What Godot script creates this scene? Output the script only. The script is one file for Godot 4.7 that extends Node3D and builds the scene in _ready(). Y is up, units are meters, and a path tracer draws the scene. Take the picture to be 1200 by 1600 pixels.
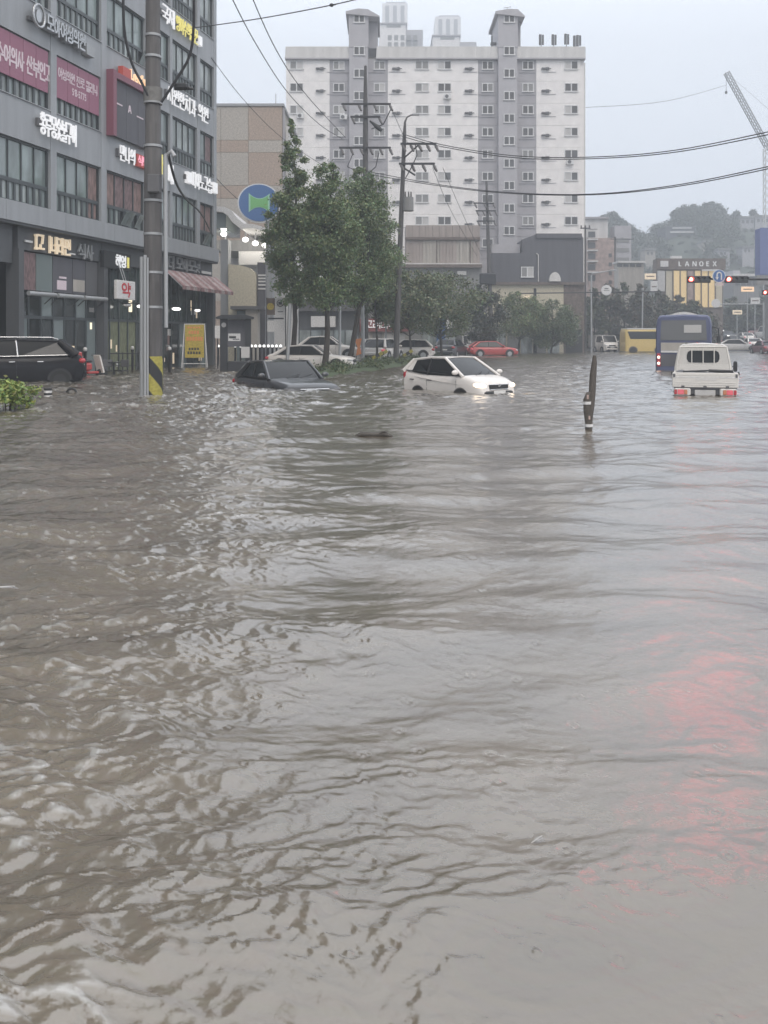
extends Node3D
# A flooded street: level camera with a shifted lens, 1.45 m above the water. Water surface at y = 0.
const F := 1400.0
const EYE := 1.45
const HOR := 530.0
var M := {}
var taken := {}
var rng := RandomNumberGenerator.new()
var cache := {}

# ------------------------------------------------------------------ helpers
func pt(px: float, py: float, d: float) -> Vector3:
	return Vector3((px - 600.0) / F * d, EYE - (py - HOR) / F * d, -d)

func numbered(n: String) -> String:
	if not taken.has(n):
		taken[n] = 0
		return n
	taken[n] += 1
	return "%s_%03d" % [n, taken[n]]

func tag(o: Node, label: String, category: String, group := "") -> Node:
	o.set_meta("label", label)
	o.set_meta("category", category)
	if group != "":
		o.set_meta("group", group)
	return o

func thing(called: String, label: String, category: String, at := Vector3.ZERO, turn := 0.0, group := "") -> Node3D:
	var o := Node3D.new()
	o.name = numbered(called)
	add_child(o, true)
	o.position = at
	o.rotation.y = turn
	tag(o, label, category, group)
	return o

func tool() -> SurfaceTool:
	var st := SurfaceTool.new()
	st.begin(Mesh.PRIMITIVE_TRIANGLES)
	st.set_smooth_group(-1)
	return st

func done(st: SurfaceTool) -> ArrayMesh:
	st.generate_normals()
	return st.commit()

func put(parent: Node, called: String, what, mat: Material, at := Vector3.ZERO) -> MeshInstance3D:
	var mi := MeshInstance3D.new()
	mi.name = numbered(called) if parent == self else called
	mi.mesh = done(what) if what is SurfaceTool else what
	mi.material_override = mat
	mi.position = at
	parent.add_child(mi, true)
	return mi

func struct(called: String, what, mat: Material) -> MeshInstance3D:
	var o := put(self, called, what, mat)
	o.set_meta("kind", "structure")
	return o

# quad turned so that it faces away from ref
func qo(st: SurfaceTool, a: Vector3, b: Vector3, c: Vector3, d: Vector3, ref: Vector3) -> void:
	var n := (a - c).cross(a - b)
	if n.length_squared() < 1e-14:
		n = (a - d).cross(a - c)
	if n.dot((a + b + c + d) * 0.25 - ref) < 0.0:
		for p in [a, d, c, a, c, b]:
			st.add_vertex(p)
	else:
		for p in [a, b, c, a, c, d]:
			st.add_vertex(p)

func bx(st: SurfaceTool, c: Vector3, s: Vector3, b := Basis.IDENTITY) -> void:
	var h := s * 0.5
	var v := []
	for i in 8:
		v.append(c + b * Vector3(h.x * (1 if i & 1 else -1), h.y * (1 if i & 2 else -1), h.z * (1 if i & 4 else -1)))
	for f in [[0, 1, 3, 2], [4, 5, 7, 6], [0, 1, 5, 4], [2, 3, 7, 6], [0, 2, 6, 4], [1, 3, 7, 5]]:
		qo(st, v[f[0]], v[f[1]], v[f[2]], v[f[3]], c)

func span(st: SurfaceTool, x0, x1, y0, y1, z0, z1) -> void:
	bx(st, Vector3((x0 + x1) * 0.5, (y0 + y1) * 0.5, (z0 + z1) * 0.5), Vector3(absf(x1 - x0), absf(y1 - y0), absf(z1 - z0)))

# a box with its edges cut by c
func cbox(st: SurfaceTool, ctr: Vector3, s: Vector3, c: float) -> void:
	var h := s * 0.5
	var rings := []
	for lv in [[-h.y, c], [-h.y + c, 0.0], [h.y - c, 0.0], [h.y, c]]:
		var r := []
		var hx: float = h.x - lv[1]
		var hz: float = h.z - lv[1]
		for p in [[hx, hz - c], [hx - c, hz], [-hx + c, hz], [-hx, hz - c], [-hx, -hz + c], [-hx + c, -hz], [hx - c, -hz], [hx, -hz + c]]:
			r.append(ctr + Vector3(p[0], lv[0], p[1]))
		rings.append(r)
	for k in 3:
		for i in 8:
			var j := (i + 1) % 8
			qo(st, rings[k][i], rings[k][j], rings[k + 1][j], rings[k + 1][i], ctr)
	for k in [0, 3]:
		var r = rings[k]
		qo(st, r[0], r[1], r[2], r[3], ctr)
		qo(st, r[0], r[3], r[4], r[7], ctr)
		qo(st, r[4], r[5], r[6], r[7], ctr)

func tube(st: SurfaceTool, pts: Array, rad, sides := 8, caps := true, smooth := true) -> void:
	st.set_smooth_group(0 if smooth else -1)
	var rings := []
	var up := Vector3.UP
	for i in pts.size():
		var t: Vector3 = (pts[mini(i + 1, pts.size() - 1)] - pts[maxi(i - 1, 0)]).normalized()
		if absf(t.dot(up)) > 0.95:
			up = Vector3.RIGHT if absf(t.x) < 0.9 else Vector3.FORWARD
		var s := t.cross(up).normalized()
		up = s.cross(t).normalized()
		var r: float = rad[i] if rad is Array else rad
		var ring := []
		for k in sides:
			var a := TAU * k / sides
			ring.append(pts[i] + (s * cos(a) + up * sin(a)) * r)
		rings.append(ring)
	for i in pts.size() - 1:
		var mid: Vector3 = (pts[i] + pts[i + 1]) * 0.5
		for k in sides:
			var j := (k + 1) % sides
			qo(st, rings[i][k], rings[i][j], rings[i + 1][j], rings[i + 1][k], mid)
	if caps:
		st.set_smooth_group(-1)
		for e in [0, pts.size() - 1]:
			var inner: Vector3 = pts[1] if e == 0 else pts[e - 1]
			for k in range(1, sides - 1):
				qo(st, rings[e][0], rings[e][k], rings[e][k + 1], rings[e][k + 1], inner)
	st.set_smooth_group(-1)

func bar(st: SurfaceTool, a: Vector3, b: Vector3, r: float, sides := 6, r2 := -1.0) -> void:
	tube(st, [a, b], [r, r if r2 < 0 else r2], sides)

# flat polygon in x, y given in order, pulled out along z
func slab(st: SurfaceTool, poly: Array, z0: float, z1: float) -> void:
	var pv := PackedVector2Array(poly)
	var idx := Geometry2D.triangulate_polygon(pv)
	var mid := Vector3.ZERO
	for p in poly:
		mid += Vector3(p.x, p.y, 0) / poly.size()
	mid.z = (z0 + z1) * 0.5
	for z in [z0, z1]:
		var ref := Vector3(0, 0, mid.z)
		for i in range(0, idx.size(), 3):
			var a := Vector3(pv[idx[i]].x, pv[idx[i]].y, z)
			var b := Vector3(pv[idx[i + 1]].x, pv[idx[i + 1]].y, z)
			var c := Vector3(pv[idx[i + 2]].x, pv[idx[i + 2]].y, z)
			qo(st, a, b, c, c, (a + b + c) / 3.0 + Vector3(0, 0, mid.z - z))
	var turn := 0.0
	for i in poly.size():
		turn += pv[i].cross(pv[(i + 1) % poly.size()])
	for i in poly.size():
		var p: Vector2 = pv[i]
		var q: Vector2 = pv[(i + 1) % poly.size()]
		var out := Vector2(q.y - p.y, p.x - q.x).normalized() * (1.0 if turn > 0 else -1.0)
		var m2 := (p + q) * 0.5 - out
		qo(st, Vector3(p.x, p.y, z0), Vector3(q.x, q.y, z0), Vector3(q.x, q.y, z1), Vector3(p.x, p.y, z1), Vector3(m2.x, m2.y, mid.z))

func disc(st: SurfaceTool, c: Vector3, rx: float, ry: float, z0: float, z1: float, n := 28) -> void:
	var poly := []
	for i in n:
		poly.append(Vector2(c.x + rx * cos(TAU * i / n), c.y + ry * sin(TAU * i / n)))
	slab(st, poly, c.z + z0, c.z + z1)

# smooth sheet through rows of points; facing away from ref
func sheet(st: SurfaceTool, rows: Array, ref: Vector3, smooth := true) -> void:
	st.set_smooth_group(0 if smooth else -1)
	for i in rows.size() - 1:
		for j in rows[i].size() - 1:
			qo(st, rows[i][j], rows[i][j + 1], rows[i + 1][j + 1], rows[i + 1][j], ref)
	st.set_smooth_group(-1)

func ball(parent: Node, called: String, at: Vector3, size: Vector3, mat: Material, seg := 14) -> MeshInstance3D:
	var key := "ball%d" % seg
	if not cache.has(key):
		var s := SphereMesh.new()
		s.radius = 0.5
		s.height = 1.0
		s.radial_segments = seg
		s.rings = seg / 2
		cache[key] = s
	var o := put(parent, called, cache[key], mat, at)
	o.scale = size
	return o

func lin(r: float, g: float, b: float) -> Color:
	return Color(r, g, b).linear_to_srgb()

func mat(n: String, r: float, g: float, b: float, rough := 0.6, opt := {}) -> StandardMaterial3D:
	var m := StandardMaterial3D.new()
	m.resource_name = n
	m.albedo_color = lin(r, g, b)
	m.roughness = rough
	m.metallic = opt.get("metal", 0.0)
	m.metallic_specular = opt.get("spec", 0.5)
	if opt.has("tex"):
		m.albedo_texture = cache[opt.tex]
		m.uv1_triplanar = true
		m.uv1_world_triplanar = opt.get("world", true)
		var s: float = opt.get("scale", 0.3)
		m.uv1_scale = Vector3(s, s, s)
	if opt.has("coat"):
		m.clearcoat_enabled = true
		m.clearcoat = opt.coat
		m.clearcoat_roughness = 0.08
	if opt.has("glow"):
		m.emission_enabled = true
		m.emission = lin(opt.glow.r, opt.glow.g, opt.glow.b)
		m.emission_energy_multiplier = opt.get("power", 1.0)
	if opt.has("back"):
		m.backlight_enabled = true
		m.backlight = opt.back
	if opt.get("vc", false):
		m.vertex_color_use_as_albedo = true
	if opt.has("alpha"):
		m.transparency = BaseMaterial3D.TRANSPARENCY_ALPHA
		m.albedo_color.a = opt.alpha
	M[n] = m
	return m

func noise_tex(key: String, sd: int, freq: float, lo: float, hi: float, stretch := Vector2(1, 1), oct := 5) -> void:
	var n := FastNoiseLite.new()
	n.seed = sd
	n.frequency = freq
	n.fractal_octaves = oct
	var w := int(512 / stretch.x)
	var h := int(512 / stretch.y)
	var im := n.get_seamless_image(w, h)
	im.resize(512, 512, Image.INTERPOLATE_CUBIC)
	im.convert(Image.FORMAT_RGB8)
	for y in 512:
		for x in 512:
			var v := lerpf(lo, hi, im.get_pixel(x, y).r)
			im.set_pixel(x, y, Color(v, v, v))
	im.generate_mipmaps()
	cache[key] = ImageTexture.create_from_image(im)

# ------------------------------------------------------------------ lettering
const INI := "ㄱㄲㄴㄷㄸㄹㅁㅂㅃㅅㅆㅇㅈㅉㅊㅋㅌㅍㅎ"
const FIN := " ㄱㄲㄳㄴㄵㄶㄷㄹㄺㄻㄼㄽㄾㄿㅀㅁㅂㅄㅅㅆㅇㅈㅊㅋㅌㅍㅎ"
const VOW := "ㅏㅐㅑㅒㅓㅔㅕㅖㅗㅘㅙㅚㅛㅜㅝㅞㅟㅠㅡㅢㅣ"
func ring_pts(cy: float, r: float) -> Array:
	var a := []
	for i in 11:
		a.append(Vector2(0.5 + 0.5 * cos(TAU * i / 10), cy + r * sin(TAU * i / 10)))
	return a
func cons(c: String) -> Array:
	var v := func(a: Array) -> Array:
		var o := []
		for i in range(0, a.size(), 2):
			o.append(Vector2(a[i], a[i + 1]))
		return o
	match c:
		"ㄱ": return [v.call([0, 1, 1, 1, 0.85, 0])]
		"ㄲ": return [v.call([0, 1, 0.42, 1, 0.36, 0]), v.call([0.55, 1, 1, 1, 0.92, 0])]
		"ㄴ": return [v.call([0, 1, 0, 0, 1, 0])]
		"ㄷ": return [v.call([1, 1, 0, 1, 0, 0, 1, 0])]
		"ㄹ": return [v.call([0, 1, 1, 1, 1, 0.5, 0, 0.5, 0, 0, 1, 0])]
		"ㅁ": return [v.call([0, 1, 1, 1, 1, 0, 0, 0, 0, 1])]
		"ㅂ": return [v.call([0, 1, 0, 0, 1, 0, 1, 1]), v.call([0, 0.5, 1, 0.5])]
		"ㅅ": return [v.call([0.5, 1, 0, 0]), v.call([0.45, 0.7, 1, 0])]
		"ㅇ": return [ring_pts(0.5, 0.5)]
		"ㅈ": return [v.call([0, 1, 1, 1]), v.call([0.5, 1, 0, 0]), v.call([0.45, 0.65, 1, 0])]
		"ㅊ": return [v.call([0.35, 1.1, 0.65, 1.1]), v.call([0, 0.8, 1, 0.8]), v.call([0.5, 0.8, 0, 0]), v.call([0.45, 0.55, 1, 0])]
		"ㅋ": return [v.call([0, 1, 1, 1, 0.85, 0]), v.call([0, 0.55, 0.95, 0.55])]
		"ㅌ": return [v.call([1, 1, 0, 1, 0, 0, 1, 0]), v.call([0, 0.5, 1, 0.5])]
		"ㅍ": return [v.call([0, 1, 1, 1]), v.call([0, 0, 1, 0]), v.call([0.3, 1, 0.3, 0]), v.call([0.7, 1, 0.7, 0])]
		"ㅎ": return [v.call([0.3, 1.08, 0.7, 1.08]), v.call([0, 0.82, 1, 0.82]), ring_pts(0.32, 0.3)]
	return []
func in_box(strokes: Array, x0, x1, y0, y1) -> Array:
	var o := []
	for s in strokes:
		var q := []
		for p in s:
			q.append(Vector2(lerpf(x0, x1, p.x), lerpf(y0, y1, p.y)))
		o.append(q)
	return o
func vertical(v: String, lo: float) -> Array:
	var m := (1.0 + lo) * 0.5
	var d := (1.0 - lo) * 0.14
	var l := func(x0, y0, x1, y1): return [Vector2(x0, y0), Vector2(x1, y1)]
	match v:
		"ㅏ": return [l.call(0.74, 1, 0.74, lo), l.call(0.74, m, 0.97, m)]
		"ㅐ": return [l.call(0.68, 1, 0.68, lo), l.call(0.68, m, 0.93, m), l.call(0.93, 1, 0.93, lo)]
		"ㅑ": return [l.call(0.74, 1, 0.74, lo), l.call(0.74, m + d, 0.97, m + d), l.call(0.74, m - d, 0.97, m - d)]
		"ㅓ": return [l.call(0.9, 1, 0.9, lo), l.call(0.62, m, 0.9, m)]
		"ㅔ": return [l.call(0.93, 1, 0.93, lo), l.call(0.74, 1, 0.74, lo), l.call(0.58, m, 0.74, m)]
		"ㅕ": return [l.call(0.9, 1, 0.9, lo), l.call(0.62, m + d, 0.9, m + d), l.call(0.62, m - d, 0.9, m - d)]
		"ㅖ": return [l.call(0.93, 1, 0.93, lo), l.call(0.74, 1, 0.74, lo), l.call(0.58, m + d, 0.74, m + d), l.call(0.58, m - d, 0.74, m - d)]
		"ㅣ": return [l.call(0.85, 1, 0.85, lo)]
	return []
func glyph(ch: String) -> Array:
	var c := ch.unicode_at(0) - 0xAC00
	var i := INI[c / 588]
	var v := VOW[(c % 588) / 28]
	var f := FIN[c % 28]
	var has := f != " "
	var out := []
	var split := {"ㅘ": "ㅗㅏ", "ㅚ": "ㅗㅣ", "ㅝ": "ㅜㅓ", "ㅟ": "ㅜㅣ", "ㅢ": "ㅡㅣ", "ㅙ": "ㅗㅐ", "ㅞ": "ㅜㅔ"}
	var lo := 0.4 if has else 0.0
	if v in "ㅏㅐㅑㅒㅓㅔㅕㅖㅣ":
		out += in_box(cons(i), 0.05, 0.52, lo + 0.08 if has else 0.15, 0.95)
		out += vertical(v, lo)
	else:
		var h := v
		var xr := 0.88
		if split.has(v):
			h = split[v][0]
			xr = 0.55
			out += vertical(split[v][1], lo)
		var y0 := 0.64 if has else 0.5
		var yb := 0.42 if has else 0.14
		var yt := 0.56 if has else 0.36
		out += in_box(cons(i), 0.12, xr, y0, 0.97)
		var mx := (0.05 + xr + 0.07) * 0.5
		if h in "ㅗㅛ":
			out.append([Vector2(0.02, yb), Vector2(xr + 0.1, yb)])
			out.append([Vector2(mx, yb), Vector2(mx, yt)])
		elif h in "ㅜㅠ":
			out.append([Vector2(0.02, yt), Vector2(xr + 0.1, yt)])
			out.append([Vector2(mx, yb - (0.0 if has else 0.14)), Vector2(mx, yt)])
		else:
			out.append([Vector2(0.02, (yb + yt) * 0.5), Vector2(xr + 0.1, (yb + yt) * 0.5)])
	if has:
		out += in_box(cons(f), 0.15, 0.9, 0.02, 0.3)
	return out
# each syllable a raised mesh named letter, standing on the plane z = 0 of its parent
func write(parent: Node, text: String, x: float, y: float, size: float, mtl: Material, deep := 0.08, thick := 0.11, wide := 1.0, z := 0.0) -> float:
	for ch in text:
		if ch == " ":
			x += size * 0.4 * wide
			continue
		var st := tool()
		if ch.unicode_at(0) >= 0xAC00:
			for s in glyph(ch):
				for k in s.size() - 1:
					var a := Vector3(s[k].x * size * wide, s[k].y * size, deep * 0.5)
					var b := Vector3(s[k + 1].x * size * wide, s[k + 1].y * size, deep * 0.5)
					var e := (b - a)
					var dir := e.normalized()
					bx(st, (a + b) * 0.5 + Vector3(0, 0, 0.0007 * k), Vector3(e.length() + thick * size * 0.9, thick * size, deep), Basis(dir, Vector3.BACK.cross(dir), Vector3.BACK))
			put(parent, "letter", st, mtl, Vector3(x, y, z))
			x += size * wide * 1.08
		else:
			var tm := TextMesh.new()
			tm.text = ch
			tm.font = cache["font"]
			tm.font_size = 64
			tm.pixel_size = size / 48.0
			tm.depth = deep
			tm.horizontal_alignment = HORIZONTAL_ALIGNMENT_LEFT
			tm.vertical_alignment = VERTICAL_ALIGNMENT_BOTTOM
			var o := put(parent, "letter", tm, mtl, Vector3(x, y - size * 0.3, z + deep * 0.5))
			o.scale = Vector3(wide, 1, 1)
			x += size * wide * (0.42 if ch in "1Iil.-'" else 0.85)
	return x

# ------------------------------------------------------------------ the scene
func _ready() -> void:
	rng.seed = 4711
	var cam := Camera3D.new()
	cam.name = "camera"
	add_child(cam)
	cam.position = Vector3(0, EYE, 0)
	cam.projection = Camera3D.PROJECTION_FRUSTUM
	cam.near = 0.1
	cam.far = 1500.0
	cam.size = 0.1 * 1600.0 / F
	cam.frustum_offset = Vector2(0, -0.1 * (800.0 - HOR) / F)
	cam.current = true
	var env := Environment.new()
	env.background_mode = Environment.BG_SKY
	var sky := Sky.new()
	var sm := ProceduralSkyMaterial.new()
	sm.sky_top_color = lin(0.82, 0.85, 0.9)
	sm.sky_horizon_color = lin(0.43, 0.462, 0.52)
	sm.sky_curve = 0.55
	sm.ground_bottom_color = lin(0.25, 0.24, 0.22)
	sm.ground_horizon_color = lin(0.5, 0.52, 0.55)
	sm.sky_energy_multiplier = 1.3
	sky.sky_material = sm
	env.sky = sky
	env.tonemap_mode = Environment.TONE_MAPPER_LINEAR
	env.tonemap_exposure = 1.93
	env.sdfgi_enabled = true
	env.ssao_enabled = true
	env.ssil_enabled = true
	env.fog_enabled = true
	env.fog_density = 0.0027
	env.fog_light_color = lin(0.62, 0.67, 0.73)
	var we := WorldEnvironment.new()
	we.name = "environment"
	we.environment = env
	add_child(we)
	var sun := DirectionalLight3D.new()
	sun.name = "sun"
	sun.light_energy = 0.5
	sun.light_color = Color(1.0, 0.97, 0.94)
	sun.light_angular_distance = 40.0
	sun.shadow_enabled = true
	add_child(sun)
	sun.rotation = Vector3(deg_to_rad(-52), deg_to_rad(18), 0)
	materials()
	ground()
	water()
	office_block()
	office_signs()
	apartment_block()
	street_buildings()
	far_buildings()
	hills()
	trees()
	poles_and_wires()
	signals()
	vehicles()
	street_furniture()
	debris()

func materials() -> void:
	var f := SystemFont.new()
	f.font_names = PackedStringArray(["Droid Sans"])
	f.font_weight = 700
	cache["font"] = f
	noise_tex("grime", 3, 0.012, 0.72, 1.0)
	noise_tex("speck", 8, 0.05, 0.8, 1.0)
	noise_tex("streak", 5, 0.03, 0.7, 1.02, Vector2(1, 12))
	noise_tex("fine", 16, 0.02, 0.93, 1.0)
	noise_tex("rain", 6, 0.02, 0.88, 1.0, Vector2(1, 10))
	noise_tex("cloth", 15, 0.02, 0.55, 1.0, Vector2(1, 4))
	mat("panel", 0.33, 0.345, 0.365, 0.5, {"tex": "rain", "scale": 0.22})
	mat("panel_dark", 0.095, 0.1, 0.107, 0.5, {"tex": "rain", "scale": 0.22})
	mat("frame_dark", 0.055, 0.065, 0.07, 0.45)
	mat("frame_white", 0.62, 0.62, 0.62, 0.5)
	mat("glass", 0.19, 0.225, 0.225, 0.06, {"spec": 0.75})
	mat("glass_green", 0.3, 0.37, 0.36, 0.07, {"spec": 0.75, "tex": "cloth", "scale": 0.12})
	mat("glass_light", 0.43, 0.48, 0.47, 0.1, {"spec": 0.7, "tex": "cloth", "scale": 0.15})
	mat("glass_shop", 0.05, 0.06, 0.06, 0.08, {"spec": 0.7, "tex": "cloth", "scale": 0.2})
	mat("glass_teal", 0.085, 0.115, 0.11, 0.1, {"spec": 0.7, "tex": "cloth", "scale": 0.2})
	mat("shop_lit", 0.17, 0.18, 0.125, 0.2, {"tex": "cloth", "scale": 0.7, "glow": Color(0.5, 0.56, 0.3), "power": 0.04})
	mat("sign_dimwarm", 0.6, 0.5, 0.38, 0.4, {"glow": Color(0.8, 0.65, 0.45), "power": 0.25})
	mat("glass_car", 0.012, 0.013, 0.014, 0.08, {"spec": 0.4})
	mat("pane_dark", 0.085, 0.082, 0.082, 0.15, {"spec": 0.5})
	mat("pane_mid", 0.22, 0.215, 0.21, 0.2)
	mat("pane_light", 0.46, 0.45, 0.44, 0.3)
	mat("banner_pink", 0.36, 0.15, 0.22, 0.6, {"tex": "speck", "scale": 0.6})
	mat("banner_white", 0.7, 0.7, 0.7, 0.5, {"glow": Color(1, 1, 1), "power": 0.05})
	mat("banner_print", 0.66, 0.56, 0.6, 0.6)
	mat("print_tan", 0.36, 0.24, 0.22, 0.6, {"tex": "cloth", "scale": 0.5})
	mat("print_photo", 0.3, 0.2, 0.2, 0.5, {"tex": "cloth", "scale": 0.9})
	mat("black", 0.02, 0.021, 0.023, 0.5)
	mat("black_metal", 0.03, 0.031, 0.034, 0.4, {"metal": 0.3})
	mat("asphalt", 0.06, 0.06, 0.06, 0.8, {"tex": "grime", "scale": 0.5})
	mat("concrete", 0.23, 0.225, 0.215, 0.8, {"tex": "grime", "scale": 0.8})
	mat("concrete_dark", 0.12, 0.115, 0.115, 0.8, {"tex": "streak", "scale": 0.5})
	mat("steel", 0.45, 0.46, 0.47, 0.35, {"metal": 0.7})
	mat("steel_dull", 0.34, 0.35, 0.36, 0.5, {"metal": 0.3})
	mat("sign_lit", 0.6, 0.6, 0.62, 0.4, {"glow": Color(1, 1, 1), "power": 0.24})
	mat("sign_yellow", 0.8, 0.72, 0.2, 0.4, {"glow": Color(0.95, 0.85, 0.3), "power": 0.14})
	mat("sign_pink", 0.7, 0.3, 0.4, 0.4, {"glow": Color(1, 0.45, 0.55), "power": 0.3})
	mat("sign_warm", 0.8, 0.5, 0.3, 0.4, {"glow": Color(1.0, 0.72, 0.45), "power": 0.3})
	mat("sign_red", 0.35, 0.06, 0.05, 0.5, {"glow": Color(0.6, 0.12, 0.08), "power": 0.08})
	mat("maroon", 0.2, 0.07, 0.1, 0.5)
	mat("red", 0.5, 0.05, 0.06, 0.5)
	mat("white", 0.78, 0.77, 0.76, 0.5, {"tex": "speck", "scale": 0.5})
	mat("lamp_white", 0.9, 0.9, 0.9, 0.4, {"glow": Color(1, 0.98, 0.92), "power": 2.2})
	mat("lamp_dim", 0.9, 0.9, 0.9, 0.4, {"glow": Color(1, 0.98, 0.95), "power": 0.7})
	mat("lamp_red", 0.9, 0.1, 0.08, 0.4, {"glow": Color(1, 0.13, 0.1), "power": 3.0})
	mat("lamp_core", 0.9, 0.3, 0.2, 0.4, {"glow": Color(1, 0.5, 0.33), "power": 6.0})
	mat("lamp_tail", 0.5, 0.1, 0.12, 0.3, {"glow": Color(1, 0.16, 0.2), "power": 0.13})
	mat("pylon_red", 0.7, 0.1, 0.12, 0.4, {"glow": Color(1, 0.2, 0.24), "power": 2.6})
	mat("lens_red", 0.4, 0.03, 0.04, 0.15)
	mat("lens_white", 0.6, 0.58, 0.55, 0.25)
	mat("glass_bus", 0.1, 0.1, 0.1, 0.15, {"spec": 0.6})
	mat("lamp_soft", 0.7, 0.65, 0.5, 0.5, {"glow": Color(1, 0.85, 0.6), "power": 0.5})
	mat("amber", 0.5, 0.2, 0.1, 0.25)
	mat("lens_off", 0.05, 0.06, 0.05, 0.2)
	mat("lamp_head", 0.9, 0.8, 0.7, 0.3, {"glow": Color(1, 0.78, 0.55), "power": 1.3})
	mat("lens_clear", 0.5, 0.5, 0.5, 0.15, {"metal": 0.3})
	mat("yellow", 0.55, 0.42, 0.06, 0.5, {"tex": "grime", "scale": 1.2})
	mat("yellow_pole", 0.45, 0.4, 0.08, 0.6, {"tex": "grime", "scale": 1.5})
	mat("wall_white", 0.84, 0.815, 0.8, 0.85, {"tex": "fine", "scale": 0.08})
	mat("wall_grey", 0.375, 0.365, 0.385, 0.85, {"tex": "fine", "scale": 0.08})
	mat("wall_tower", 0.43, 0.42, 0.44, 0.85, {"tex": "fine", "scale": 0.08})
	mat("parapet", 0.66, 0.645, 0.63, 0.8, {"tex": "rain", "scale": 0.1})
	mat("beige", 0.5, 0.46, 0.41, 0.8, {"tex": "speck", "scale": 0.2})
	mat("tan", 0.46, 0.365, 0.3, 0.8, {"tex": "speck", "scale": 0.2})
	mat("cream", 0.68, 0.62, 0.48, 0.7, {"tex": "speck", "scale": 0.3})
	mat("taupe", 0.36, 0.31, 0.285, 0.7, {"tex": "rain", "scale": 0.25})
	mat("taupe_light", 0.43, 0.4, 0.36, 0.7, {"tex": "rain", "scale": 0.25})
	mat("slate", 0.105, 0.105, 0.12, 0.7, {"tex": "rain", "scale": 0.2})
	mat("brown", 0.2, 0.16, 0.14, 0.8, {"tex": "grime", "scale": 0.3})
	mat("pinkish", 0.5, 0.38, 0.34, 0.8, {"tex": "grime", "scale": 0.15})
	mat("mid_grey", 0.25, 0.25, 0.25, 0.7, {"tex": "rain", "scale": 0.3})
	mat("shop_red", 0.26, 0.09, 0.09, 0.6)
	mat("blue_wall", 0.13, 0.16, 0.32, 0.6)
	mat("sign_blue", 0.06, 0.14, 0.33, 0.35)
	mat("plate_blue", 0.32, 0.38, 0.55, 0.4)
	mat("sign_edge", 0.6, 0.62, 0.65, 0.4)
	mat("sign_green", 0.16, 0.42, 0.16, 0.35)
	mat("sign_mint", 0.3, 0.55, 0.42, 0.35)
	mat("store_yellow", 0.62, 0.47, 0.24, 0.5, {"glow": Color(1.0, 0.72, 0.34), "power": 0.16})
	mat("awning", 0.42, 0.25, 0.25, 0.8, {"tex": "cloth", "scale": 0.6})
	mat("awning_pale", 0.55, 0.46, 0.45, 0.8, {"tex": "cloth", "scale": 0.6})
	mat("bark", 0.07, 0.06, 0.05, 0.9, {"tex": "grime", "scale": 2.0})
	mat("paint_white", 0.68, 0.645, 0.61, 0.35, {"coat": 0.6})
	mat("paint_truck", 0.78, 0.75, 0.7, 0.4, {"coat": 0.3, "tex": "speck", "scale": 1.2, "world": false})
	mat("paint_black", 0.012, 0.012, 0.015, 0.25, {"coat": 0.08, "spec": 0.25})
	mat("paint_grey", 0.04, 0.042, 0.047, 0.3, {"coat": 0.7})
	mat("paint_blue", 0.045, 0.055, 0.13, 0.35, {"coat": 0.5})
	mat("paint_red", 0.4, 0.045, 0.04, 0.3, {"coat": 0.7})
	mat("paint_darkred", 0.13, 0.03, 0.04, 0.3, {"coat": 0.7})
	mat("paint_yellow", 0.55, 0.4, 0.12, 0.4, {"coat": 0.4})
	mat("chrome", 0.7, 0.7, 0.7, 0.2, {"metal": 0.9})
	mat("rubber", 0.02, 0.02, 0.02, 0.85)
	mat("plastic_grey", 0.1, 0.1, 0.105, 0.6)
	mat("leaf", 1, 1, 1, 0.55, {"vc": true, "back": Color(0.25, 0.3, 0.12)})
	mat("grass", 0.07, 0.1, 0.045, 0.9, {"tex": "grime", "scale": 1.5})
	mat("hill_green", 0.09, 0.11, 0.08, 0.95, {"tex": "grime", "scale": 0.02})
	mat("orange", 0.6, 0.22, 0.08, 0.6)
	mat("marker_brown", 0.1, 0.085, 0.072, 0.7, {"tex": "grime", "scale": 3.0})
	mat("wire", 0.03, 0.03, 0.033, 0.6)
	mat("porcelain", 0.1, 0.095, 0.095, 0.4)
	mat("wood_wet", 0.06, 0.05, 0.04, 0.5, {"tex": "grime", "scale": 3.0})

func smooth(a: float, b: float, x: float) -> float:
	return smoothstep(a, b, x)

func ground_at(x: float, d: float) -> float:
	var h := -0.5 + 0.75 * smooth(96, 118, d)
	h += maxf(0.0, d - 122.0) * 0.06 * smooth(10, 45, x)
	return h

func ground() -> void:
	var st := tool()
	st.set_smooth_group(0)
	var ds := [-60.0, -20.0, 0.0, 40.0, 80.0, 92.0, 98.0, 104.0, 110.0, 116.0, 122.0, 130.0, 160.0, 220.0, 320.0, 430.0, 560.0]
	var rows := []
	for d in ds:
		var r := []
		for i in 33:
			var x := (i - 16) / 16.0
			x = x * absf(x) * 260.0
			r.append(Vector3(x, ground_at(x, d), -d))
		rows.append(r)
	sheet(st, rows, Vector3(0, -500, -300))
	struct("ground", st, M.asphalt)

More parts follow.
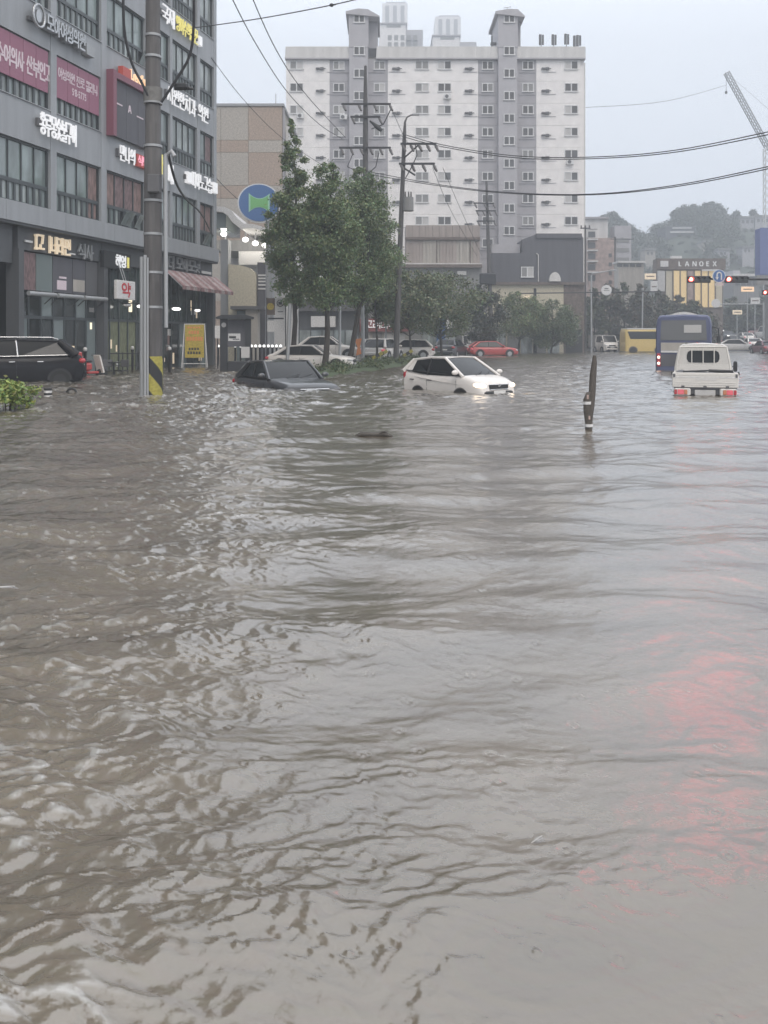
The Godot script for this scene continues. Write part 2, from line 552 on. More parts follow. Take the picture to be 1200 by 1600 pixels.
func water() -> void:
	var n1 := FastNoiseLite.new()
	n1.seed = 21
	n1.frequency = 1.0
	n1.fractal_octaves = 2
	var n2 := FastNoiseLite.new()
	n2.seed = 22
	n2.frequency = 1.0
	n2.fractal_octaves = 3
	var n3 := FastNoiseLite.new()
	n3.seed = 23
	n3.frequency = 1.0
	n3.fractal_type = FastNoiseLite.FRACTAL_RIDGED
	n3.fractal_octaves = 3
	var ds := [-40.0, -25.0, -15.0, -8.0, -4.0, -2.0, -1.0, -0.3, 0.2, 0.6, 0.9]
	var d := 1.05
	while d < 128.0:
		ds.append(d)
		d *= 1.0042
	var nc := 760
	var nr := ds.size()
	var pos := PackedVector3Array()
	pos.resize(nr * nc)
	var col := PackedColorArray()
	col.resize(nr * nc)
	var sa := sin(atan(334.0 / F))
	var ca := cos(atan(334.0 / F))
	# what stands in the current: end, end, half width
	var stands := [[Vector2(-5.83, -22.6), Vector2(-5.83, -22.6), 0.25], [Vector2(3.27, -14.3), Vector2(3.27, -14.3), 0.08], [Vector2(-7.6, -18.2), Vector2(-7.6, -18.2), 0.55], [Vector2(1.4, -26.3), Vector2(2.7, -24.5), 0.75], [Vector2(-3.9, -28.9), Vector2(-2.4, -26.2), 0.9], [Vector2(8.4, -23.4), Vector2(9.3, -26.2), 0.8], [Vector2(-14.5, -29.4), Vector2(-10.8, -30.4), 0.95]]
	for r in nr:
		var dd: float = ds[r]
		var hw := 4.0 + 0.56 * maxf(dd, 0.0) + 0.6 * maxf(-dd, 0.0)
		var far_chop := smooth(9.0, 32.0, dd)
		var away := 0.08 + 0.3 * smooth(3.0, 9.0, dd) + 0.9 * smooth(9.0, 24.0, dd)
		var close := 1.0 - smooth(5.0, 15.0, dd)
		for c in nc:
			var t := 2.0 * c / (nc - 1) - 1.0
			var x := t * (0.45 + 0.55 * t * t) * hw
			var z := -dd
			var lat := x * ca + z * sa
			# the current runs rough along the left kerb and calm over the road
			var a := n1.get_noise_2d(x * 0.34 + z * 0.08, z * 0.75)
			var edge := -0.5 - 0.3 * maxf(dd - 2.0, 0.0) + 0.9 * a
			var T := 0.22 + 0.92 * smooth(edge + 0.9, edge - 1.3 - 0.1 * dd, lat) * smooth(-20.5, -15.0, lat)
			var rush := smooth(-4.0, -7.5, lat) * smooth(13.0, 19.0, dd) * smooth(44.0, 34.0, dd)
			T += 0.7 * rush
			var wx := x + a * 0.25
			var b := n2.get_noise_2d(wx * 1.7 + z * 0.3, z * 2.7 + a)
			var g := n3.get_noise_2d(wx * 3.0, z * 5.2 + b * 0.7)
			var h := a * 0.046 * (0.62 + 0.5 * T) + b * 0.02 * (0.8 * T + away) + (n2.get_noise_2d(x * 0.5 + 7.0, z * 0.85) * 0.055 * far_chop if far_chop > 0.0 else 0.0) + g * 0.0125 * maxf(T - 0.12, 0.0)
			if close > 0.0:
				var q := n1.get_noise_2d(x * 1.9 + 17.0, z * 2.3 - 9.0)
				var R := smooth(-0.05, 0.45, q) * (0.1 + 1.05 * T) + 0.06
				h += n2.get_noise_2d(x * 11.0 + 40.0 + g * 0.6, z * 17.0) * 0.0062 * R * close
				# rain drops
				var cx := floori(x / 0.22)
				var cz := floori(z / 0.22)
				var hs := absi(cx * 73856093 ^ cz * 19349663) % 997
				if hs < 420:
					var dx := x - (cx + 0.25 + 0.5 * (hs % 31) / 31.0) * 0.22
					var dz := z - (cz + 0.25 + 0.5 * (hs % 17) / 17.0) * 0.22
					var rr := sqrt(dx * dx + dz * dz)
					if rr < 0.045:
						h += 0.0035 * cos(rr / 0.045 * PI * 2.5) * (1.0 - rr / 0.045) * close
			var wake := 0.0
			if dd > 12.0 and dd < 34.0:
				var p2 := Vector2(x, z)
				for o in stands:
					var e: float = p2.distance_to(Geometry2D.get_closest_point_to_segment(p2, o[0], o[1])) - o[2]
					if e < 1.6:
						var far := exp(-maxf(e, 0.0) * 2.4)
						h += (0.014 * cos(e * 13.0 + a * 4.0) + 0.016 * b) * far
						wake = maxf(wake, far * smooth(-0.1, 0.4, b + g * 0.5 - 0.15))
			pos[r * nc + c] = Vector3(x, h, z)
			var silt := n1.get_noise_2d(x * 0.6 + 90.0, z * 1.1 + 30.0)
			var foam := smooth(0.5 - 0.15 * rush, 0.8 - 0.2 * rush, g) * smooth(0.5, 1.0, T) * smooth(0.05 - 0.3 * rush, 0.4, silt + b * 0.5)
			var k := 1.0 + 0.3 * silt
			var cc := Color(0.122 * k, 0.1 * k, 0.071 * k)
			col[r * nc + c] = cc.lerp(Color(0.4, 0.4, 0.38), maxf(foam * (0.6 + 0.3 * rush), wake * 0.7))
	var nor := PackedVector3Array()
	nor.resize(nr * nc)
	var idx := PackedInt32Array()
	for r in nr:
		for c in nc:
			var i := r * nc + c
			var e := pos[i + 1 if c < nc - 1 else i] - pos[i - 1 if c > 0 else i]
			var s := pos[i + nc if r < nr - 1 else i] - pos[i - nc if r > 0 else i]
			nor[i] = e.cross(s).normalized()
			if r < nr - 1 and c < nc - 1:
				idx.append_array(PackedInt32Array([i, i + nc, i + 1, i + 1, i + nc, i + nc + 1]))
	var arr := []
	arr.resize(Mesh.ARRAY_MAX)
	arr[Mesh.ARRAY_VERTEX] = pos
	arr[Mesh.ARRAY_NORMAL] = nor
	arr[Mesh.ARRAY_COLOR] = col
	arr[Mesh.ARRAY_INDEX] = idx
	var am := ArrayMesh.new()
	am.add_surface_from_arrays(Mesh.PRIMITIVE_TRIANGLES, arr)
	var wm := mat("muddy_water", 1, 1, 1, 0.17, {"vc": true, "spec": 0.7, "coat": 1.0})
	wm.clearcoat_roughness = 0.23
	# fine rain-beaten ripples
	var rn := FastNoiseLite.new()
	rn.seed = 61
	rn.frequency = 0.028
	rn.fractal_octaves = 4
	rn.fractal_gain = 0.62
	rn.domain_warp_enabled = true
	rn.domain_warp_amplitude = 14.0
	rn.domain_warp_frequency = 0.02
	var rim := rn.get_seamless_image(1024, 1024)
	rim.bump_map_to_normal_map(9.0)
	rim.generate_mipmaps()
	wm.normal_enabled = true
	wm.normal_texture = ImageTexture.create_from_image(rim)
	wm.normal_scale = 0.11
	wm.uv1_triplanar = true
	wm.uv1_world_triplanar = true
	wm.uv1_scale = Vector3(0.37, 0.37, 0.5)
	struct("flood_water", am, wm)

# ------------------------------------------------------------------ commercial block on the left
const OFFICE := Vector3(-9.488, 0, -50.7)
const BAYS := [[-2.15, -0.35], [-5.4, -2.5], [-7.75, -5.65], [-11.65, -8.2], [-15.4, -12.1], [-19.1, -15.8], [-22.85, -19.5], [-26.6, -23.25], [-30.35, -27.0], [-34.1, -30.75], [-37.85, -34.5], [-41.6, -38.25]]

func office_turn() -> float:
	return PI * 0.5 - atan(334.0 / F)

func on_office(called: String, label: String, category: String, x: float, y: float, z: float, group := "") -> Node3D:
	var b := Basis(Vector3.UP, office_turn())
	return thing(called, label, category, OFFICE + b * Vector3(x, y, z), office_turn(), group)

func window_in(parent: Node, x0: float, x1: float, y0: float, y1: float, rail: float, ups: Array, lows: Array, z := -0.22, open_at := []) -> void:
	var st := tool()
	var t := 0.07
	span(st, x0, x1, y1 - t, y1, z, z + 0.12)
	span(st, x0, x1, y0, y0 + t, z, z + 0.13)
	span(st, x0, x0 + t, y0 + t, y1 - t, z, z + 0.12)
	span(st, x1 - t, x1, y0 + t, y1 - t, z, z + 0.12)
	var w := x1 - x0 - 2 * t
	if rail > 0:
		span(st, x0 + t, x1 - t, rail - 0.09, rail + 0.06, z, z + 0.115)
	for i in range(1, ups.size()):
		var x := x0 + t + w * i / ups.size()
		span(st, x - 0.022, x + 0.022, (rail + 0.06) if rail > 0 else y0 + t, y1 - t, z, z + 0.1)
	for i in range(1, lows.size()):
		var x := x0 + t + w * i / lows.size()
		span(st, x - 0.06, x + 0.06, y0 + t, rail - 0.09, z, z + 0.1)
	var fr := put(parent, "window", st, M.frame_dark)
	for i in ups.size():
		var g := tool()
		var a := x0 + t + w * i / ups.size() + 0.022
		var b := x0 + t + w * (i + 1) / ups.size() - 0.022
		span(g, a, b, (rail + 0.06) if rail > 0 else y0 + t, y1 - t, z + 0.02, z + 0.045)
		put(fr, "pane", g, ups[i])
	for i in lows.size():
		var g := tool()
		var a := x0 + t + w * i / lows.size() + 0.06
		var b := x0 + t + w * (i + 1) / lows.size() - 0.06
		if i in open_at:
			bx(g, Vector3((a + b) * 0.5, (y0 + rail) * 0.5, z + 0.3), Vector3(b - a + 0.06, rail - y0 - 0.15, 0.03), Basis(Vector3.RIGHT, 0.5))
		else:
			span(g, a, b, y0 + t, rail - 0.09, z + 0.02, z + 0.045)
		put(fr, "pane", g, lows[i])

func office_block() -> void:
	var o := thing("commercial_building", "grey panelled commercial building with rows of windows and lit shop signs", "building", OFFICE, office_turn())
	var st := tool()
	span(st, -45.0, -0.02, 5.9, 41.6, -14.0, -0.3)
	span(st, -45.0, -0.02, -0.6, 5.9, -14.0, -1.6)
	put(o, "wall", st, M.panel_dark)
	# columns
	var xs := [[-0.35, 0.0]]
	for i in BAYS.size():
		var l: float = BAYS[i + 1][1] if i + 1 < BAYS.size() else -45.0
		xs.append([l, BAYS[i][0]])
	for c in xs:
		st = tool()
		span(st, c[0], c[1], 5.92, 41.6, -0.32, 0.015)
		put(o, "column", st, M.panel)
	# side return of the corner
	for k in 9:
		st = tool()
		span(st, -0.02, 0.0, 5.95 + k * 3.9, 9.83 + k * 3.9, -13.9, -0.34)
		put(o, "side_panel", st, M.panel)
	for r in 9:
		var y := 6.55 + 3.9 * r
		for i in BAYS.size():
			var x0: float = BAYS[i][0]
			var x1: float = BAYS[i][1]
			if i >= 6 or r >= 5:
				# beyond the picture: plain glazing and spandrel
				st = tool()
				span(st, x0 + 0.012, x1 - 0.012, y + 2.36, y + 3.89, -0.3, 0.0)
				put(o, "spandrel_panel", st, M.panel)
				st = tool()
				span(st, x0, x1, y, y + 2.35, -0.29, -0.2)
				put(o, "window", st, M.glass)
				continue
			st = tool()
			span(st, x0 + 0.012, x1 - 0.012, y + 2.36, y + 3.89, -0.3, 0.0)
			put(o, "spandrel_panel", st, M.panel)
			st = tool()
			span(st, x0, x1, y - 0.02, y + 0.01, -0.3, 0.05)
			put(o, "sill", st, M.steel_dull)
			var nu := 4 if x1 - x0 > 2.6 else (3 if x1 - x0 > 2.0 else 2)
			var ups := []
			var lows := []
			var gm: Material = M.glass_green if (i * 7 + r * 3) % 4 != 1 else M.glass_light
			if i == 1 or (i == 0 and r == 2):
				gm = M.glass_light
			for k in nu:
				ups.append(M.glass if (k + i + r) % 5 == 0 and r != 2 else gm)
			for k in nu * 2:
				lows.append(M.glass_light if (k * 3 + i + r) % 7 < 4 else M.glass)
			if i == 3 and r == 0:
				ups = [M.print_tan, M.print_photo, M.print_photo, M.print_tan]
			if i == 4 and r == 0:
				ups[3] = M.print_tan
				lows[6] = M.print_tan
				lows[7] = M.print_tan
			if i == 0 and r == 0:
				ups = [M.print_tan, M.print_tan]
			if i == 0 and r == 1:
				ups = [M.glass, M.print_photo]
			var op := []
			if i == 3 and r == 0:
				op = [3, 4, 6]
			if i == 0 and r == 0:
				op = [1, 2]
			if i == 3 and r == 2:
				op = [7]
			window_in(o, x0, x1, y, y + 2.35, y + 0.82, ups, lows, -0.22, op)
	# deep fascia over the ground floor, in lengths
	var fx := -45.0
	var k2 := 0
	while fx < -0.1:
		var e := minf(fx + 3.75, 0.03)
		st = tool()
		span(st, fx + 0.008, e - 0.008, 5.8, 6.5, -0.3, 0.17)
		put(o, "fascia_panel", st, M.panel)
		fx = e
		k2 += 1
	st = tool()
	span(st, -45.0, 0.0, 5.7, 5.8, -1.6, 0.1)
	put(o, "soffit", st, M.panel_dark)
	# ground floor: sign band, piers, shop glass
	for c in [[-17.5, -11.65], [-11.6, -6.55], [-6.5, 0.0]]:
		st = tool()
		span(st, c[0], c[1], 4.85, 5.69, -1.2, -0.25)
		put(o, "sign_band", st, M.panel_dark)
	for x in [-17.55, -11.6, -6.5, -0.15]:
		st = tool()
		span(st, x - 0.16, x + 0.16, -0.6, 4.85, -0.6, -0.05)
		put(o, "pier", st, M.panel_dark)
	var shops := [[-17.38, -11.76, 7, M.glass_shop], [-11.44, -6.66, 6, M.glass_shop], [-6.34, -0.31, 7, M.glass_shop]]
	for s in shops:
		st = tool()
		var w: float = (s[1] - s[0]) / s[2]
		for i in s[2] + 1:
			span(st, s[0] + w * i - 0.035, s[0] + w * i + 0.035, -0.5, 4.83, -0.55, -0.42)
		span(st, s[0], s[1], 2.25, 2.37, -0.54, -0.43)
		var fr := put(o, "shop_window", st, M.frame_dark)
		for i in s[2]:
			for lv in [[-0.5, 2.25], [2.37, 4.83]]:
				var g := tool()
				span(g, s[0] + w * i + 0.035, s[0] + w * (i + 1) - 0.035, lv[0], lv[1], -0.5, -0.47)
				var gm2: Material = s[3]
				if s[0] < -11 and s[0] > -12 and lv[0] < 0 and i < 4:
					gm2 = M.shop_lit
				elif s[0] > -12 and lv[0] > 0:
					gm2 = M.glass_teal
				elif (i * 5 + int(lv[0])) % 3 == 0:
					gm2 = M.glass
				put(fr, "pane", g, gm2)
	var sr := RandomNumberGenerator.new()
	sr.seed = 12
	var sm := [M.pane_light, M.sign_dimwarm, M.white, M.print_tan, M.sign_dimwarm, M.pane_mid, M.lamp_soft]
	for i in 34:
		var sx := sr.randf_range(-17.2, -0.6)
		if absf(sx + 11.6) < 0.5 or absf(sx + 6.5) < 0.5:
			continue
		var sy := sr.randf_range(0.1, 1.9) if i % 4 else sr.randf_range(2.6, 3.0)
		var sw := sr.randf_range(0.1, 0.4)
		st = tool()
		span(st, sx, sx + sw, sy, sy + sr.randf_range(0.12, 0.6), -0.468, -0.46 - 0.0002 * i)
		put(o, "window_display", st, sm[i % 7])
	# dark vehicle entrance at the near end
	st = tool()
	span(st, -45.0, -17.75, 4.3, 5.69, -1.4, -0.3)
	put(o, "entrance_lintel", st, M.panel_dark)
	st = tool()
	span(st, -20.0, -19.0, 4.24, 4.3, -0.9, -0.6)
	put(o, "entrance_lamp", st, M.lamp_dim)

func office_signs() -> void:
	var o: Node3D
	var st: SurfaceTool
	# silver channel letters with a ring
	o = on_office("clinic_sign", "silver channel letter sign with round ring emblem above pink banner", "sign", -17.0, 13.25, 0.02)
	st = tool()
	for i in 24:
		var a := TAU * i / 24
		var b := TAU * (i + 1) / 24
		bar(st, Vector3(0.36 * cos(a), 0.5 + 0.42 * sin(a), 0.3), Vector3(0.36 * cos(b), 0.5 + 0.42 * sin(b), 0.3), 0.055, 6)
	disc(st, Vector3(0, 0.5, 0), 0.17, 0.25, 0.1, 0.3, 16)
	put(o, "ring_emblem", st, M.steel)
	st = tool()
	span(st, -0.35, 3.3, 0.28, 0.42, 0.0, 0.1)
	put(o, "mounting_rail", st, M.plastic_grey)
	write(o, "모아여성의원", 0.55, 0.15, 0.62, M.steel, 0.22, 0.13, 0.66, 0.08)
	st = tool()
	span(st, 3.35, 3.95, 0.1, 0.55, 0.0, 0.25)
	put(o, "end_box", st, M.steel_dull)
	for b in [[-19.02, -15.87, "수여의사 산부인과", "", "pink window banner with large white lettering at the picture's left edge"], [-15.33, -12.17, "여성의원 진료 클리닉", "513-5775", "pink window banner with smaller lettering and a number, second banner"]]:
		o = on_office("window_banner", b[4], "banner", b[0], 11.13, -0.08, "pink banners over third floor windows")
		var w: float = b[1] - b[0]
		for i in 4:
			st = tool()
			span(st, w * i / 4 + 0.012, w * (i + 1) / 4 - 0.012, 0.0, 1.62, 0.0, 0.03)
			put(o, "banner_panel", st, M.banner_pink)
		if b[3] == "":
			write(o, b[2], 0.04, 0.42, 0.66, M.banner_print, 0.012, 0.12, 0.56, 0.031)
		else:
			write(o, b[2], 0.12, 0.82, 0.42, M.banner_print, 0.012, 0.11, 0.66, 0.031)
			write(o, b[3], 1.1, 0.36, 0.3, M.banner_print, 0.012, 0.1, 0.6, 0.031)
	o = on_office("restaurant_sign", "white lit lettering on grey wall below the pink banners", "sign", -16.7, 9.35, 0.02)
	st = tool()
	span(st, -0.1, 2.5, 0.3, 0.6, 0.0, 0.12)
	put(o, "mounting_rail", st, M.plastic_grey)
	write(o, "홍루몽숯불구이", 0.0, 0.02, 0.82, M.sign_lit, 0.06, 0.075, 0.4, 0.12)
	o = on_office("eatery_sign", "white lit lettering with small pink box beside the utility pole", "sign", -10.75, 9.5, 0.02)
	st = tool()
	span(st, -0.15, 2.3, 0.15, 0.5, 0.0, 0.1)
	put(o, "mounting_rail", st, M.plastic_grey)
	write(o, "만나역", 0.0, 0.0, 0.68, M.sign_lit, 0.06, 0.075, 0.62, 0.1)
	st = tool()
	span(st, 1.5, 2.5, 0.02, 0.58, 0.0, 0.16)
	put(o, "pink_box", st, M.sign_red)
	write(o, "식당", 1.56, 0.1, 0.42, M.sign_pink, 0.03, 0.13, 1.0, 0.161)
	o = on_office("academy_sign", "white and yellow lit lettering high on the grey building", "sign", -6.75, 17.15, 0.02)
	st = tool()
	span(st, -0.1, 4.2, 0.3, 0.6, 0.0, 0.1)
	put(o, "mounting_rail", st, M.plastic_grey)
	write(o, "국제", 0.0, 0.0, 0.85, M.sign_lit, 0.06, 0.075, 0.75, 0.1)
	write(o, "영어수학전문", 1.5, 0.05, 0.75, M.sign_yellow, 0.06, 0.075, 0.52, 0.1)
	st = tool()
	span(st, 4.1, 4.45, 0.1, 0.6, 0.0, 0.2)
	put(o, "end_box", st, M.sign_lit)
	o = on_office("dental_sign", "white lit lettering above third floor windows near building corner", "sign", -6.2, 13.3, 0.02)
	st = tool()
	span(st, -0.1, 5.1, 0.3, 0.6, 0.0, 0.1)
	put(o, "mounting_rail", st, M.plastic_grey)
	write(o, "시원한치과 의원", 0.0, 0.0, 0.8, M.sign_lit, 0.06, 0.075, 0.76, 0.1)
	o = on_office("lesson_sign", "white lit lettering between two white boxes above second floor corner windows", "sign", -4.05, 9.5, 0.02)
	st = tool()
	span(st, -0.1, 3.75, 0.3, 0.55, 0.0, 0.1)
	put(o, "mounting_rail", st, M.plastic_grey)
	for x in [0.0, 3.25]:
		st = tool()
		span(st, x, x + 0.5, 0.12, 0.7, 0.0, 0.2)
		put(o, "lit_box", st, M.sign_lit)
	write(o, "피아노교습", 0.62, 0.02, 0.8, M.sign_lit, 0.06, 0.075, 0.58, 0.1)
	o = on_office("projecting_sign", "yellow and white lit letters half hidden behind the utility pole", "sign", -7.3, 9.5, 0.02)
	write(o, "다", 0.0, 0.1, 0.85, M.sign_yellow, 0.14, 0.14, 0.7, 0.05)
	write(o, "시", 1.1, -0.2, 0.85, M.sign_lit, 0.14, 0.13, 0.7, 0.05)
	# dark board with red cabinet and warm lit letters
	o = on_office("dark_billboard", "large dark window board with red surround and warm lit letters on top", "sign", -11.7, 10.4, 0.02)
	st = tool()
	for i in 3:
		span(st, 0.3 + i * 1.07, 1.35 + i * 1.07, 0.05, 2.55, 0.1, 0.2)
	put(o, "board", st, M.slate)
	st = tool()
	span(st, 0.0, 0.28, 0.0, 2.9, 0.0, 0.35)
	span(st, 0.28, 3.5, 2.58, 2.85, 0.0, 0.35)
	put(o, "red_surround", st, M.maroon)
	st = tool()
	span(st, 0.9, 1.6, 2.86, 3.3, 0.05, 0.3)
	put(o, "red_box", st, M.sign_red)
	write(o, "Lee's", 1.65, 2.9, 0.5, M.sign_warm, 0.1, 0.1, 0.85, 0.15)
	write(o, "A", 1.5, 1.35, 0.35, M.banner_print, 0.02, 0.1, 1.0, 0.201)
	st = tool()
	span(st, 0.45, 1.0, 1.5, 1.56, 0.2, 0.215)
	span(st, 2.3, 2.9, 1.35, 1.41, 0.2, 0.215)
	put(o, "printed_line", st, M.banner_print)
	# ground floor signs
	o = on_office("pharmacy_sign", "square white sign with one red syllable hung before shop window", "sign", -11.5, 3.25, 0.35)
	st = tool()
	cbox(st, Vector3(0.8, 0.4, 0), Vector3(1.6, 0.84, 0.16), 0.02)
	put(o, "panel", st, M.white)
	write(o, "약", 0.38, 0.1, 0.6, M.red, 0.015, 0.13, 1.3, 0.081)
	st = tool()
	bar(st, Vector3(0.7, 0.82, 0), Vector3(0.7, 1.7, -0.3), 0.02)
	bar(st, Vector3(0.9, 0.82, 0), Vector3(0.9, 1.7, -0.3), 0.02)
	put(o, "hanger", st, M.steel_dull)
	o = on_office("ornate_shop_sign", "warm white decorative lettering on dark band over ground floor shop", "sign", -16.6, 4.85, -0.22)
	st = tool()
	span(st, -0.55, -0.1, 0.3, 0.38, 0.0, 0.06)
	span(st, 2.4, 2.8, 0.1, 0.16, 0.0, 0.06)
	put(o, "dash", st, M.white)
	write(o, "I고씨네라면", 0.0, 0.05, 0.62, M.sign_dimwarm, 0.08, 0.12, 0.68, 0.02)
	o = on_office("grey_shop_sign", "dull grey lettering on dark band left of white square sign", "sign", -13.6, 4.8, -0.22)
	write(o, "식사", 0.0, 0.05, 0.6, M.steel_dull, 0.08, 0.12, 0.9, 0.02)
	o = on_office("small_lit_sign", "small white and yellow lit sign on dark box over pharmacy front", "sign", -11.2, 4.6, -0.22)
	st = tool()
	span(st, -0.6, 1.7, 0.0, 0.75, 0.0, 0.2)
	put(o, "box", st, M.black)
	write(o, "혜영", 0.35, 0.12, 0.5, M.sign_lit, 0.03, 0.14, 0.85, 0.2)
	st = tool()
	span(st, 1.35, 1.5, 0.12, 0.6, 0.2, 0.23)
	put(o, "yellow_stroke", st, M.sign_yellow)
	o = on_office("cafe_sign", "silver lettering on dark wall above the pink awning", "sign", -5.9, 5.05, -0.22)
	write(o, "더 모아도넛", 0.3, 0.0, 0.62, M.steel_dull, 0.1, 0.11, 1.05, 0.03)
	st = tool()
	span(st, 4.3, 5.5, 0.02, 0.16, 0.05, 0.1)
	put(o, "small_plate", st, M.white)
	# posters across the first shop
	o = on_office("poster_board", "band of dark photo posters over the ground floor shop window", "poster", -17.35, 3.35, -0.4)
	var xs := [0.0, 1.1, 2.2, 3.6, 4.6, 5.55]
	var ms := [M.print_photo, M.glass, M.slate, M.slate, M.plastic_grey]
	for i in 5:
		st = tool()
		span(st, xs[i] + 0.02, xs[i + 1] - 0.02, 0.0, 1.45, 0.0, 0.06)
		put(o, "poster", st, ms[i])
	st = tool()
	span(st, 2.5, 3.15, 0.12, 0.5, 0.06, 0.075)
	put(o, "white_label", st, M.banner_print)
	st = tool()
	span(st, 2.65, 3.15, 0.58, 0.66, 0.06, 0.075)
	put(o, "white_label", st, M.banner_print)
	st = tool()
	span(st, 3.65, 4.5, 0.1, 0.6, 0.06, 0.07)
	put(o, "grey_label", st, M.taupe_light)
	for i in 3:
		o = on_office("retracted_awning", ["rolled pale shop awning nearest the dark vehicle entrance", "rolled pale shop awning in the middle of three", "rolled pale shop awning nearest the white square sign"][i], "awning", -17.2 + i * 1.9, 3.1, -0.2, "rolled awnings over the shop window")
		st = tool()
		bar(st, Vector3(0, 0.1, 0.2), Vector3(1.75, 0.1, 0.2), 0.09, 8)
		put(o, "roll", st, M.steel_dull)
		st = tool()
		bar(st, Vector3(0.15, 0.05, 0.18), Vector3(0.15, -0.25, -0.2), 0.02)
		bar(st, Vector3(1.6, 0.05, 0.18), Vector3(1.6, -0.25, -0.2), 0.02)
		put(o, "bracket", st, M.black_metal)
	# pitched awning by the corner
	o = on_office("pink_awning", "faded pink sloping awning in three lengths at building corner", "awning", -6.3, 4.05, -0.05)
	for i in 3:
		var x0 := 0.05 + i * 2.15
		for s in 5:
			st = tool()
			var a := x0 + s * 0.41
			qo(st, Vector3(a, 0.9, 0.0), Vector3(a + 0.41, 0.9, 0.0), Vector3(a + 0.41, 0.06, 1.05), Vector3(a, 0.06, 1.05), Vector3(a, 0, -1))
			qo(st, Vector3(a, 0.88, -0.02), Vector3(a + 0.41, 0.88, -0.02), Vector3(a + 0.41, 0.03, 1.02), Vector3(a, 0.03, 1.02), Vector3(a, 9, 9))
			span(st, a, a + 0.405, -0.12, 0.05, 1.03, 1.05)
			put(o, "cloth_strip", st, M.awning if s % 2 == 0 else M.awning_pale)
		st = tool()
		bar(st, Vector3(x0, 0.0, 1.02), Vector3(x0 + 2.05, 0.0, 1.02), 0.025)
		bar(st, Vector3(x0, 0.9, 0), Vector3(x0, 0.0, 1.02), 0.02)
		bar(st, Vector3(x0 + 2.05, 0.9, 0), Vector3(x0 + 2.05, 0.0, 1.02), 0.02)
		put(o, "awning_frame", st, M.steel_dull)
	# lamps under the soffit
	for p in [[-9.25, "bright oval ceiling lamp left of the utility pole", 0.75, M.lamp_white], [-5.75, "bright oval ceiling lamp right of the utility pole", 0.75, M.lamp_white], [-10.6, "dim oval ceiling lamp below the white square sign", 0.6, M.lens_clear], [-3.3, "small dim ceiling lamp under the pink awning", 0.4, M.lamp_dim]]:
		o = on_office("ceiling_lamp", p[1], "lamp", p[0], 2.95, 0.4, "lamps over the shop fronts")
		ball(o, "diffuser", Vector3(0, 0.02, 0), Vector3(p[2], 0.16, 0.3), p[3])
		st = tool()
		span(st, -0.25, 0.25, 0.08, 0.13, -0.12, 0.12)
		bar(st, Vector3(0, 0.1, 0), Vector3(0, 0.3, -0.85), 0.02)
		put(o, "bracket", st, M.black_metal)

# ------------------------------------------------------------------ apartment block
const S := 13.084
func ax(px: float) -> float:
	return (px - 447.0) / S
func ay(py: float) -> float:
	return EYE - (py - HOR) / S

func flat_window(parent: Node, x: float, y: float, w: float, h: float, z: float, a: Material, b: Material) -> void:
	var key := "fw%.2f_%.2f" % [w, h]
	if not cache.has(key):
		var st := tool()
		var t := 0.09
		span(st, -w / 2, w / 2, h / 2 - t, h / 2, 0, 0.09)
		span(st, -w / 2 - 0.05, w / 2 + 0.05, -h / 2 - 0.03, -h / 2 + t, 0, 0.14)
		span(st, -w / 2, -w / 2 + t, -h / 2 + t, h / 2 - t, 0, 0.09)
		span(st, w / 2 - t, w / 2, -h / 2 + t, h / 2 - t, 0, 0.09)
		span(st, -0.06, 0.06, -h / 2 + t, h / 2 - t, 0, 0.1)
		cache[key] = done(st)
		var g := tool()
		span(g, -w / 4 + 0.075, w / 4 - 0.075, -h / 2 + t, h / 2 - t, 0.012, 0.03)
		cache[key + "g"] = done(g)
	var f := put(parent, "window", cache[key], M.frame_white, Vector3(x, y, z))
	put(f, "pane", cache[key + "g"], a, Vector3(-w / 4 + 0.015, 0, 0))
	put(f, "pane", cache[key + "g"], b, Vector3(w / 4 - 0.015, 0, 0))

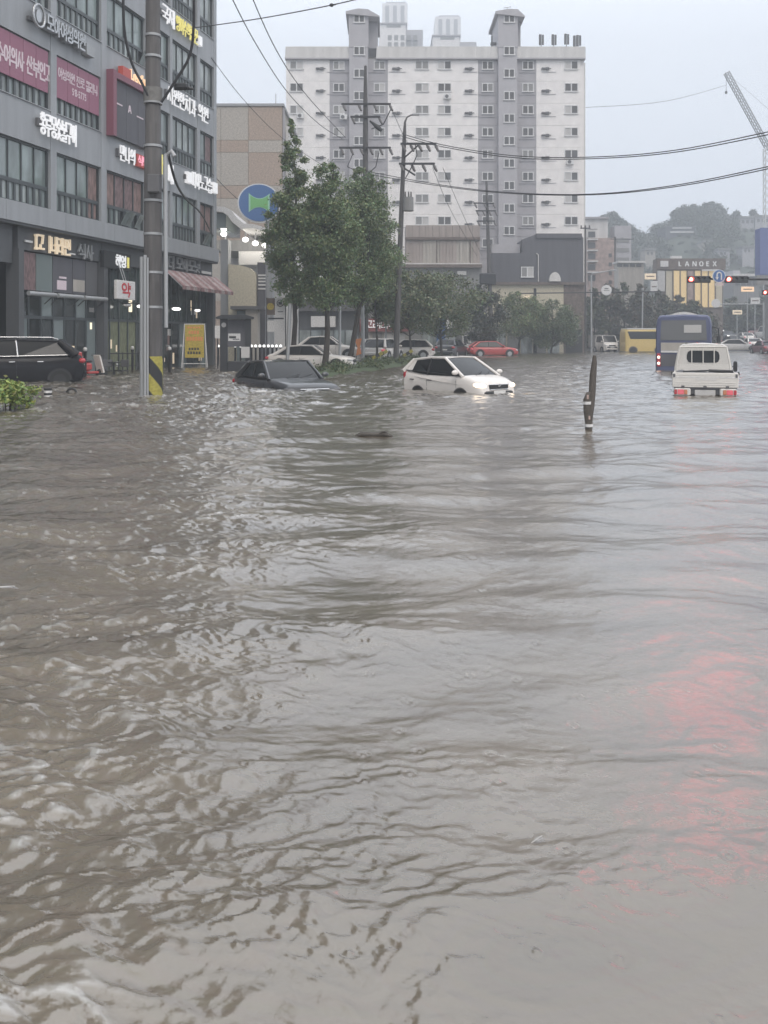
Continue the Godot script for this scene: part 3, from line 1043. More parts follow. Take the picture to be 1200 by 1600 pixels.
func apartment_block() -> void:
	var o := thing("apartment_block", "tall white and grey apartment block with two stair towers on its roof", "building", Vector3((447 - 600.0) / F * 107.0, 0, -107))
	var top := ay(92)
	var st := tool()
	span(st, 0.0, ax(913), -0.6, top, -11.0, -0.25)
	put(o, "core_wall", st, M.wall_white)
	# faces of the facade, storey by storey
	var strips := [[447, 515, M.wall_white, 0.0], [515, 546, M.wall_grey, -0.06], [575, 606, M.wall_grey, -0.06], [606, 747, M.wall_white, 0.0], [747, 778, M.wall_grey, -0.06], [808, 838, M.wall_grey, -0.06], [838, 907, M.wall_white, 0.0]]
	for s in strips:
		for k in 13:
			var y1 := ay(92) - 2.652 * k - 0.01
			var y0 := maxf(ay(92) - 2.652 * (k + 1) + 0.012, -0.5)
			if y1 < 0.2:
				continue
			st = tool()
			span(st, ax(s[0]), ax(s[1]) - 0.004, y0, y1, -0.25, s[3])
			put(o, "wall_panel", st, s[2])
	st = tool()
	span(st, ax(907.4), ax(916), -0.5, top - 0.3, -3.0, -0.5)
	put(o, "side_wing", st, M.parapet)
	# parapet with a line under it
	for s in [[447, 545.8], [589, 777.8], [808.2, 914]]:
		st = tool()
		slab(st, [Vector2(ax(s[0]) - 0.1, top + 0.02), Vector2(ax(s[1]) + 0.0, top + 0.02), Vector2(ax(s[1]), ay(74)), Vector2(ax(s[0]) - 0.02, ay(74))], -0.4, 0.32)
		put(o, "parapet", st, M.parapet)
		st = tool()
		span(st, ax(s[0]) - 0.1, ax(s[1]), top - 0.14, top + 0.015, -0.3, 0.4)
		put(o, "cornice", st, M.wall_grey)
	st = tool()
	span(st, 0.1, ax(912), top, top + 0.3, -10.9, -0.5)
	put(o, "roof_slab", st, M.concrete)
	var tones := [M.pane_dark, M.pane_mid, M.pane_light]
	for k in 9:
		var y := ay(102 + 34.7 * k)
		for c in [463.5, 529.5, 593, 659.5, 694.5, 762, 825, 892.5]:
			var grey: bool = c in [529.5, 593, 762, 825]
			if k == 8 and c < 640:
				continue
			var q := (int(c) * 13 + k * 7 + k * k) % 6
			var a: Material = tones[[0, 1, 0, 0, 2, 1][q]]
			var b: Material = tones[[0, 2, 1, 0, 0, 1][q]]
			flat_window(o, ax(c), y, 1.35 if grey else 1.62, 1.05, -0.055 if grey else 0.004, a, b)
		for c in [501, 620, 733, 853]:
			st = tool()
			var l := ax(c)
			span(st, l - 0.55, l - 0.1, y - 0.52, y - 0.36, 0.004, 0.35)
			span(st, l - 0.05, l + 0.35, y - 0.6, y - 0.3, 0.004, 0.3)
			bar(st, Vector3(l - 0.5, y - 0.45, 0.1), Vector3(l + 0.6, y - 0.4, 0.1), 0.05)
			put(o, "vent_box", st, M.plastic_grey)
		for c in [[510, 550], [575, 601], [606, 635], [722, 747], [747, 775], [810, 838], [845, 870]]:
			st = tool()
			span(st, ax(c[0]) + 0.1, ax(c[1]) - 0.1, y - 0.86, y - 0.78, 0.004, 0.05)
			put(o, "ledge", st, M.wall_tower)
	for p in [[470, 182], [537, 184], [699, 152], [890, 254]]:
		st = tool()
		cbox(st, Vector3(ax(p[0]), ay(p[1]), 0.3), Vector3(0.85, 0.6, 0.35), 0.03)
		put(o, "air_conditioner", st, M.frame_white)
		st = tool()
		disc(st, Vector3(ax(p[0]) - 0.1, ay(p[1]), 0.3), 0.22, 0.22, 0.17, 0.19, 14)
		put(o, "fan_grille", st, M.plastic_grey)
	# stair towers
	for t in [[546.0, 575.0, 590.0, 18.0, 560.0], [778.0, 807.0, 815.0, 18.5, 793.0]]:
		st = tool()
		span(st, ax(t[0]), ax(t[1]), -0.5, ay(76), -6.0, 0.6)
		span(st, ax(t[0]) - 0.06, ax(t[1]) + 0.06, ay(76), ay(26), -6.0, 0.66)
		put(o, "stair_tower", st, M.wall_tower)
		st = tool()
		span(st, ax(t[1]) + 0.06, ax(t[2]), ay(72), ay(30), -6.0, -0.8)
		put(o, "stair_tower_side", st, M.wall_grey)
		var rf := tool()
		var l := ax(t[0]) - 0.4
		var r := ax(t[2]) + 0.25
		slab(rf, [Vector2(l, ay(26)), Vector2(r, ay(31)), Vector2(r, ay(29.5)), Vector2(ax(t[1]), ay(19)), Vector2(ax(t[4]), ay(t[3])), Vector2(l, ay(22))], -6.3, 1.0)
		put(o, "tower_roof", rf, M.wall_tower)
		var ys := [32.0, 82.0]
		for k in 9:
			ys.append(117.0 + 34.9 * k)
		for y in ys:
			flat_window(o, ax(t[4] + 1.5), ay(y), 1.3, 1.05, 0.604 if y > 78 else 0.664, M.pane_dark, M.pane_dark)
	# roof gear
	for p in [[849, 47], [869, 47], [889, 46], [903, 49], [908, 48]]:
		st = tool()
		var x := ax(p[0])
		bar(st, Vector3(x, ay(76), -1.5), Vector3(x, ay(p[1]), -1.5), 0.05)
		cbox(st, Vector3(x - 0.15, ay(p[1] + 9), -1.4), Vector3(0.28, 1.3, 0.16), 0.03)
		cbox(st, Vector3(x + 0.2, ay(p[1] + 9), -1.45), Vector3(0.24, 1.25, 0.16), 0.03)
		put(o, "cell_antenna", st, M.plastic_grey)
	st = tool()
	bar(st, Vector3(ax(796), ay(19), -2), Vector3(ax(796), ay(2), -2), 0.05)
	bar(st, Vector3(ax(790), ay(3), -2), Vector3(ax(802), ay(1), -2), 0.035)
	put(o, "tower_aerial", st, M.steel_dull)
	st = tool()
	bar(st, Vector3(ax(770), ay(74), -1), Vector3(ax(770), ay(52), -1), 0.1)
	span(st, ax(768), ax(777), ay(66), ay(62), -1.2, -0.9)
	put(o, "roof_mast", st, M.plastic_grey)

# ------------------------------------------------------------------ buildings along the street
# a helper frame: metres from pixels at a distance
func bw(d: float, px: float) -> float:
	return (px - 600.0) / F * d
func bh(d: float, py: float) -> float:
	return EYE - (py - HOR) / F * d

func part_box(o: Node, called: String, m: Material, d: float, x0, x1, y0, y1, z0 := 0.0, z1 := 0.3) -> MeshInstance3D:
	var st := tool()
	span(st, bw(d, x0), bw(d, x1), bh(d, y0), bh(d, y1), z0, z1)
	return put(o, called, st, m)

func street_buildings() -> void:
	# chequered clad building
	var d := 78.0
	var o := thing("chequered_building", "beige and tan chequered building behind the round blue sign", "building", Vector3(0, 0, -d))
	part_box(o, "wall", M.beige, d, 300, 441, 560, 166, -12.0, -0.1)
	part_box(o, "roof_edge", M.steel_dull, d, 300, 444, 166, 162, -12.2, 0.1)
	var cols := [300.0, 345.0, 388.0, 441.0]
	var rws := [166.0, 219.0, 238.0, 290.0, 310.0, 360.0, 400.0, 470.0, 560.0]
	for r in rws.size() - 1:
		for c in 3:
			var st := tool()
			span(st, bw(d, cols[c]) + 0.015, bw(d, cols[c + 1]) - 0.015, bh(d, rws[r + 1]) + 0.015, bh(d, rws[r]) - 0.015, -0.1, 0.0)
			put(o, "cladding_panel", st, M.tan if (r + (1 if c == 2 else 0)) % 2 == 1 else M.beige)
	part_box(o, "drainpipe", M.wall_grey, d, 441.5, 444, 560, 168, -0.6, -0.1)
	part_box(o, "roof_aerial", M.steel_dull, d, 424, 425, 166, 132, -3.0, -2.93)
	part_box(o, "side_annex", M.parapet, d, 444, 449, 560, 192, -9.0, -1.0)
	# filling-station like forecourt with canopy lamps
	d = 58.0
	o = thing("forecourt_building", "pale forecourt building with swooping white canopy and bright lamps", "building", Vector3(0, 0, -d))
	var st := tool()
	var poly := []
	for p in [[322, 322], [352, 324], [362, 329], [372, 342], [382, 350], [398, 351], [415, 356], [441, 362], [441, 368], [415, 363], [398, 357], [378, 358], [364, 348], [356, 337], [348, 332], [322, 331]]:
		poly.append(Vector2(bw(d, p[0]), bh(d, p[1])))
	slab(st, poly, -7.0, 0.25)
	put(o, "canopy_edge", st, M.white)
	st = tool()
	span(st, bw(d, 322), bw(d, 352), bh(d, 356), bh(d, 332), -6.0, -0.2)
	put(o, "glazed_gable", st, M.glass)
	part_box(o, "canopy_ceiling", M.mid_grey, d, 322, 441, 384, 366, -9.0, -3.5)
	part_box(o, "back_wall", M.white, d, 322, 445, 566, 384, -9.2, -8.6)
	part_box(o, "side_wall", M.steel_dull, d, 341, 353, 566, 372, -2.0, -0.8)
	part_box(o, "sign_band", M.white, d, 362, 416, 408, 386, -3.0, -2.8)
	st = tool()
	var wall := []
	for p in [[355, 566], [355, 412], [376, 414], [388, 418], [395, 424], [398, 432], [398, 566]]:
		wall.append(Vector2(bw(d, p[0]), bh(d, p[1])))
	slab(st, wall, -1.6, -0.4)
	put(o, "rounded_wall", st, M.cream)
	part_box(o, "dark_pillar", M.slate, d, 399, 415, 566, 408, -2.4, -0.9)
	for y in [428.5, 433.5, 438.5, 444, 450]:
		part_box(o, "white_stripe", M.white, d, 400.5, 413.5, y + 1.2, y - 1.2, -0.9, -0.86)
	part_box(o, "grey_column", M.panel, d, 415.5, 422, 566, 366, -2.2, -1.4)
	part_box(o, "kiosk_roof", M.plastic_grey, d, 364, 416, 484, 479, -0.4, 1.0)
	part_box(o, "kiosk_wall", M.taupe_light, d, 386, 405, 566, 484, -0.4, 0.7)
	part_box(o, "kiosk_window", M.glass, d, 372, 385, 566, 486, -0.4, 0.5)
	for p in [[341, 360, 0.42], [343.5, 378, 0.45], [376, 369, 0.42], [392, 375, 0.42], [407.5, 378.5, 0.42]]:
		var lp := thing("canopy_lamp", ["bright canopy lamp at the building corner, upper one", "bright canopy lamp at the building corner, lower one", "bright canopy lamp above the cream wall, leftmost of three", "bright canopy lamp above the cream wall, middle of three", "bright canopy lamp above the cream wall, rightmost of three"][[341, 343.5, 376, 392, 407.5].find(p[0])], "lamp", Vector3(bw(d, p[0]), bh(d, p[1]), -d - 2.0), 0.0, "lamps under the forecourt canopy")
		ball(lp, "bulb", Vector3.ZERO, Vector3(p[2], p[2] * 0.8, p[2]), M.lamp_white)
		st = tool()
		bar(st, Vector3(0, 0.15, 0), Vector3(0, 0.75, -0.3), 0.05)
		put(lp, "stem", st, M.steel_dull)
		var li := OmniLight3D.new()
		li.name = "canopy_light"
		li.light_energy = 0.5
		li.light_size = 0.2
		li.omni_range = 20.0
		li.light_color = Color(1, 0.97, 0.92)
		li.shadow_enabled = true
		lp.add_child(li)
	# low dark shop behind the trees
	d = 72.0
	o = thing("grey_shop", "low dark grey shop with pale sign board behind the tree trunks", "building", Vector3(0, 0, -d))
	part_box(o, "wall", M.panel_dark, d, 445, 560, 560, 468, -8.0, -0.3)
	part_box(o, "roof_fascia", M.plastic_grey, d, 445, 562, 486, 468, -0.3, 0.3)
	part_box(o, "sign_board", M.white, d, 486, 524, 511, 494, -0.3, 0.1)
	for i in 6:
		part_box(o, "shop_window", M.glass if i % 2 == 0 else M.glass_light, d, 450 + i * 18, 466 + i * 18, 559, 516, -0.3, -0.2)
	o = thing("red_fronted_shop", "small shop with dark red sign band and white lettering", "building", Vector3(0, 0, -d - 1.0))
	d = 73.0
	part_box(o, "wall", M.taupe_light, d, 561, 640, 560, 470, -8.0, -0.3)
	part_box(o, "sign_band", M.shop_red, d, 562, 638, 518, 498, -0.3, 0.05)
	part_box(o, "upper_band", M.mid_grey, d, 562, 638, 497, 478, -0.3, 0.0)
	lettering(o, "고려마트", Vector3(bw(d, 570), bh(d, 513), 0.05), 0.62, M.sign_lit)
	part_box(o, "white_mark", M.white, d, 600, 608, 510, 500, 0.05, 0.08)
	for i in 4:
		part_box(o, "shop_window", M.pane_light if i != 1 else M.pane_mid, d, 564 + i * 18, 579 + i * 18, 558, 520, -0.3, -0.2)
	o = thing("yellow_fronted_shop", "shop with yellow sign panels and a blue banner behind the median trees", "building", Vector3(0, 0, -82))
	d = 82.0
	part_box(o, "wall", M.mid_grey, d, 641, 722, 556, 440, -6.0, -0.3)
	for i in 4:
		part_box(o, "sign_panel", [M.yellow, M.sign_dimwarm, M.yellow, M.white][i], d, 624 + i * 16, 638 + i * 16, 500, 482, -0.2, 0.05)
	for i in 3:
		part_box(o, "white_board", M.white, d, 624 + i * 20, 640 + i * 20, 514, 503, -0.2, 0.02)
	part_box(o, "blue_banner", M.sign_blue, d, 682, 695, 545, 497, 0.2, 0.24)
	part_box(o, "pale_board", M.white, d, 697, 711, 514, 500, -0.2, 0.05)
	part_box(o, "shop_window", M.glass_light, d, 660, 712, 554, 517, -0.3, -0.2)
	# taupe corrugated building
	d = 96.0
	o = thing("taupe_building", "taupe corrugated building with dark band below the apartment block", "building", Vector3(0, 0, -d))
	part_box(o, "wall", M.taupe, d, 634, 750, 552, 352, -4.5, -0.2)
	part_box(o, "upper_band", M.brown, d, 633, 750, 375, 371, -0.2, 0.25)
	part_box(o, "canopy", M.brown, d, 606, 752, 419, 414, -2.0, 0.9)
	part_box(o, "canopy_top", M.parapet, d, 605, 752, 414, 412, -2.0, 0.8)
	part_box(o, "lower_wall", M.mid_grey, d, 606, 752, 552, 419, -1.5, 0.3)
	for i in 22:
		var px := 635.0 + i * 5.2
		part_box(o, "cladding_sheet", M.taupe if (i / 5) % 2 == 0 else M.taupe_light, d, px, px + 4.9, 412, 375.5, -0.2, 0.0 if i % 2 == 0 else -0.05)
	for i in 11:
		part_box(o, "top_sheet", M.taupe, d, 634.5 + i * 10.4, 644.5 + i * 10.4, 370.5, 352, -0.2, 0.05)
	for px in [681.5, 734.0]:
		part_box(o, "downpipe", M.brown, d, px, px + 1.8, 412, 376, 0.0, 0.12)
	part_box(o, "shop_sign", M.white, d, 714, 728, 430, 424, 0.3, 0.5)
	part_box(o, "shop_window", M.pane_mid, d, 660, 745, 551, 520, 0.3, 0.34)
	# street name plate
	o = thing("street_name_sign", "small pale blue street name sign among the median trees", "sign", Vector3(bw(62, 620), bh(62, 437), -62))
	st = tool()
	cbox(st, Vector3.ZERO, Vector3(1.3, 0.5, 0.08), 0.03)
	put(o, "plate", st, M.plate_blue)
	st = tool()
	span(st, -0.45, 0.45, 0.02, 0.12, 0.04, 0.05)
	span(st, -0.3, 0.5, -0.12, -0.05, 0.04, 0.05)
	put(o, "printed_line", st, M.white)
	st = tool()
	bar(st, Vector3(-0.75, -5.9, -0.1), Vector3(-0.75, 0.5, -0.1), 0.06, 8)
	bar(st, Vector3(-0.75, 0.1, -0.1), Vector3(-0.5, 0.1, -0.05), 0.03)
	put(o, "post", st, M.steel_dull)
	# slate building with cream shop floor
	d = 97.0
	o = thing("slate_building", "dark slate building with steep roof line and cream ground floor", "building", Vector3(0, 0, -d))
	st = tool()
	poly = []
	for p in [[768, 442], [768, 396], [816, 395], [816, 374], [838, 366], [908, 366], [912, 372], [912, 442]]:
		poly.append(Vector2(bw(d, p[0]), bh(d, p[1])))
	slab(st, poly, -4.0, -0.1)
	put(o, "upper_wall", st, M.slate)
	part_box(o, "ridge_cap", M.slate, d, 838, 909, 372, 365, -4.1, 0.1)
	part_box(o, "pale_block", M.wall_tower, d, 770, 815, 394, 380, -3.0, -1.0)
	part_box(o, "band", M.brown, d, 766, 914, 445, 441, -2.0, 0.3)
	part_box(o, "cream_wall", M.cream, d, 768, 881, 552, 445, -4.0, -0.1)
	part_box(o, "brown_wall", M.brown, d, 881, 913, 552, 445, -4.0, -0.05)
	flat_window(o, bw(d, 824), bh(d, 425), 1.35, 1.15, -0.09, M.pane_mid, M.pane_light)
	st = tool()
	var dome := []
	for i in 13:
		dome.append(Vector2(bw(d, 866) + 0.62 * cos(PI * i / 12), bh(d, 440) + 1.0 * sin(PI * i / 12)))
	slab(st, dome, 0.0, 0.5)
	put(o, "dome_awning", st, M.parapet)
	st = tool()
	tube(st, [Vector3(bw(d, 838), bh(d, 396), -0.02), Vector3(bw(d, 841), bh(d, 398), 0.02), Vector3(bw(d, 841), bh(d, 440), 0.02)], 0.05)
	put(o, "white_pipe", st, M.white)
	for i in 5:
		part_box(o, "shop_window", M.glass_light if i % 2 == 0 else M.pane_mid, d, 772 + i * 21, 790 + i * 21, 551, 512, -0.1, 0.0)
	part_box(o, "lit_panel", M.sign_dimwarm, d, 817, 831, 477, 462, -0.1, 0.1)
	part_box(o, "white_notice", M.white, d, 893, 901, 514, 500, -0.05, 0.1)
	part_box(o, "doorway", M.black, d, 884, 910, 551, 515, -0.05, 0.02)

func far_buildings() -> void:
	var d := 300.0
	for t in [[592, 661, 36, 78, "far white slab building with grey roof rim left of roof centre", "grid"], [676, 745, 55, 78, "far white slab building with grey roof rim right of roof centre", ""]]:
		var o := thing("distant_slab", t[4], "building", Vector3(0, 0, -d), 0.0, "far white buildings over the apartment roof")
		part_box(o, "wall", M.wall_white, d, t[0], t[0] + 42, 540, t[2] + 2, -12.0, 0.0)
		part_box(o, "roof_rim", M.wall_grey, d, t[0] - 1, t[0] + 44, t[2] + 2, t[2], -13.0, 0.5)
		part_box(o, "grey_wing", M.wall_tower, d, t[0] + 42, t[1], 540, t[2] + 9, -12.0, -1.0)
		part_box(o, "roof_strip", M.pane_mid, d, t[0] + 12, t[0] + 34, t[2] + 7, t[2] + 3.5, 0.0, 0.1)
		for r in 2:
			for c in 5:
				part_box(o, "window", M.pane_mid, d, t[0] + 14 + c * 10.0 - (0 if c < 3 else 0), t[0] + 20 + c * 10.0, t[2] + 27 + r * 11, t[2] + 19 + r * 11, -0.9 if c >= 3 else 0.0, 0.1)
	d = 520.0
	for t in [[597, 637, 1, "faint tall tower block in haze above left stair tower"], [680, 720, 22, "faint tower block in haze at centre of the roof line"]]:
		var o := thing("hazy_tower", t[3], "building", Vector3(0, 0, -d), 0.0, "faint towers in the haze")
		part_box(o, "wall", M.wall_white, d, t[0], t[1], 535, t[2] + 4, -18.0, 0.0)
		part_box(o, "roof_block", M.wall_grey, d, t[0] + 6, t[1] - 2, t[2] + 4, t[2], -16.0, -2.0)
		for c in 3:
			part_box(o, "window_strip", M.pane_mid, d, t[0] + 5 + c * 12, t[0] + 11 + c * 12, 535, t[2] + 8, 0.0, 0.3)
	# pink and pale blocks right of the apartment block
	d = 150.0
	var o := thing("pink_building", "pale pink building with balconies right of the apartment block", "building", Vector3(0, 0, -d))
	part_box(o, "wall", M.pinkish, d, 918, 962, 545, 372, -6.0, 0.0)
	part_box(o, "upper_wall", M.parapet, d, 916, 952, 372, 340, -14.0, -1.0)
	part_box(o, "grey_wing", M.wall_tower, d, 962, 988, 545, 352, -4.0, -0.6)
	part_box(o, "roof_rim", M.wall_grey, d, 915, 953, 341, 338, -14.2, -0.5)
	for r in 5:
		part_box(o, "balcony_slab", M.parapet, d, 917, 932, 359 + r * 17.0, 357 + r * 17.0, 0.0, 1.2)
		part_box(o, "window", M.pane_dark, d, 919, 930, 371 + r * 17.0, 362 + r * 17.0, 0.0, 0.08)
		part_box(o, "window", M.pane_dark, d, 951, 956, 402 + r * 14.0, 396 + r * 14.0, 0.0, 0.08)
		part_box(o, "window", M.pane_mid, d, 965, 984, 378 + r * 15.0, 372 + r * 15.0, -0.6, -0.5)
	o = thing("low_pale_building", "low pale flat building with window band behind the embankment", "building", Vector3(0, 0, -140))
	d = 140.0
	part_box(o, "wall", M.taupe_light, d, 966, 1006, 545, 411, -2.5, 0.0)
	part_box(o, "roof_rim", M.parapet, d, 964, 1008, 411, 408, -2.8, 0.5)
	for i in 4:
		part_box(o, "window", M.pane_dark, d, 964 + i * 10.0, 972 + i * 10.0, 417, 412.5, 0.0, 0.1)
	# lit yellow store with a dark sign band
	d = 132.0
	o = thing("yellow_store", "glowing yellow store with dark sign band and white capital letters", "building", Vector3(0, 0, -d))
	part_box(o, "wall", M.brown, d, 1028, 1131, 545, 404, -2.5, -0.3)
	part_box(o, "sign_band", M.brown, d, 1026, 1133, 421, 404, -0.3, 0.2)
	for i in 7:
		part_box(o, "mullion", M.brown, d, 1050.9 + i * 11.0, 1052.3 + i * 11.0, 480, 423, -0.3, 0.15)
	for i in 8:
		part_box(o, "lit_panel", [M.cream, M.store_yellow, M.store_yellow, M.pinkish, M.store_yellow, M.store_yellow, M.store_yellow, M.cream][i], d, 1041 + i * 11.0, 1051.2 + i * 11.0, 480, 423, -0.3, 0.0 if i % 2 else -0.06)
	part_box(o, "white_poster", M.pane_light, d, 1028, 1039, 455, 423, -0.3, 0.05)
	for i in 6:
		write(o, "LANOEX"[i], bw(d, 1058.5 + i * 10.8), bh(d, 416.5), 0.74, M.banner_white, 0.06, 0.12, 1.0, 0.2)
	part_box(o, "small_sign", M.white, d, 1031, 1043, 417, 408, 0.2, 0.4)
	part_box(o, "second_line", M.white, d, 1096, 1122, 423.5, 421, 0.2, 0.25)
	part_box(o, "roof_sign", M.white, d, 1054, 1072, 403, 398, -2.0, -1.8)
	part_box(o, "roof_sign_leg", M.black_metal, d, 1062, 1063, 405, 403, -2.0, -1.9)
	# small shop signs on posts by the junction
	var sg := [[1016.0, 432.0, 120.0, 1.5, 0.8, M.sign_dimwarm, "small warm lit sign left of the yellow store"], [1022.0, 448.0, 118.0, 0.9, 1.5, M.white, "narrow upright white sign left of the yellow store"], [1168.0, 452.0, 126.0, 1.8, 0.7, M.sign_warm, "orange lit sign right of the turn sign"], [1180.0, 470.0, 118.0, 1.2, 0.8, M.white, "small white sign low by the right edge"], [1152.0, 488.0, 124.0, 1.3, 0.6, M.sign_dimwarm, "small warm sign above the oncoming cars"]]
	for e in sg:
		var ex := bw(e[2], e[0])
		var gy := ground_at(ex, e[2])
		o = thing("roadside_sign", e[6], "sign", Vector3(ex, gy, -e[2]), 0.0, "small signs by the junction")
		var hh: float = bh(e[2], e[1]) - gy
		var pst := tool()
		bar(pst, Vector3(0, 0, -0.1), Vector3(0, hh, -0.1), 0.07)
		put(o, "post", pst, M.steel_dull)
		pst = tool()
		cbox(pst, Vector3(0, hh, 0), Vector3(e[3], e[4], 0.14), 0.03)
		put(o, "panel", pst, e[5])
		pst = tool()
		span(pst, -e[3] * 0.35, e[3] * 0.35, hh - 0.06, hh + 0.08, 0.07, 0.08)
		put(o, "printed_line", pst, M.brown)
	# blue clad building at the right edge
	d = 95.0
	o = thing("blue_building", "plain blue clad upper floor cut off by the picture's right edge", "building", Vector3(0, 0, -d))
	part_box(o, "wall", M.mid_grey, d, 1207, 1290, 545, 430, -2.0, 0.0)
	part_box(o, "upper_wall", M.blue_wall, d, 1187, 1290, 430, 357, -1.2, 0.0)
	for i in 5:
		part_box(o, "cladding_panel", M.blue_wall, d, 1187.3 + i * 14.0, 1200.8 + i * 14.0, 428, 356, 0.0, 0.08)
	part_box(o, "lower_band", M.mid_grey, d, 1180, 1290, 445, 430.5, 0.0, 0.5)
	# low pale roofs right of the store
	d = 165.0
	o = thing("roadside_building", "low grey building with pale roof edges below the wooded hill", "building", Vector3(0, 0, -d))
	part_box(o, "wall", M.mid_grey, d, 1146, 1186, 540, 432, -8.0, 0.0)
	part_box(o, "roof_edge", M.parapet, d, 1144, 1188, 432, 428, -8.3, 0.6)
	part_box(o, "upper_roof", M.wall_tower, d, 1148, 1160, 428, 422, -6.0, -1.0)
	for i in 4:
		part_box(o, "window", M.pane_dark, d, 1149 + i * 9.0, 1156 + i * 9.0, 446, 438, 0.0, 0.1)
	part_box(o, "white_board", M.white, d, 1158, 1172, 453, 448, 0.0, 0.3)
	# tower crane far right
	d = 170.0
	o = thing("tower_crane", "slender pale crane with raised boom at the right edge", "crane", Vector3(bw(d, 1199), ground_at(bw(d, 1199), d), -d))
	var base: Vector3 = o.position
	st_crane(o, base, d)

func lettering(parent: Node, text: String, at: Vector3, size: float, m: Material, wide := 1.0) -> void:
	var n := Node3D.new()
	n.name = "lettering"
	parent.add_child(n)
	n.position = at
	write(n, text, 0, 0, size, m, 0.06, 0.12, wide)

func lattice(st: SurfaceTool, a: Vector3, b: Vector3, w: float, r: float, n: int) -> void:
	var t := (b - a).normalized()
	var s := t.cross(Vector3(0, 0, 1)).normalized() * w * 0.5
	var q := Vector3(0, 0, w * 0.5)
	var cs := [s + q, s - q, -s - q, -s + q]
	for k in 4:
		bar(st, a + cs[k], b + cs[k], r, 4)
	for i in n:
		for k in 4:
			bar(st, a.lerp(b, float(i) / n) + cs[k], a.lerp(b, float(i + 1) / n) + cs[(k + 1) % 4], r * 0.6, 3)

func st_crane(o: Node3D, base: Vector3, d: float) -> void:
	var st := tool()
	var top := Vector3(bw(d, 1199), bh(d, 232), -d) - base
	lattice(st, Vector3(0, 0, 0), top, 1.1, 0.09, 26)
	put(o, "mast", st, M.white)
	st = tool()
	var tip := Vector3(bw(d, 1135), bh(d, 113), -d) - base
	lattice(st, top + Vector3(0, 0.3, 0), tip, 0.8, 0.1, 22)
	put(o, "boom", st, M.steel_dull)
	st = tool()
	cbox(st, top + Vector3(1.2, 0.4, 0), Vector3(2.2, 1.4, 1.5), 0.1)
	put(o, "cab", st, M.white)
	st = tool()
	bar(st, tip, tip + Vector3(-0.05, -3.6, 0), 0.04, 4)
	put(o, "hoist_rope", st, M.wire)
	st = tool()
	cbox(st, tip + Vector3(-0.05, -3.8, 0), Vector3(0.35, 0.5, 0.35), 0.05)
	put(o, "hook_block", st, M.black)
	st = tool()
	bar(st, top + Vector3(3.0, 5.0, 0), tip, 0.03, 4)
	bar(st, top + Vector3(3.0, 5.0, 0), top + Vector3(1.5, 0.8, 0), 0.1, 4)
	put(o, "stay_rope", st, M.steel_dull)

# ------------------------------------------------------------------ vegetation
func foliage(clumps: Array, per: int, leaf: float, tint: Color, sd: int, flat := 0.0) -> ArrayMesh:
	var r := RandomNumberGenerator.new()
	r.seed = sd
	var pos := PackedVector3Array()
	var nor := PackedVector3Array()
	var col := PackedColorArray()
	var idx := PackedInt32Array()
	var mean := 0.0
	for c in clumps:
		mean += c[1] / clumps.size()
	for c in clumps:
		var ctr: Vector3 = c[0]
		var rad: float = c[1]
		var cb := r.randf_range(0.82, 1.18)
		for i in int(per * clampf(pow(rad / mean, 1.7), 0.06, 2.2)):
			var u := Vector3(r.randfn(), r.randfn() * 0.8, r.randfn()) * rad * 0.45
			var p := ctr + u
			var n := Vector3(r.randfn(), r.randfn() + 0.6 + flat, r.randfn()).normalized()
			var t := n.cross(Vector3(r.randfn(), r.randfn(), r.randfn())).normalized()
			var b := n.cross(t)
			var s := leaf * r.randf_range(0.6, 1.25)
			var k := pos.size()
			pos.append_array(PackedVector3Array([p - t * s, p + b * s * 0.5, p + t * s, p - b * s * 0.5]))
			for q in 4:
				nor.append(n)
			var v := cb * r.randf_range(0.7, 1.3)
			var cc := Color(tint.r * v * r.randf_range(0.8, 1.4), tint.g * v, tint.b * v * r.randf_range(0.8, 1.2))
			for q in 4:
				col.append(cc)
			idx.append_array(PackedInt32Array([k, k + 1, k + 2, k, k + 2, k + 3]))
	var arr := []
	arr.resize(Mesh.ARRAY_MAX)
	arr[Mesh.ARRAY_VERTEX] = pos
	arr[Mesh.ARRAY_NORMAL] = nor
	arr[Mesh.ARRAY_COLOR] = col
	arr[Mesh.ARRAY_INDEX] = idx
	var am := ArrayMesh.new()
	am.add_surface_from_arrays(Mesh.PRIMITIVE_TRIANGLES, arr)
	return am

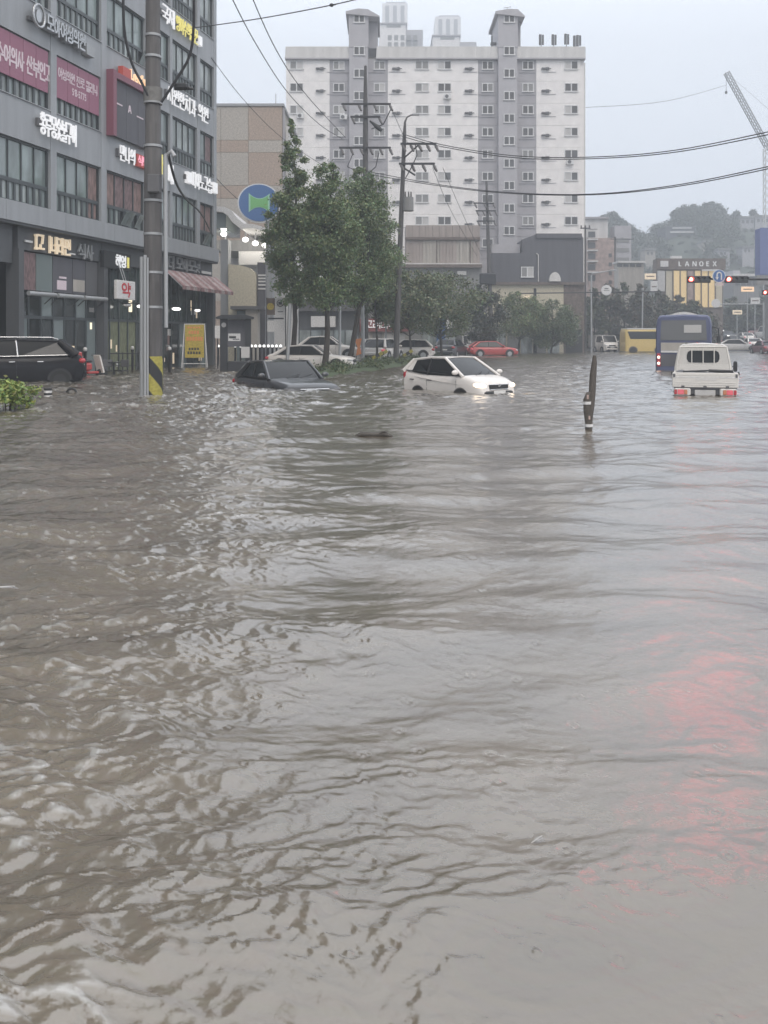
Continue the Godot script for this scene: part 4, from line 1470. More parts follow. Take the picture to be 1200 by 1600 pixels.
# shape: list of [height, radius] up the crown
func tree(called: String, label: String, at: Vector3, trunk_r: float, shape: Array, n: int, per: int, leaf: float, tint: Color, sd: int, lean := 0.0, group := "") -> Node3D:
	var o := thing(called, label, "tree", at, 0.0, group)
	var r := RandomNumberGenerator.new()
	r.seed = sd
	var lo: float = shape[0][0]
	var hi: float = shape[-1][0]
	var st := tool()
	var axis := func(y: float) -> Vector3: return Vector3(lean * minf(y, lo + 1.0) + 0.12 * sin(y * 0.9 + sd), y, 0.1 * sin(y * 0.7 + sd * 2.0))
	var pts := []
	var rads := []
	for i in 9:
		var y := -0.5 + (hi * 0.86 + 0.5) * i / 8.0
		pts.append(axis.call(y))
		rads.append(trunk_r * (1.0 - 0.8 * i / 8.0) * (1.2 if i == 0 else 1.0))
	tube(st, pts, rads, 9)
	put(o, "trunk", st, M.bark)
	var clumps := []
	var lb := tool()
	for i in n:
		var f := (i + r.randf()) / n
		var y := lerpf(lo, hi, f)
		var rr := 0.0
		for k in shape.size() - 1:
			if y >= shape[k][0] and y <= shape[k + 1][0]:
				rr = lerpf(shape[k][1], shape[k + 1][1], (y - shape[k][0]) / (shape[k + 1][0] - shape[k][0]))
		var a := r.randf() * TAU
		var cr := clampf(rr * r.randf_range(0.2, 0.52), leaf * 1.6, 1.0 if leaf < 0.4 else 3.0)
		var q := maxf(rr - cr * 0.6, 0.0) * sqrt(r.randf_range(0.12, 1.5))
		var c: Vector3 = axis.call(y) + Vector3(cos(a) * q, 0, sin(a) * q)
		clumps.append([c, cr])
		if i % 2 == 0 and q > 0.3:
			var y0 := clampf(y - q * 0.9, lo * 0.75, hi * 0.85)
			bar(lb, axis.call(y0), c, trunk_r * 0.28, 5, trunk_r * 0.06)
	put(o, "limbs", lb, M.bark)
	put(o, "crown", foliage(clumps, per, leaf, tint, sd), M.leaf)
	return o

func trees() -> void:
	var g := Color(0.125, 0.185, 0.085)
	var grp := "large trees on the planted median"
	var t3 := [[456.0, 47.0, "tallest median tree with pointed top, nearest the round blue sign", [[3.2, 0.7], [4.4, 1.3], [7.0, 1.5], [9.2, 1.1], [11.2, 0.6], [12.9, 0.1]], 0.03, 0.16],
		[505.0, 45.0, "broad median tree with straight trunk, middle of the large three", [[3.1, 0.9], [4.4, 1.5], [7.0, 1.7], [9.0, 1.2], [10.3, 0.4]], 0.07, 0.17],
		[541.0, 50.0, "broad median tree by the curved street lamp, rightmost of the large three", [[3.4, 0.9], [4.8, 1.7], [8.0, 1.9], [9.9, 1.4], [11.0, 0.4]], 0.26, 0.17]]
	for i in 3:
		var a = t3[i]
		tree("median_tree", a[2], Vector3(bw(a[1], a[0]), 0, -a[1]), a[5], a[3], 84, 360, 0.078, g, 31 + i, a[4], grp)
	# smaller trees further down the median and at the shops
	var sm := [[586.0, 56.0, 0.09, [[2.8, 0.9], [4.5, 1.9], [6.6, 1.6], [8.2, 0.4]], Color(0.11, 0.15, 0.08), "slim median tree standing behind the striped road barriers"],
		[640.0, 62.0, 0.1, [[2.3, 1.3], [3.8, 2.6], [5.2, 2.2], [6.2, 0.6]], Color(0.12, 0.155, 0.085), "rounded small tree under the pale blue street sign"],
		[690.0, 68.0, 0.12, [[2.0, 1.5], [3.8, 3.1], [5.4, 2.7], [6.5, 0.8]], Color(0.115, 0.15, 0.08), "spreading small tree before the taupe building"],
		[752.0, 80.0, 0.14, [[1.0, 1.2], [3.0, 2.1], [5.2, 1.6], [6.4, 0.3]], Color(0.06, 0.075, 0.058), "dark bushy tree at the foot of the utility pole"],
		[812.0, 92.0, 0.13, [[2.0, 1.5], [3.4, 3.1], [5.0, 2.3], [6.4, 0.5]], Color(0.13, 0.175, 0.08), "light green tree before the cream shop floor, left of signal pole"],
		[862.0, 93.0, 0.13, [[1.0, 1.6], [2.8, 2.9], [4.4, 2.2], [5.6, 0.5]], Color(0.1, 0.14, 0.075), "green tree before the cream shop floor, right of signal pole"]]
	for i in sm.size():
		var a = sm[i]
		tree("street_tree", a[5], Vector3(bw(a[1], a[0]), -0.1, -a[1]), a[2], a[3], 52, 240, 0.11, a[4], 51 + i, 0.02, "smaller trees along the road")
	# wooded embankment right of centre
	var em := [[930.0, 452.0], [952.0, 446.0], [975.0, 444.0], [1002.0, 446.0], [1030.0, 456.0], [1056.0, 462.0], [1080.0, 470.0], [1100.0, 486.0]]
	var places := ["leftmost on the embankment, behind the grey street lamp", "behind the white round road sign", "above the front of the yellow bus", "behind the thin pale post", "above the blue bus, left end of its roof", "above the middle of the blue bus", "below the left red signal", "right end of the embankment, below the yellow store"]
	for i in em.size():
		var d := 116.0 + 3.0 * (i % 3)
		var x := bw(d, em[i][0])
		var gy := ground_at(x, d)
		var h := bh(d, em[i][1]) - gy
		tree("embankment_tree", "dark green dense tree " + places[i], Vector3(x, gy, -d), 0.16, [[0.2, 1.5], [h * 0.4, 2.2], [h * 0.75, 1.9], [h, 0.4]], 34, 130, 0.24, Color(0.065, 0.08, 0.045) if i % 2 == 0 else Color(0.085, 0.085, 0.06), 71 + i, 0.0, "trees on the embankment")
	var rt := [[1146.0, 466.0, 150.0, "grey green tree under the right red signals, left one"], [1172.0, 470.0, 155.0, "grey green tree under the right red signals, middle one"], [1198.0, 466.0, 150.0, "grey green tree cut by the right edge under the blue building"]]
	for i in 3:
		var a = rt[i]
		var x := bw(a[2], a[0])
		var gy := ground_at(x, a[2])
		var h: float = bh(a[2], a[1]) - gy
		tree("roadside_tree", a[3], Vector3(x, gy, -a[2]), 0.2, [[0.6, 1.6], [h * 0.45, 3.0], [h * 0.8, 2.2], [h, 0.4]], 30, 120, 0.34, Color(0.075, 0.09, 0.06), 91 + i, 0.0, "trees beside the rising road")
	# bush near the left edge
	var o := thing("shrub", "bright green leafy shrub standing in the water at left edge", "shrub", Vector3(bw(18.2, 12), 0, -18.2))
	var st := tool()
	var cl := []
	var r := RandomNumberGenerator.new()
	r.seed = 5
	for i in 26:
		var a := r.randf() * TAU
		var q := sqrt(r.randf()) * 0.55
		var p := Vector3(cos(a) * q, 0.12 + r.randf() * 0.52 * (1.0 - q * 0.5), sin(a) * q * 0.8)
		cl.append([p, 0.15])
		bar(st, Vector3(p.x * 0.2, -0.5, p.z * 0.2), p, 0.012, 5, 0.005)
	put(o, "stems", st, M.bark)
	put(o, "foliage", foliage(cl, 95, 0.05, Color(0.2, 0.28, 0.08), 6, 0.6), M.leaf)
	# planted strip of the median
	var edge := [[516.0, 33.5], [560.0, 38.0], [622.0, 45.5], [655.0, 55.0], [690.0, 70.0], [715.0, 84.0]]
	var rows := []
	cl = []
	for e in edge.size():
		var x := bw(edge[e][1], edge[e][0])
		var z: float = -edge[e][1]
		rows.append([Vector3(x - 3.6, -0.4, z), Vector3(x - 3.3, 0.1, z), Vector3(x - 1.7, 0.14, z), Vector3(x - 0.3, 0.1, z), Vector3(x, -0.4, z)])
		if e < edge.size() - 1:
			var x2 := bw(edge[e + 1][1], edge[e + 1][0])
			var z2: float = -edge[e + 1][1]
			for i in int((z - z2) * 5.0):
				var f := r.randf()
				cl.append([Vector3(lerpf(x, x2, f) - r.randf_range(0.1, 3.4), r.randf_range(0.1, 0.28), lerpf(z, z2, f)), r.randf_range(0.16, 0.34)])
	st = tool()
	sheet(st, rows, Vector3(0, -200, -50))
	struct("median_bed", st, M.grass)
	var gr := put(self, "median_planting", foliage(cl, 60, 0.06, Color(0.07, 0.1, 0.045), 8), M.leaf)
	gr.set_meta("kind", "stuff")
	tag(gr, "low green planting along the flooded median under the trees", "plants")

func hill_h(x: float, d: float) -> float:
	# ridge height by direction, rising away from the road
	var px := 600.0 + x / d * F
	var prof := [[880.0, 392.0], [930.0, 360.0], [955.0, 352.0], [985.0, 376.0], [1003.0, 386.0], [1030.0, 372.0], [1060.0, 352.0], [1110.0, 344.0], [1150.0, 362.0], [1200.0, 362.0], [1260.0, 350.0], [1420.0, 380.0]]
	var y := 396.0
	for i in prof.size() - 1:
		if px >= prof[i][0] and px <= prof[i + 1][0]:
			y = lerpf(prof[i][1], prof[i + 1][1], (px - prof[i][0]) / (prof[i + 1][0] - prof[i][0]))
	var ridge := bh(330.0, y)
	return lerpf(ground_at(x, 200.0) - 1.0, ridge, smooth(195.0, 330.0, d)) - maxf(0, d - 340.0) * 0.12

func hills() -> void:
	var st := tool()
	var rows := []
	for i in 25:
		var d := 190.0 + i * 11.0
		var r := []
		for j in 49:
			var x := (0.18 + j * 0.0105) * 330.0 * (0.75 + 0.25 * d / 330.0)
			r.append(Vector3(x, hill_h(x, d) + 0.8 * sin(x * 0.31 + d * 0.17), -d))
		rows.append(r)
	sheet(st, rows, Vector3(100, -800, -300))
	struct("wooded_hill", st, M.hill_green)
	var r := RandomNumberGenerator.new()
	r.seed = 77
	# the wood on the slope: one mass
	var mm := MultiMesh.new()
	mm.transform_format = MultiMesh.TRANSFORM_3D
	var cl := []
	for i in 9:
		cl.append([Vector3(r.randfn() * 0.35, 0.5 + r.randf() * 0.5, r.randfn() * 0.35), 0.42])
	mm.mesh = foliage(cl, 42, 0.13, Color(0.06, 0.078, 0.05), 9)
	mm.instance_count = 1300
	for i in 1300:
		var d := r.randf_range(205.0, 345.0)
		var x := r.randf_range(0.2, 0.6) * d
		var s := r.randf_range(1.8, 3.6)
		var hp := 600.0 + x / d * F
		if (hp > 1034 and hp < 1094 and d > 215 and d < 294) or (hp > 1148 and hp < 1212 and d > 250 and d < 322):
			s *= 0.33
		mm.set_instance_transform(i, Transform3D(Basis(Vector3.UP, r.randf() * TAU).scaled(Vector3(s, s * r.randf_range(0.9, 1.3), s)), Vector3(x, hill_h(x, d) - 0.6, -d)))
	var w := MultiMeshInstance3D.new()
	w.name = "hillside_wood"
	w.multimesh = mm
	w.material_override = M.leaf
	add_child(w)
	w.set_meta("kind", "stuff")
	tag(w, "hazy green wood covering the far hillside on the right", "wood")
	# trees that stand out on the ridge
	var rd := [[944.0, 338.0, 5.0], [958.0, 334.0, 5.0], [972.0, 346.0, 4.5], [1068.0, 326.0, 9.0], [1084.0, 321.0, 10.0], [1110.0, 318.0, 10.0], [1124.0, 324.0, 7.0], [1150.0, 332.0, 4.0], [1176.0, 330.0, 3.5]]
	var names := ["leftmost, above the pink building", "second from left, above the pink building", "third from left, on the left shoulder", "broad one left of the highest pair", "left one of the highest pair", "right one of the highest pair", "just right of the highest pair", "small one left of the hilltop houses", "small one among the hilltop houses"]
	for i in rd.size():
		var d := 326.0
		var x := bw(d, rd[i][0])
		var gy := hill_h(x, d)
		var h := bh(d, rd[i][1]) - gy
		tree("ridge_tree", "hazy ridge tree on far hill, " + names[i], Vector3(x, gy, -d), 0.3, [[0.5, rd[i][2] * 0.3], [h * 0.5, rd[i][2] * 0.5], [h * 0.8, rd[i][2] * 0.42], [h, 0.5]], 26, 90, 0.55, Color(0.06, 0.078, 0.052), 120 + i, 0.0, "trees on the far ridge")
	# buildings on the hill
	var d := 290.0
	var o := thing("hillside_building", "long dark building with two pale stripes on the far hillside", "building", Vector3(0, 0, -d))
	part_box(o, "wall", M.slate, d, 1040, 1086, 385, 355, -9.0, 0.0)
	part_box(o, "pale_stripe", M.white, d, 1050, 1080, 357.5, 355.2, 0.0, 0.5)
	part_box(o, "pale_stripe", M.white, d, 1047, 1083, 364, 361.5, 0.0, 0.5)
	part_box(o, "roof", M.plastic_grey, d, 1038, 1088, 355, 353.5, -9.5, 0.6)
	for e in [[1008.0, 1024.0, 388.0, 262.0, "small pale house low on the far hill, leftmost"], [1098.0, 1112.0, 376.0, 270.0, "small pale house on the far hill right of the dark building"], [1122.0, 1140.0, 388.0, 258.0, "small grey house on the far hill above the turn sign"], [1160.0, 1178.0, 384.0, 262.0, "small pale house on the far hill near the right edge"]]:
		o = thing("hillside_house", e[4], "house", Vector3(0, 0, -e[3]), 0.0, "small houses on the far hillside")
		part_box(o, "wall", M.wall_tower if e[0] > 1110 else M.beige, e[3], e[0], e[1], e[2] + 34, e[2] + 3, -5.0, 0.0)
		part_box(o, "roof", M.mid_grey, e[3], e[0] - 1, e[1] + 1, e[2] + 3, e[2], -5.4, 0.5)
		for i in 2:
			part_box(o, "window", M.pane_dark, e[3], e[0] + 3 + i * 6, e[0] + 6 + i * 6, e[2] + 10, e[2] + 6, 0.0, 0.1)
	for h in [[1156, 1178, 338, "pale hilltop house left of the right edge"], [1180, 1206, 336, "pale hilltop house cut by the right edge"]]:
		o = thing("hilltop_house", h[3], "house", Vector3(0, 0, -318), 0.0, "houses on the far hilltop")
		part_box(o, "wall", M.wall_tower, 318, h[0], h[1], 372, h[2] + 3, -7.0, 0.0)
		part_box(o, "roof", M.mid_grey, 318, h[0] - 1, h[1] + 1, h[2] + 3, h[2], -7.5, 0.5)
		for i in 3:
			part_box(o, "window", M.pane_dark, 318, h[0] + 3 + i * 7, h[0] + 7 + i * 7, h[2] + 11, h[2] + 6, 0.0, 0.1)

# ------------------------------------------------------------------ poles, wires
func wire(label: String, pts: Array, r: float, group := "overhead wires", called := "overhead_wire") -> void:
	var c := []
	for p in pts:
		c.append(pt(p[0], p[1], p[2]))
	var q := []
	for i in c.size() - 1:
		var p0: Vector3 = c[maxi(i - 1, 0)]
		var p3: Vector3 = c[mini(i + 2, c.size() - 1)]
		for k in 8:
			q.append(c[i].cubic_interpolate(c[i + 1], p0, p3, k / 8.0))
	q.append(c[-1])
	var st := tool()
	tube(st, q, r, 5)
	var o := put(self, called, st, M.wire)
	tag(o, label, "wire", group)

func crossarm(o: Node, x0: float, x1: float, y: float, n: int, hang := true) -> void:
	var st := tool()
	span(st, x0, x1, y - 0.06, y + 0.06, 0.18, 0.3)
	var a := put(o, "crossarm", st, M.black_metal)
	for i in n:
		var x := lerpf(x0 + 0.1, x1 - 0.1, float(i) / maxi(n - 1, 1))
		var k := tool()
		if hang:
			tube(k, [Vector3(x, y - 0.06, 0.24), Vector3(x + 0.08, y - 0.2, 0.3), Vector3(x + 0.2, y - 0.5, 0.45)], [0.05, 0.1, 0.07], 7)
		else:
			tube(k, [Vector3(x, y + 0.06, 0.24), Vector3(x, y + 0.2, 0.24), Vector3(x, y + 0.34, 0.24)], [0.05, 0.09, 0.05], 7)
		put(a, "insulator", k, M.porcelain)

func poles_and_wires() -> void:
	var st := tool()
	# near pole
	var o := thing("utility_pole", "thick concrete utility pole with pipes and yellow black striped base", "pole", Vector3(bw(22.6, 239), 0, -22.6))
	tube(st, [Vector3(0, -0.6, 0), Vector3(0, 3.0, 0), Vector3(0, 6.3, 0), Vector3(0, 6.32, 0), Vector3(0, 13.5, 0)], [0.235, 0.225, 0.215, 0.19, 0.165], 20)
	put(o, "shaft", st, M.concrete_dark)
	for p in [[56, 0.185], [89, 0.195], [161, 0.22], [229, 0.222], [314, 0.225], [366, 0.227], [426, 0.228], [480, 0.23]]:
		st = tool()
		var y := bh(22.6, p[0])
		tube(st, [Vector3(0, y - 0.03, 0), Vector3(0, y + 0.03, 0)], p[1] + 0.012, 20)
		put(o, "steel_band", st, M.steel_dull)
	st = tool()
	tube(st, [Vector3(0, bh(22.6, 160), 0), Vector3(0, bh(22.6, 138), 0)], 0.235, 20)
	put(o, "collar", st, M.concrete)
	for p in [[-0.24, 0.1, 402, 0.055, 0.12], [-0.13, 0.25, 400, 0.035, 0.13], [-0.06, 0.27, 404, 0.02, 0.14]]:
		st = tool()
		tube(st, [Vector3(p[0], -0.5, p[1]), Vector3(p[0], bh(22.6, p[2]), p[1])], p[3] * 1.25, 12)
		put(o, "conduit", st, M.steel_dull)
	st = tool()
	tube(st, [Vector3(0.36, bh(22.6, 512), 0.12), Vector3(0.34, bh(22.6, 262), 0.12), Vector3(0.36, bh(22.6, 244), 0.12), Vector3(0.5, bh(22.6, 238), 0.12), Vector3(0.56, bh(22.6, 246), 0.12)], [0.05, 0.06, 0.06, 0.06, 0.07], 10)
	put(o, "riser_pipe", st, M.steel_dull)
	for s in 2:
		st = tool()
		st.set_smooth_group(0)
		var n := 60
		for i in n:
			for k in 44:
				var y0 := -0.3 + k * 0.03
				var a0 := TAU * i / n
				var a1 := TAU * (i + 1) / n
				var off := 0.05
				# stripes climb round the pole
				var t0 := fposmod((i / float(n)) * 3.0, 1.0)
				var band := int(floor(fposmod(k * 0.03 * 1.2 - t0 * 0.7, 1.0) * 2.0))
				if band == s:
					qo(st, Vector3(cos(a0) * 0.246, y0, sin(a0) * 0.246), Vector3(cos(a1) * 0.246, y0, sin(a1) * 0.246), Vector3(cos(a1) * 0.246, y0 + 0.03, sin(a1) * 0.246), Vector3(cos(a0) * 0.246, y0 + 0.03, sin(a0) * 0.246), Vector3(0, y0, 0))
		put(o, "striped_guard", st, [M.yellow_pole, M.black][s])
	crossarm(o, -1.2, 1.2, 12.6, 3, false)
	st = tool()
	cbox(st, Vector3(0.1, bh(22.6, 290), 0.3), Vector3(0.3, 0.45, 0.2), 0.02)
	put(o, "junction_box", st, M.plastic_grey)
	st = tool()
	cbox(st, Vector3(0.75, bh(22.6, 137), 0.1), Vector3(0.34, 0.16, 0.2), 0.04)
	tube(st, [Vector3(0.58, bh(22.6, 137), 0.1), Vector3(0.9, bh(22.6, 139), 0.1), Vector3(1.05, bh(22.6, 141), 0.1)], [0.1, 0.05, 0.02], 8)
	put(o, "cable_closure", st, M.black)
	wire("thick black cable looping down to the near pole's collar from upper left", [[193, -60, 21.5], [194, 40, 21.9], [205, 95, 22.2], [222, 130, 22.35], [232, 150, 22.4]], 0.035, "cables on the near pole", "hanging_cable")
	wire("thick black cable looping down to the near pole from upper right", [[302, -60, 21.5], [303, 30, 21.9], [297, 85, 22.2], [275, 125, 22.3], [252, 160, 22.4]], 0.035, "cables on the near pole", "hanging_cable")
	wire("black cable from the near pole sagging down to the building corner", [[262, 236, 22.5], [275, 285, 24.0], [292, 312, 30.0], [315, 335, 40.0], [332, 368, 49.0]], 0.035, "cables on the near pole", "hanging_cable")
	# middle pole with two crossarms
	var d := 60.0
	o = thing("utility_pole", "tall dark utility pole with two wide crossarms above the trees", "pole", Vector3(bw(d, 571), 0, -d))
	st = tool()
	tube(st, [Vector3(0, -0.5, 0), Vector3(0, bh(d, 180), 0), Vector3(0, bh(d, 103), 0)], [0.21, 0.17, 0.09], 12)
	put(o, "shaft", st, M.concrete_dark)
	crossarm(o, -1.6, 1.7, bh(d, 164), 4)
	crossarm(o, -1.75, 1.7, bh(d, 232), 6)
	crossarm(o, -1.0, 1.0, bh(d, 184), 2)
	st = tool()
	tube(st, [Vector3(0.3, bh(d, 190), 0.2), Vector3(0.8, bh(d, 200), 0.3), Vector3(1.1, bh(d, 206), 0.3)], [0.06, 0.16, 0.12], 8)
	put(o, "cable_closure", st, M.black)
	st = tool()
	tube(st, [Vector3(1.75, bh(d, 170), 0.3), Vector3(1.2, bh(d, 196), 0.3), Vector3(0.4, bh(d, 203), 0.25)], 0.04, 6)
	tube(st, [Vector3(-0.8, bh(d, 240), 0.3), Vector3(-1.2, bh(d, 262), 0.3), Vector3(-0.2, bh(d, 272), 0.25)], 0.035, 6)
	tube(st, [Vector3(0.9, bh(d, 240), 0.3), Vector3(0.7, bh(d, 262), 0.3), Vector3(0.2, bh(d, 272), 0.25)], 0.035, 6)
	put(o, "jumper_cable", st, M.wire)
	# pole with curved lamp
	d = 55.0
	o = thing("lamp_pole", "leaning utility pole with curved street lamp arm and grey transformer", "pole", Vector3(bw(d, 618), 0, -d))
	var top := Vector3(bw(d, 632) - bw(d, 618), bh(d, 210), 0)
	st = tool()
	tube(st, [Vector3(0, -0.5, 0), top * 0.6, top, top + Vector3(0.03, 0.75, 0), top + Vector3(0.15, 1.05, 0), top + Vector3(0.4, 1.18, 0), top + Vector3(0.62, 1.22, 0)], [0.19, 0.16, 0.12, 0.07, 0.05, 0.045, 0.04], 10)
	put(o, "shaft", st, M.concrete_dark)
	st = tool()
	cbox(st, top + Vector3(0.7, 1.22, 0), Vector3(0.45, 0.12, 0.2), 0.03)
	put(o, "lamp_head", st, M.steel_dull)
	var nodes := [[226, 0.3, 2.5, 5], [257, 0.2, 2.4, 4]]
	for c in nodes:
		crossarm(o, c[1], c[2], bh(d, c[0]), c[3])
	st = tool()
	bar(st, Vector3(0.5, bh(d, 248), 0.1), Vector3(1.4, bh(d, 228), 0.24), 0.05)
	bar(st, Vector3(0.45, bh(d, 262), 0.1), Vector3(1.2, bh(d, 275), 0.24), 0.06)
	tube(st, [Vector3(1.2, bh(d, 226), 0.3), Vector3(1.3, bh(d, 245), 0.4), Vector3(1.0, bh(d, 262), 0.4), Vector3(0.6, bh(d, 280), 0.3)], 0.035, 6)
	put(o, "brace", st, M.black_metal)
	st = tool()
	tube(st, [Vector3(0.78, bh(d, 330), 0.1), Vector3(0.78, bh(d, 309), 0.1)], 0.33, 14)
	var tr := put(o, "transformer", st, M.mid_grey)
	st = tool()
	for x in [0.6, 0.8, 0.95]:
		tube(st, [Vector3(x, bh(d, 309), 0.1), Vector3(x, bh(d, 300), 0.1)], [0.06, 0.04], 7)
	put(tr, "bushing", st, M.porcelain)
	# right pole over the slate building
	d = 88.0
	o = thing("utility_pole", "dark utility pole with several short crossarms left of slate building", "pole", Vector3(bw(d, 769), 0, -d))
	st = tool()
	var lean := bw(d, 760) - bw(d, 769)
	tube(st, [Vector3(0, -0.5, 0), Vector3(lean * 0.6, bh(d, 400), 0), Vector3(lean, bh(d, 283), 0)], [0.24, 0.2, 0.11], 10)
	put(o, "shaft", st, M.concrete_dark)
	for c in [[318, -1.4, 0.6, 3], [330, -1.2, 0.8, 4], [346, -1.1, 0.7, 3]]:
		crossarm(o, c[1] + lean * 0.8, c[2] + lean * 0.8, bh(d, c[0]), c[3])
	st = tool()
	cbox(st, Vector3(lean * 0.3 - 0.3, bh(d, 436), 0.2), Vector3(1.6, 1.1, 0.6), 0.1)
	put(o, "transformer_bank", st, M.black_metal)
	# far poles
	for p in [[914.5, 354.0, 98.0, 0.09, "thin dark pole at the right corner of slate building", [[357, -0.6, 0.5]]], [961.0, 370.0, 145.0, 0.16, "dark pole with crossarm before the pink building", [[374, -0.8, 3.0]]]]:
		o = thing("distant_pole", p[4], "pole", Vector3(bw(p[2], p[0]), 0, -p[2]))
		st = tool()
		tube(st, [Vector3(0, 0, 0), Vector3(0, bh(p[2], p[1]), 0)], [p[3] * 1.3, p[3]], 8)
		put(o, "shaft", st, M.concrete_dark)
		for c in p[5]:
			crossarm(o, c[1], c[2], bh(p[2], c[0]), 3, false)
	o = thing("street_lamp", "pale grey street lamp with long arm near the white truck", "lamp", Vector3(bw(96, 924), 0, -96))
	st = tool()
	tube(st, [Vector3(0, 0, 0), Vector3(0, bh(96, 430), 0), Vector3(0.15, bh(96, 427), 0), Vector3(2.1, bh(96, 423), 0)], [0.1, 0.08, 0.07, 0.05], 8)
	put(o, "post", st, M.steel_dull)
	st = tool()
	cbox(st, Vector3(2.3, bh(96, 422.5), 0), Vector3(0.7, 0.14, 0.3), 0.03)
	put(o, "lamp_head", st, M.steel_dull)
	o = thing("plain_post", "thin pale post rising behind the yellow bus", "post", Vector3(bw(108, 1003), 0.1, -108))
	st = tool()
	bar(st, Vector3.ZERO, Vector3(0.1, bh(108, 455), 0), 0.09, 8)
	put(o, "shaft", st, M.steel_dull)
	st = tool()
	cbox(st, Vector3(0.1, bh(108, 453), 0), Vector3(0.3, 0.25, 0.3), 0.04)
	put(o, "cap", st, M.steel_dull)
	# wires across the sky
	for k in 2:
		wire("upper of two sagging wire pairs over the road at right, %s strand" % ["top", "lower"][k], [[628, 209 + 4 * k, 55], [690, 226 + 3 * k, 52], [800, 243 + 3 * k, 48], [920, 245.5 + 2.6 * k, 44], [1060, 234 + 3.2 * k, 40], [1260, 193 + 5 * k, 34]], 0.024)
	for k in 2:
		wire("lower of two sagging wire pairs over the road at right, %s strand" % ["top", "lower"][k], [[575, 268 + 4 * k, 60], [690, 289 + 2 * k, 55], [800, 301 + 1.5 * k, 50], [930, 303 + 1.2 * k, 45], [1070, 287 + 2.5 * k, 40], [1260, 247 + 4 * k, 34]], 0.024)
	wire("single wire with a small ball crossing the sky beside the grey building", [[300, 44, 46], [400, 30, 43], [518, 8, 40], [600, -12, 38]], 0.026)
	wire("left of two long wires falling from the top edge to the middle pole", [[340, -50, 30], [395, 60, 36], [450, 145, 46], [500, 195, 54], [535, 217, 60]], 0.02)
	wire("right of two long wires falling from the top edge to the middle pole", [[375, -50, 30], [430, 75, 37], [480, 150, 47], [540, 215, 60]], 0.02)
	wire("thin wire falling from the grey building's corner over the chequered building", [[330, 90, 50], [380, 155, 54], [440, 215, 60], [510, 262, 66]], 0.018)
	wire("thin wire low over the forecourt canopy", [[330, 270, 50], [370, 310, 54], [430, 355, 60]], 0.018)
	for k in 2:
		wire("faint wire slanting down from lamp pole to slate building, %s one" % ["left", "right"][k], [[676 + 16 * k, 262, 55], [705 + 16 * k, 330, 66], [745 + 8 * k, 400, 84]], 0.016)
	wire("faint wire from middle pole's top arm to lamp pole", [[612, 170, 60], [625, 200, 57.5], [638, 226, 55]], 0.02)
	wire("thin faint wire in the sky right of apartment block", [[915, 168, 120], [1040, 158, 130], [1135, 133, 165]], 0.03)
	var bl := thing("wire_ball", "small dark ball clamped on the single sky wire", "marker", pt(518, 8, 40))
	ball(bl, "shell", Vector3.ZERO, Vector3(0.2, 0.16, 0.16), M.wire)
	ball(bl, "clamp", Vector3(0.12, 0.02, 0), Vector3(0.16, 0.07, 0.07), M.wire)

# ------------------------------------------------------------------ signals and signs over the road
func signal_head(called: String, label: String, at: Vector3, n: int, lit: int, group: String, s := 1.0, vertical := false, power_light := 0.0) -> Node3D:
	var o := thing(called, label, "traffic light", at, 0.0, group)
	var w := (0.34 * n + 0.06) * s
	var st := tool()
	cbox(st, Vector3(0, 0, 0), Vector3(0.42 * s, w, 0.22 * s) if vertical else Vector3(w, 0.42 * s, 0.22 * s), 0.04 * s)
	put(o, "housing", st, M.black)
	for i in n:
		var off := (i - (n - 1) * 0.5) * 0.34 * s
		var c := Vector3(0, -off, 0.11 * s) if vertical else Vector3(off, 0, 0.11 * s)
		st = tool()
		disc(st, c, 0.13 * s, 0.13 * s, 0.0, 0.03 * s, 16)
		var l := put(o, "lens", st, M.lamp_red if i == lit else M.lens_off)
		if i == lit:
			ball(l, "bulb", c + Vector3(0, 0, 0.03 * s), Vector3(0.17, 0.17, 0.08) * s, M.lamp_core)
			var li := OmniLight3D.new()
			li.name = "red_light"
			li.light_color = Color(1, 0.12, 0.1)
			li.light_energy = power_light if power_light > 0 else 0.15
			li.light_size = 0.12 * s
			li.omni_range = 25.0
			li.shadow_enabled = true
			o.add_child(li)
			li.position = c + Vector3(0, 0, 0.14 * s)
		var v := tool()
		var rows := []
		for k in 9:
			var a := PI * k / 8.0
			var e := Vector3(cos(a) * 0.15 * s, sin(a) * 0.15 * s, 0)
			rows.append([c + e, c + e + Vector3(0, 0, 0.2 * s)])
		sheet(v, rows, c)
		put(o, "visor", v, M.black)
	return o

func round_sign(label: String, at: Vector3, r: float, face: Material, edge: Material) -> Node3D:
	var o := thing("round_sign", label, "sign", at)
	var st := tool()
	disc(st, Vector3.ZERO, r, r, -0.02, 0.02, 28)
	put(o, "edge", st, edge)
	st = tool()
	disc(st, Vector3.ZERO, r * 0.9, r * 0.9, 0.02, 0.03, 28)
	put(o, "face", st, face)
	return o

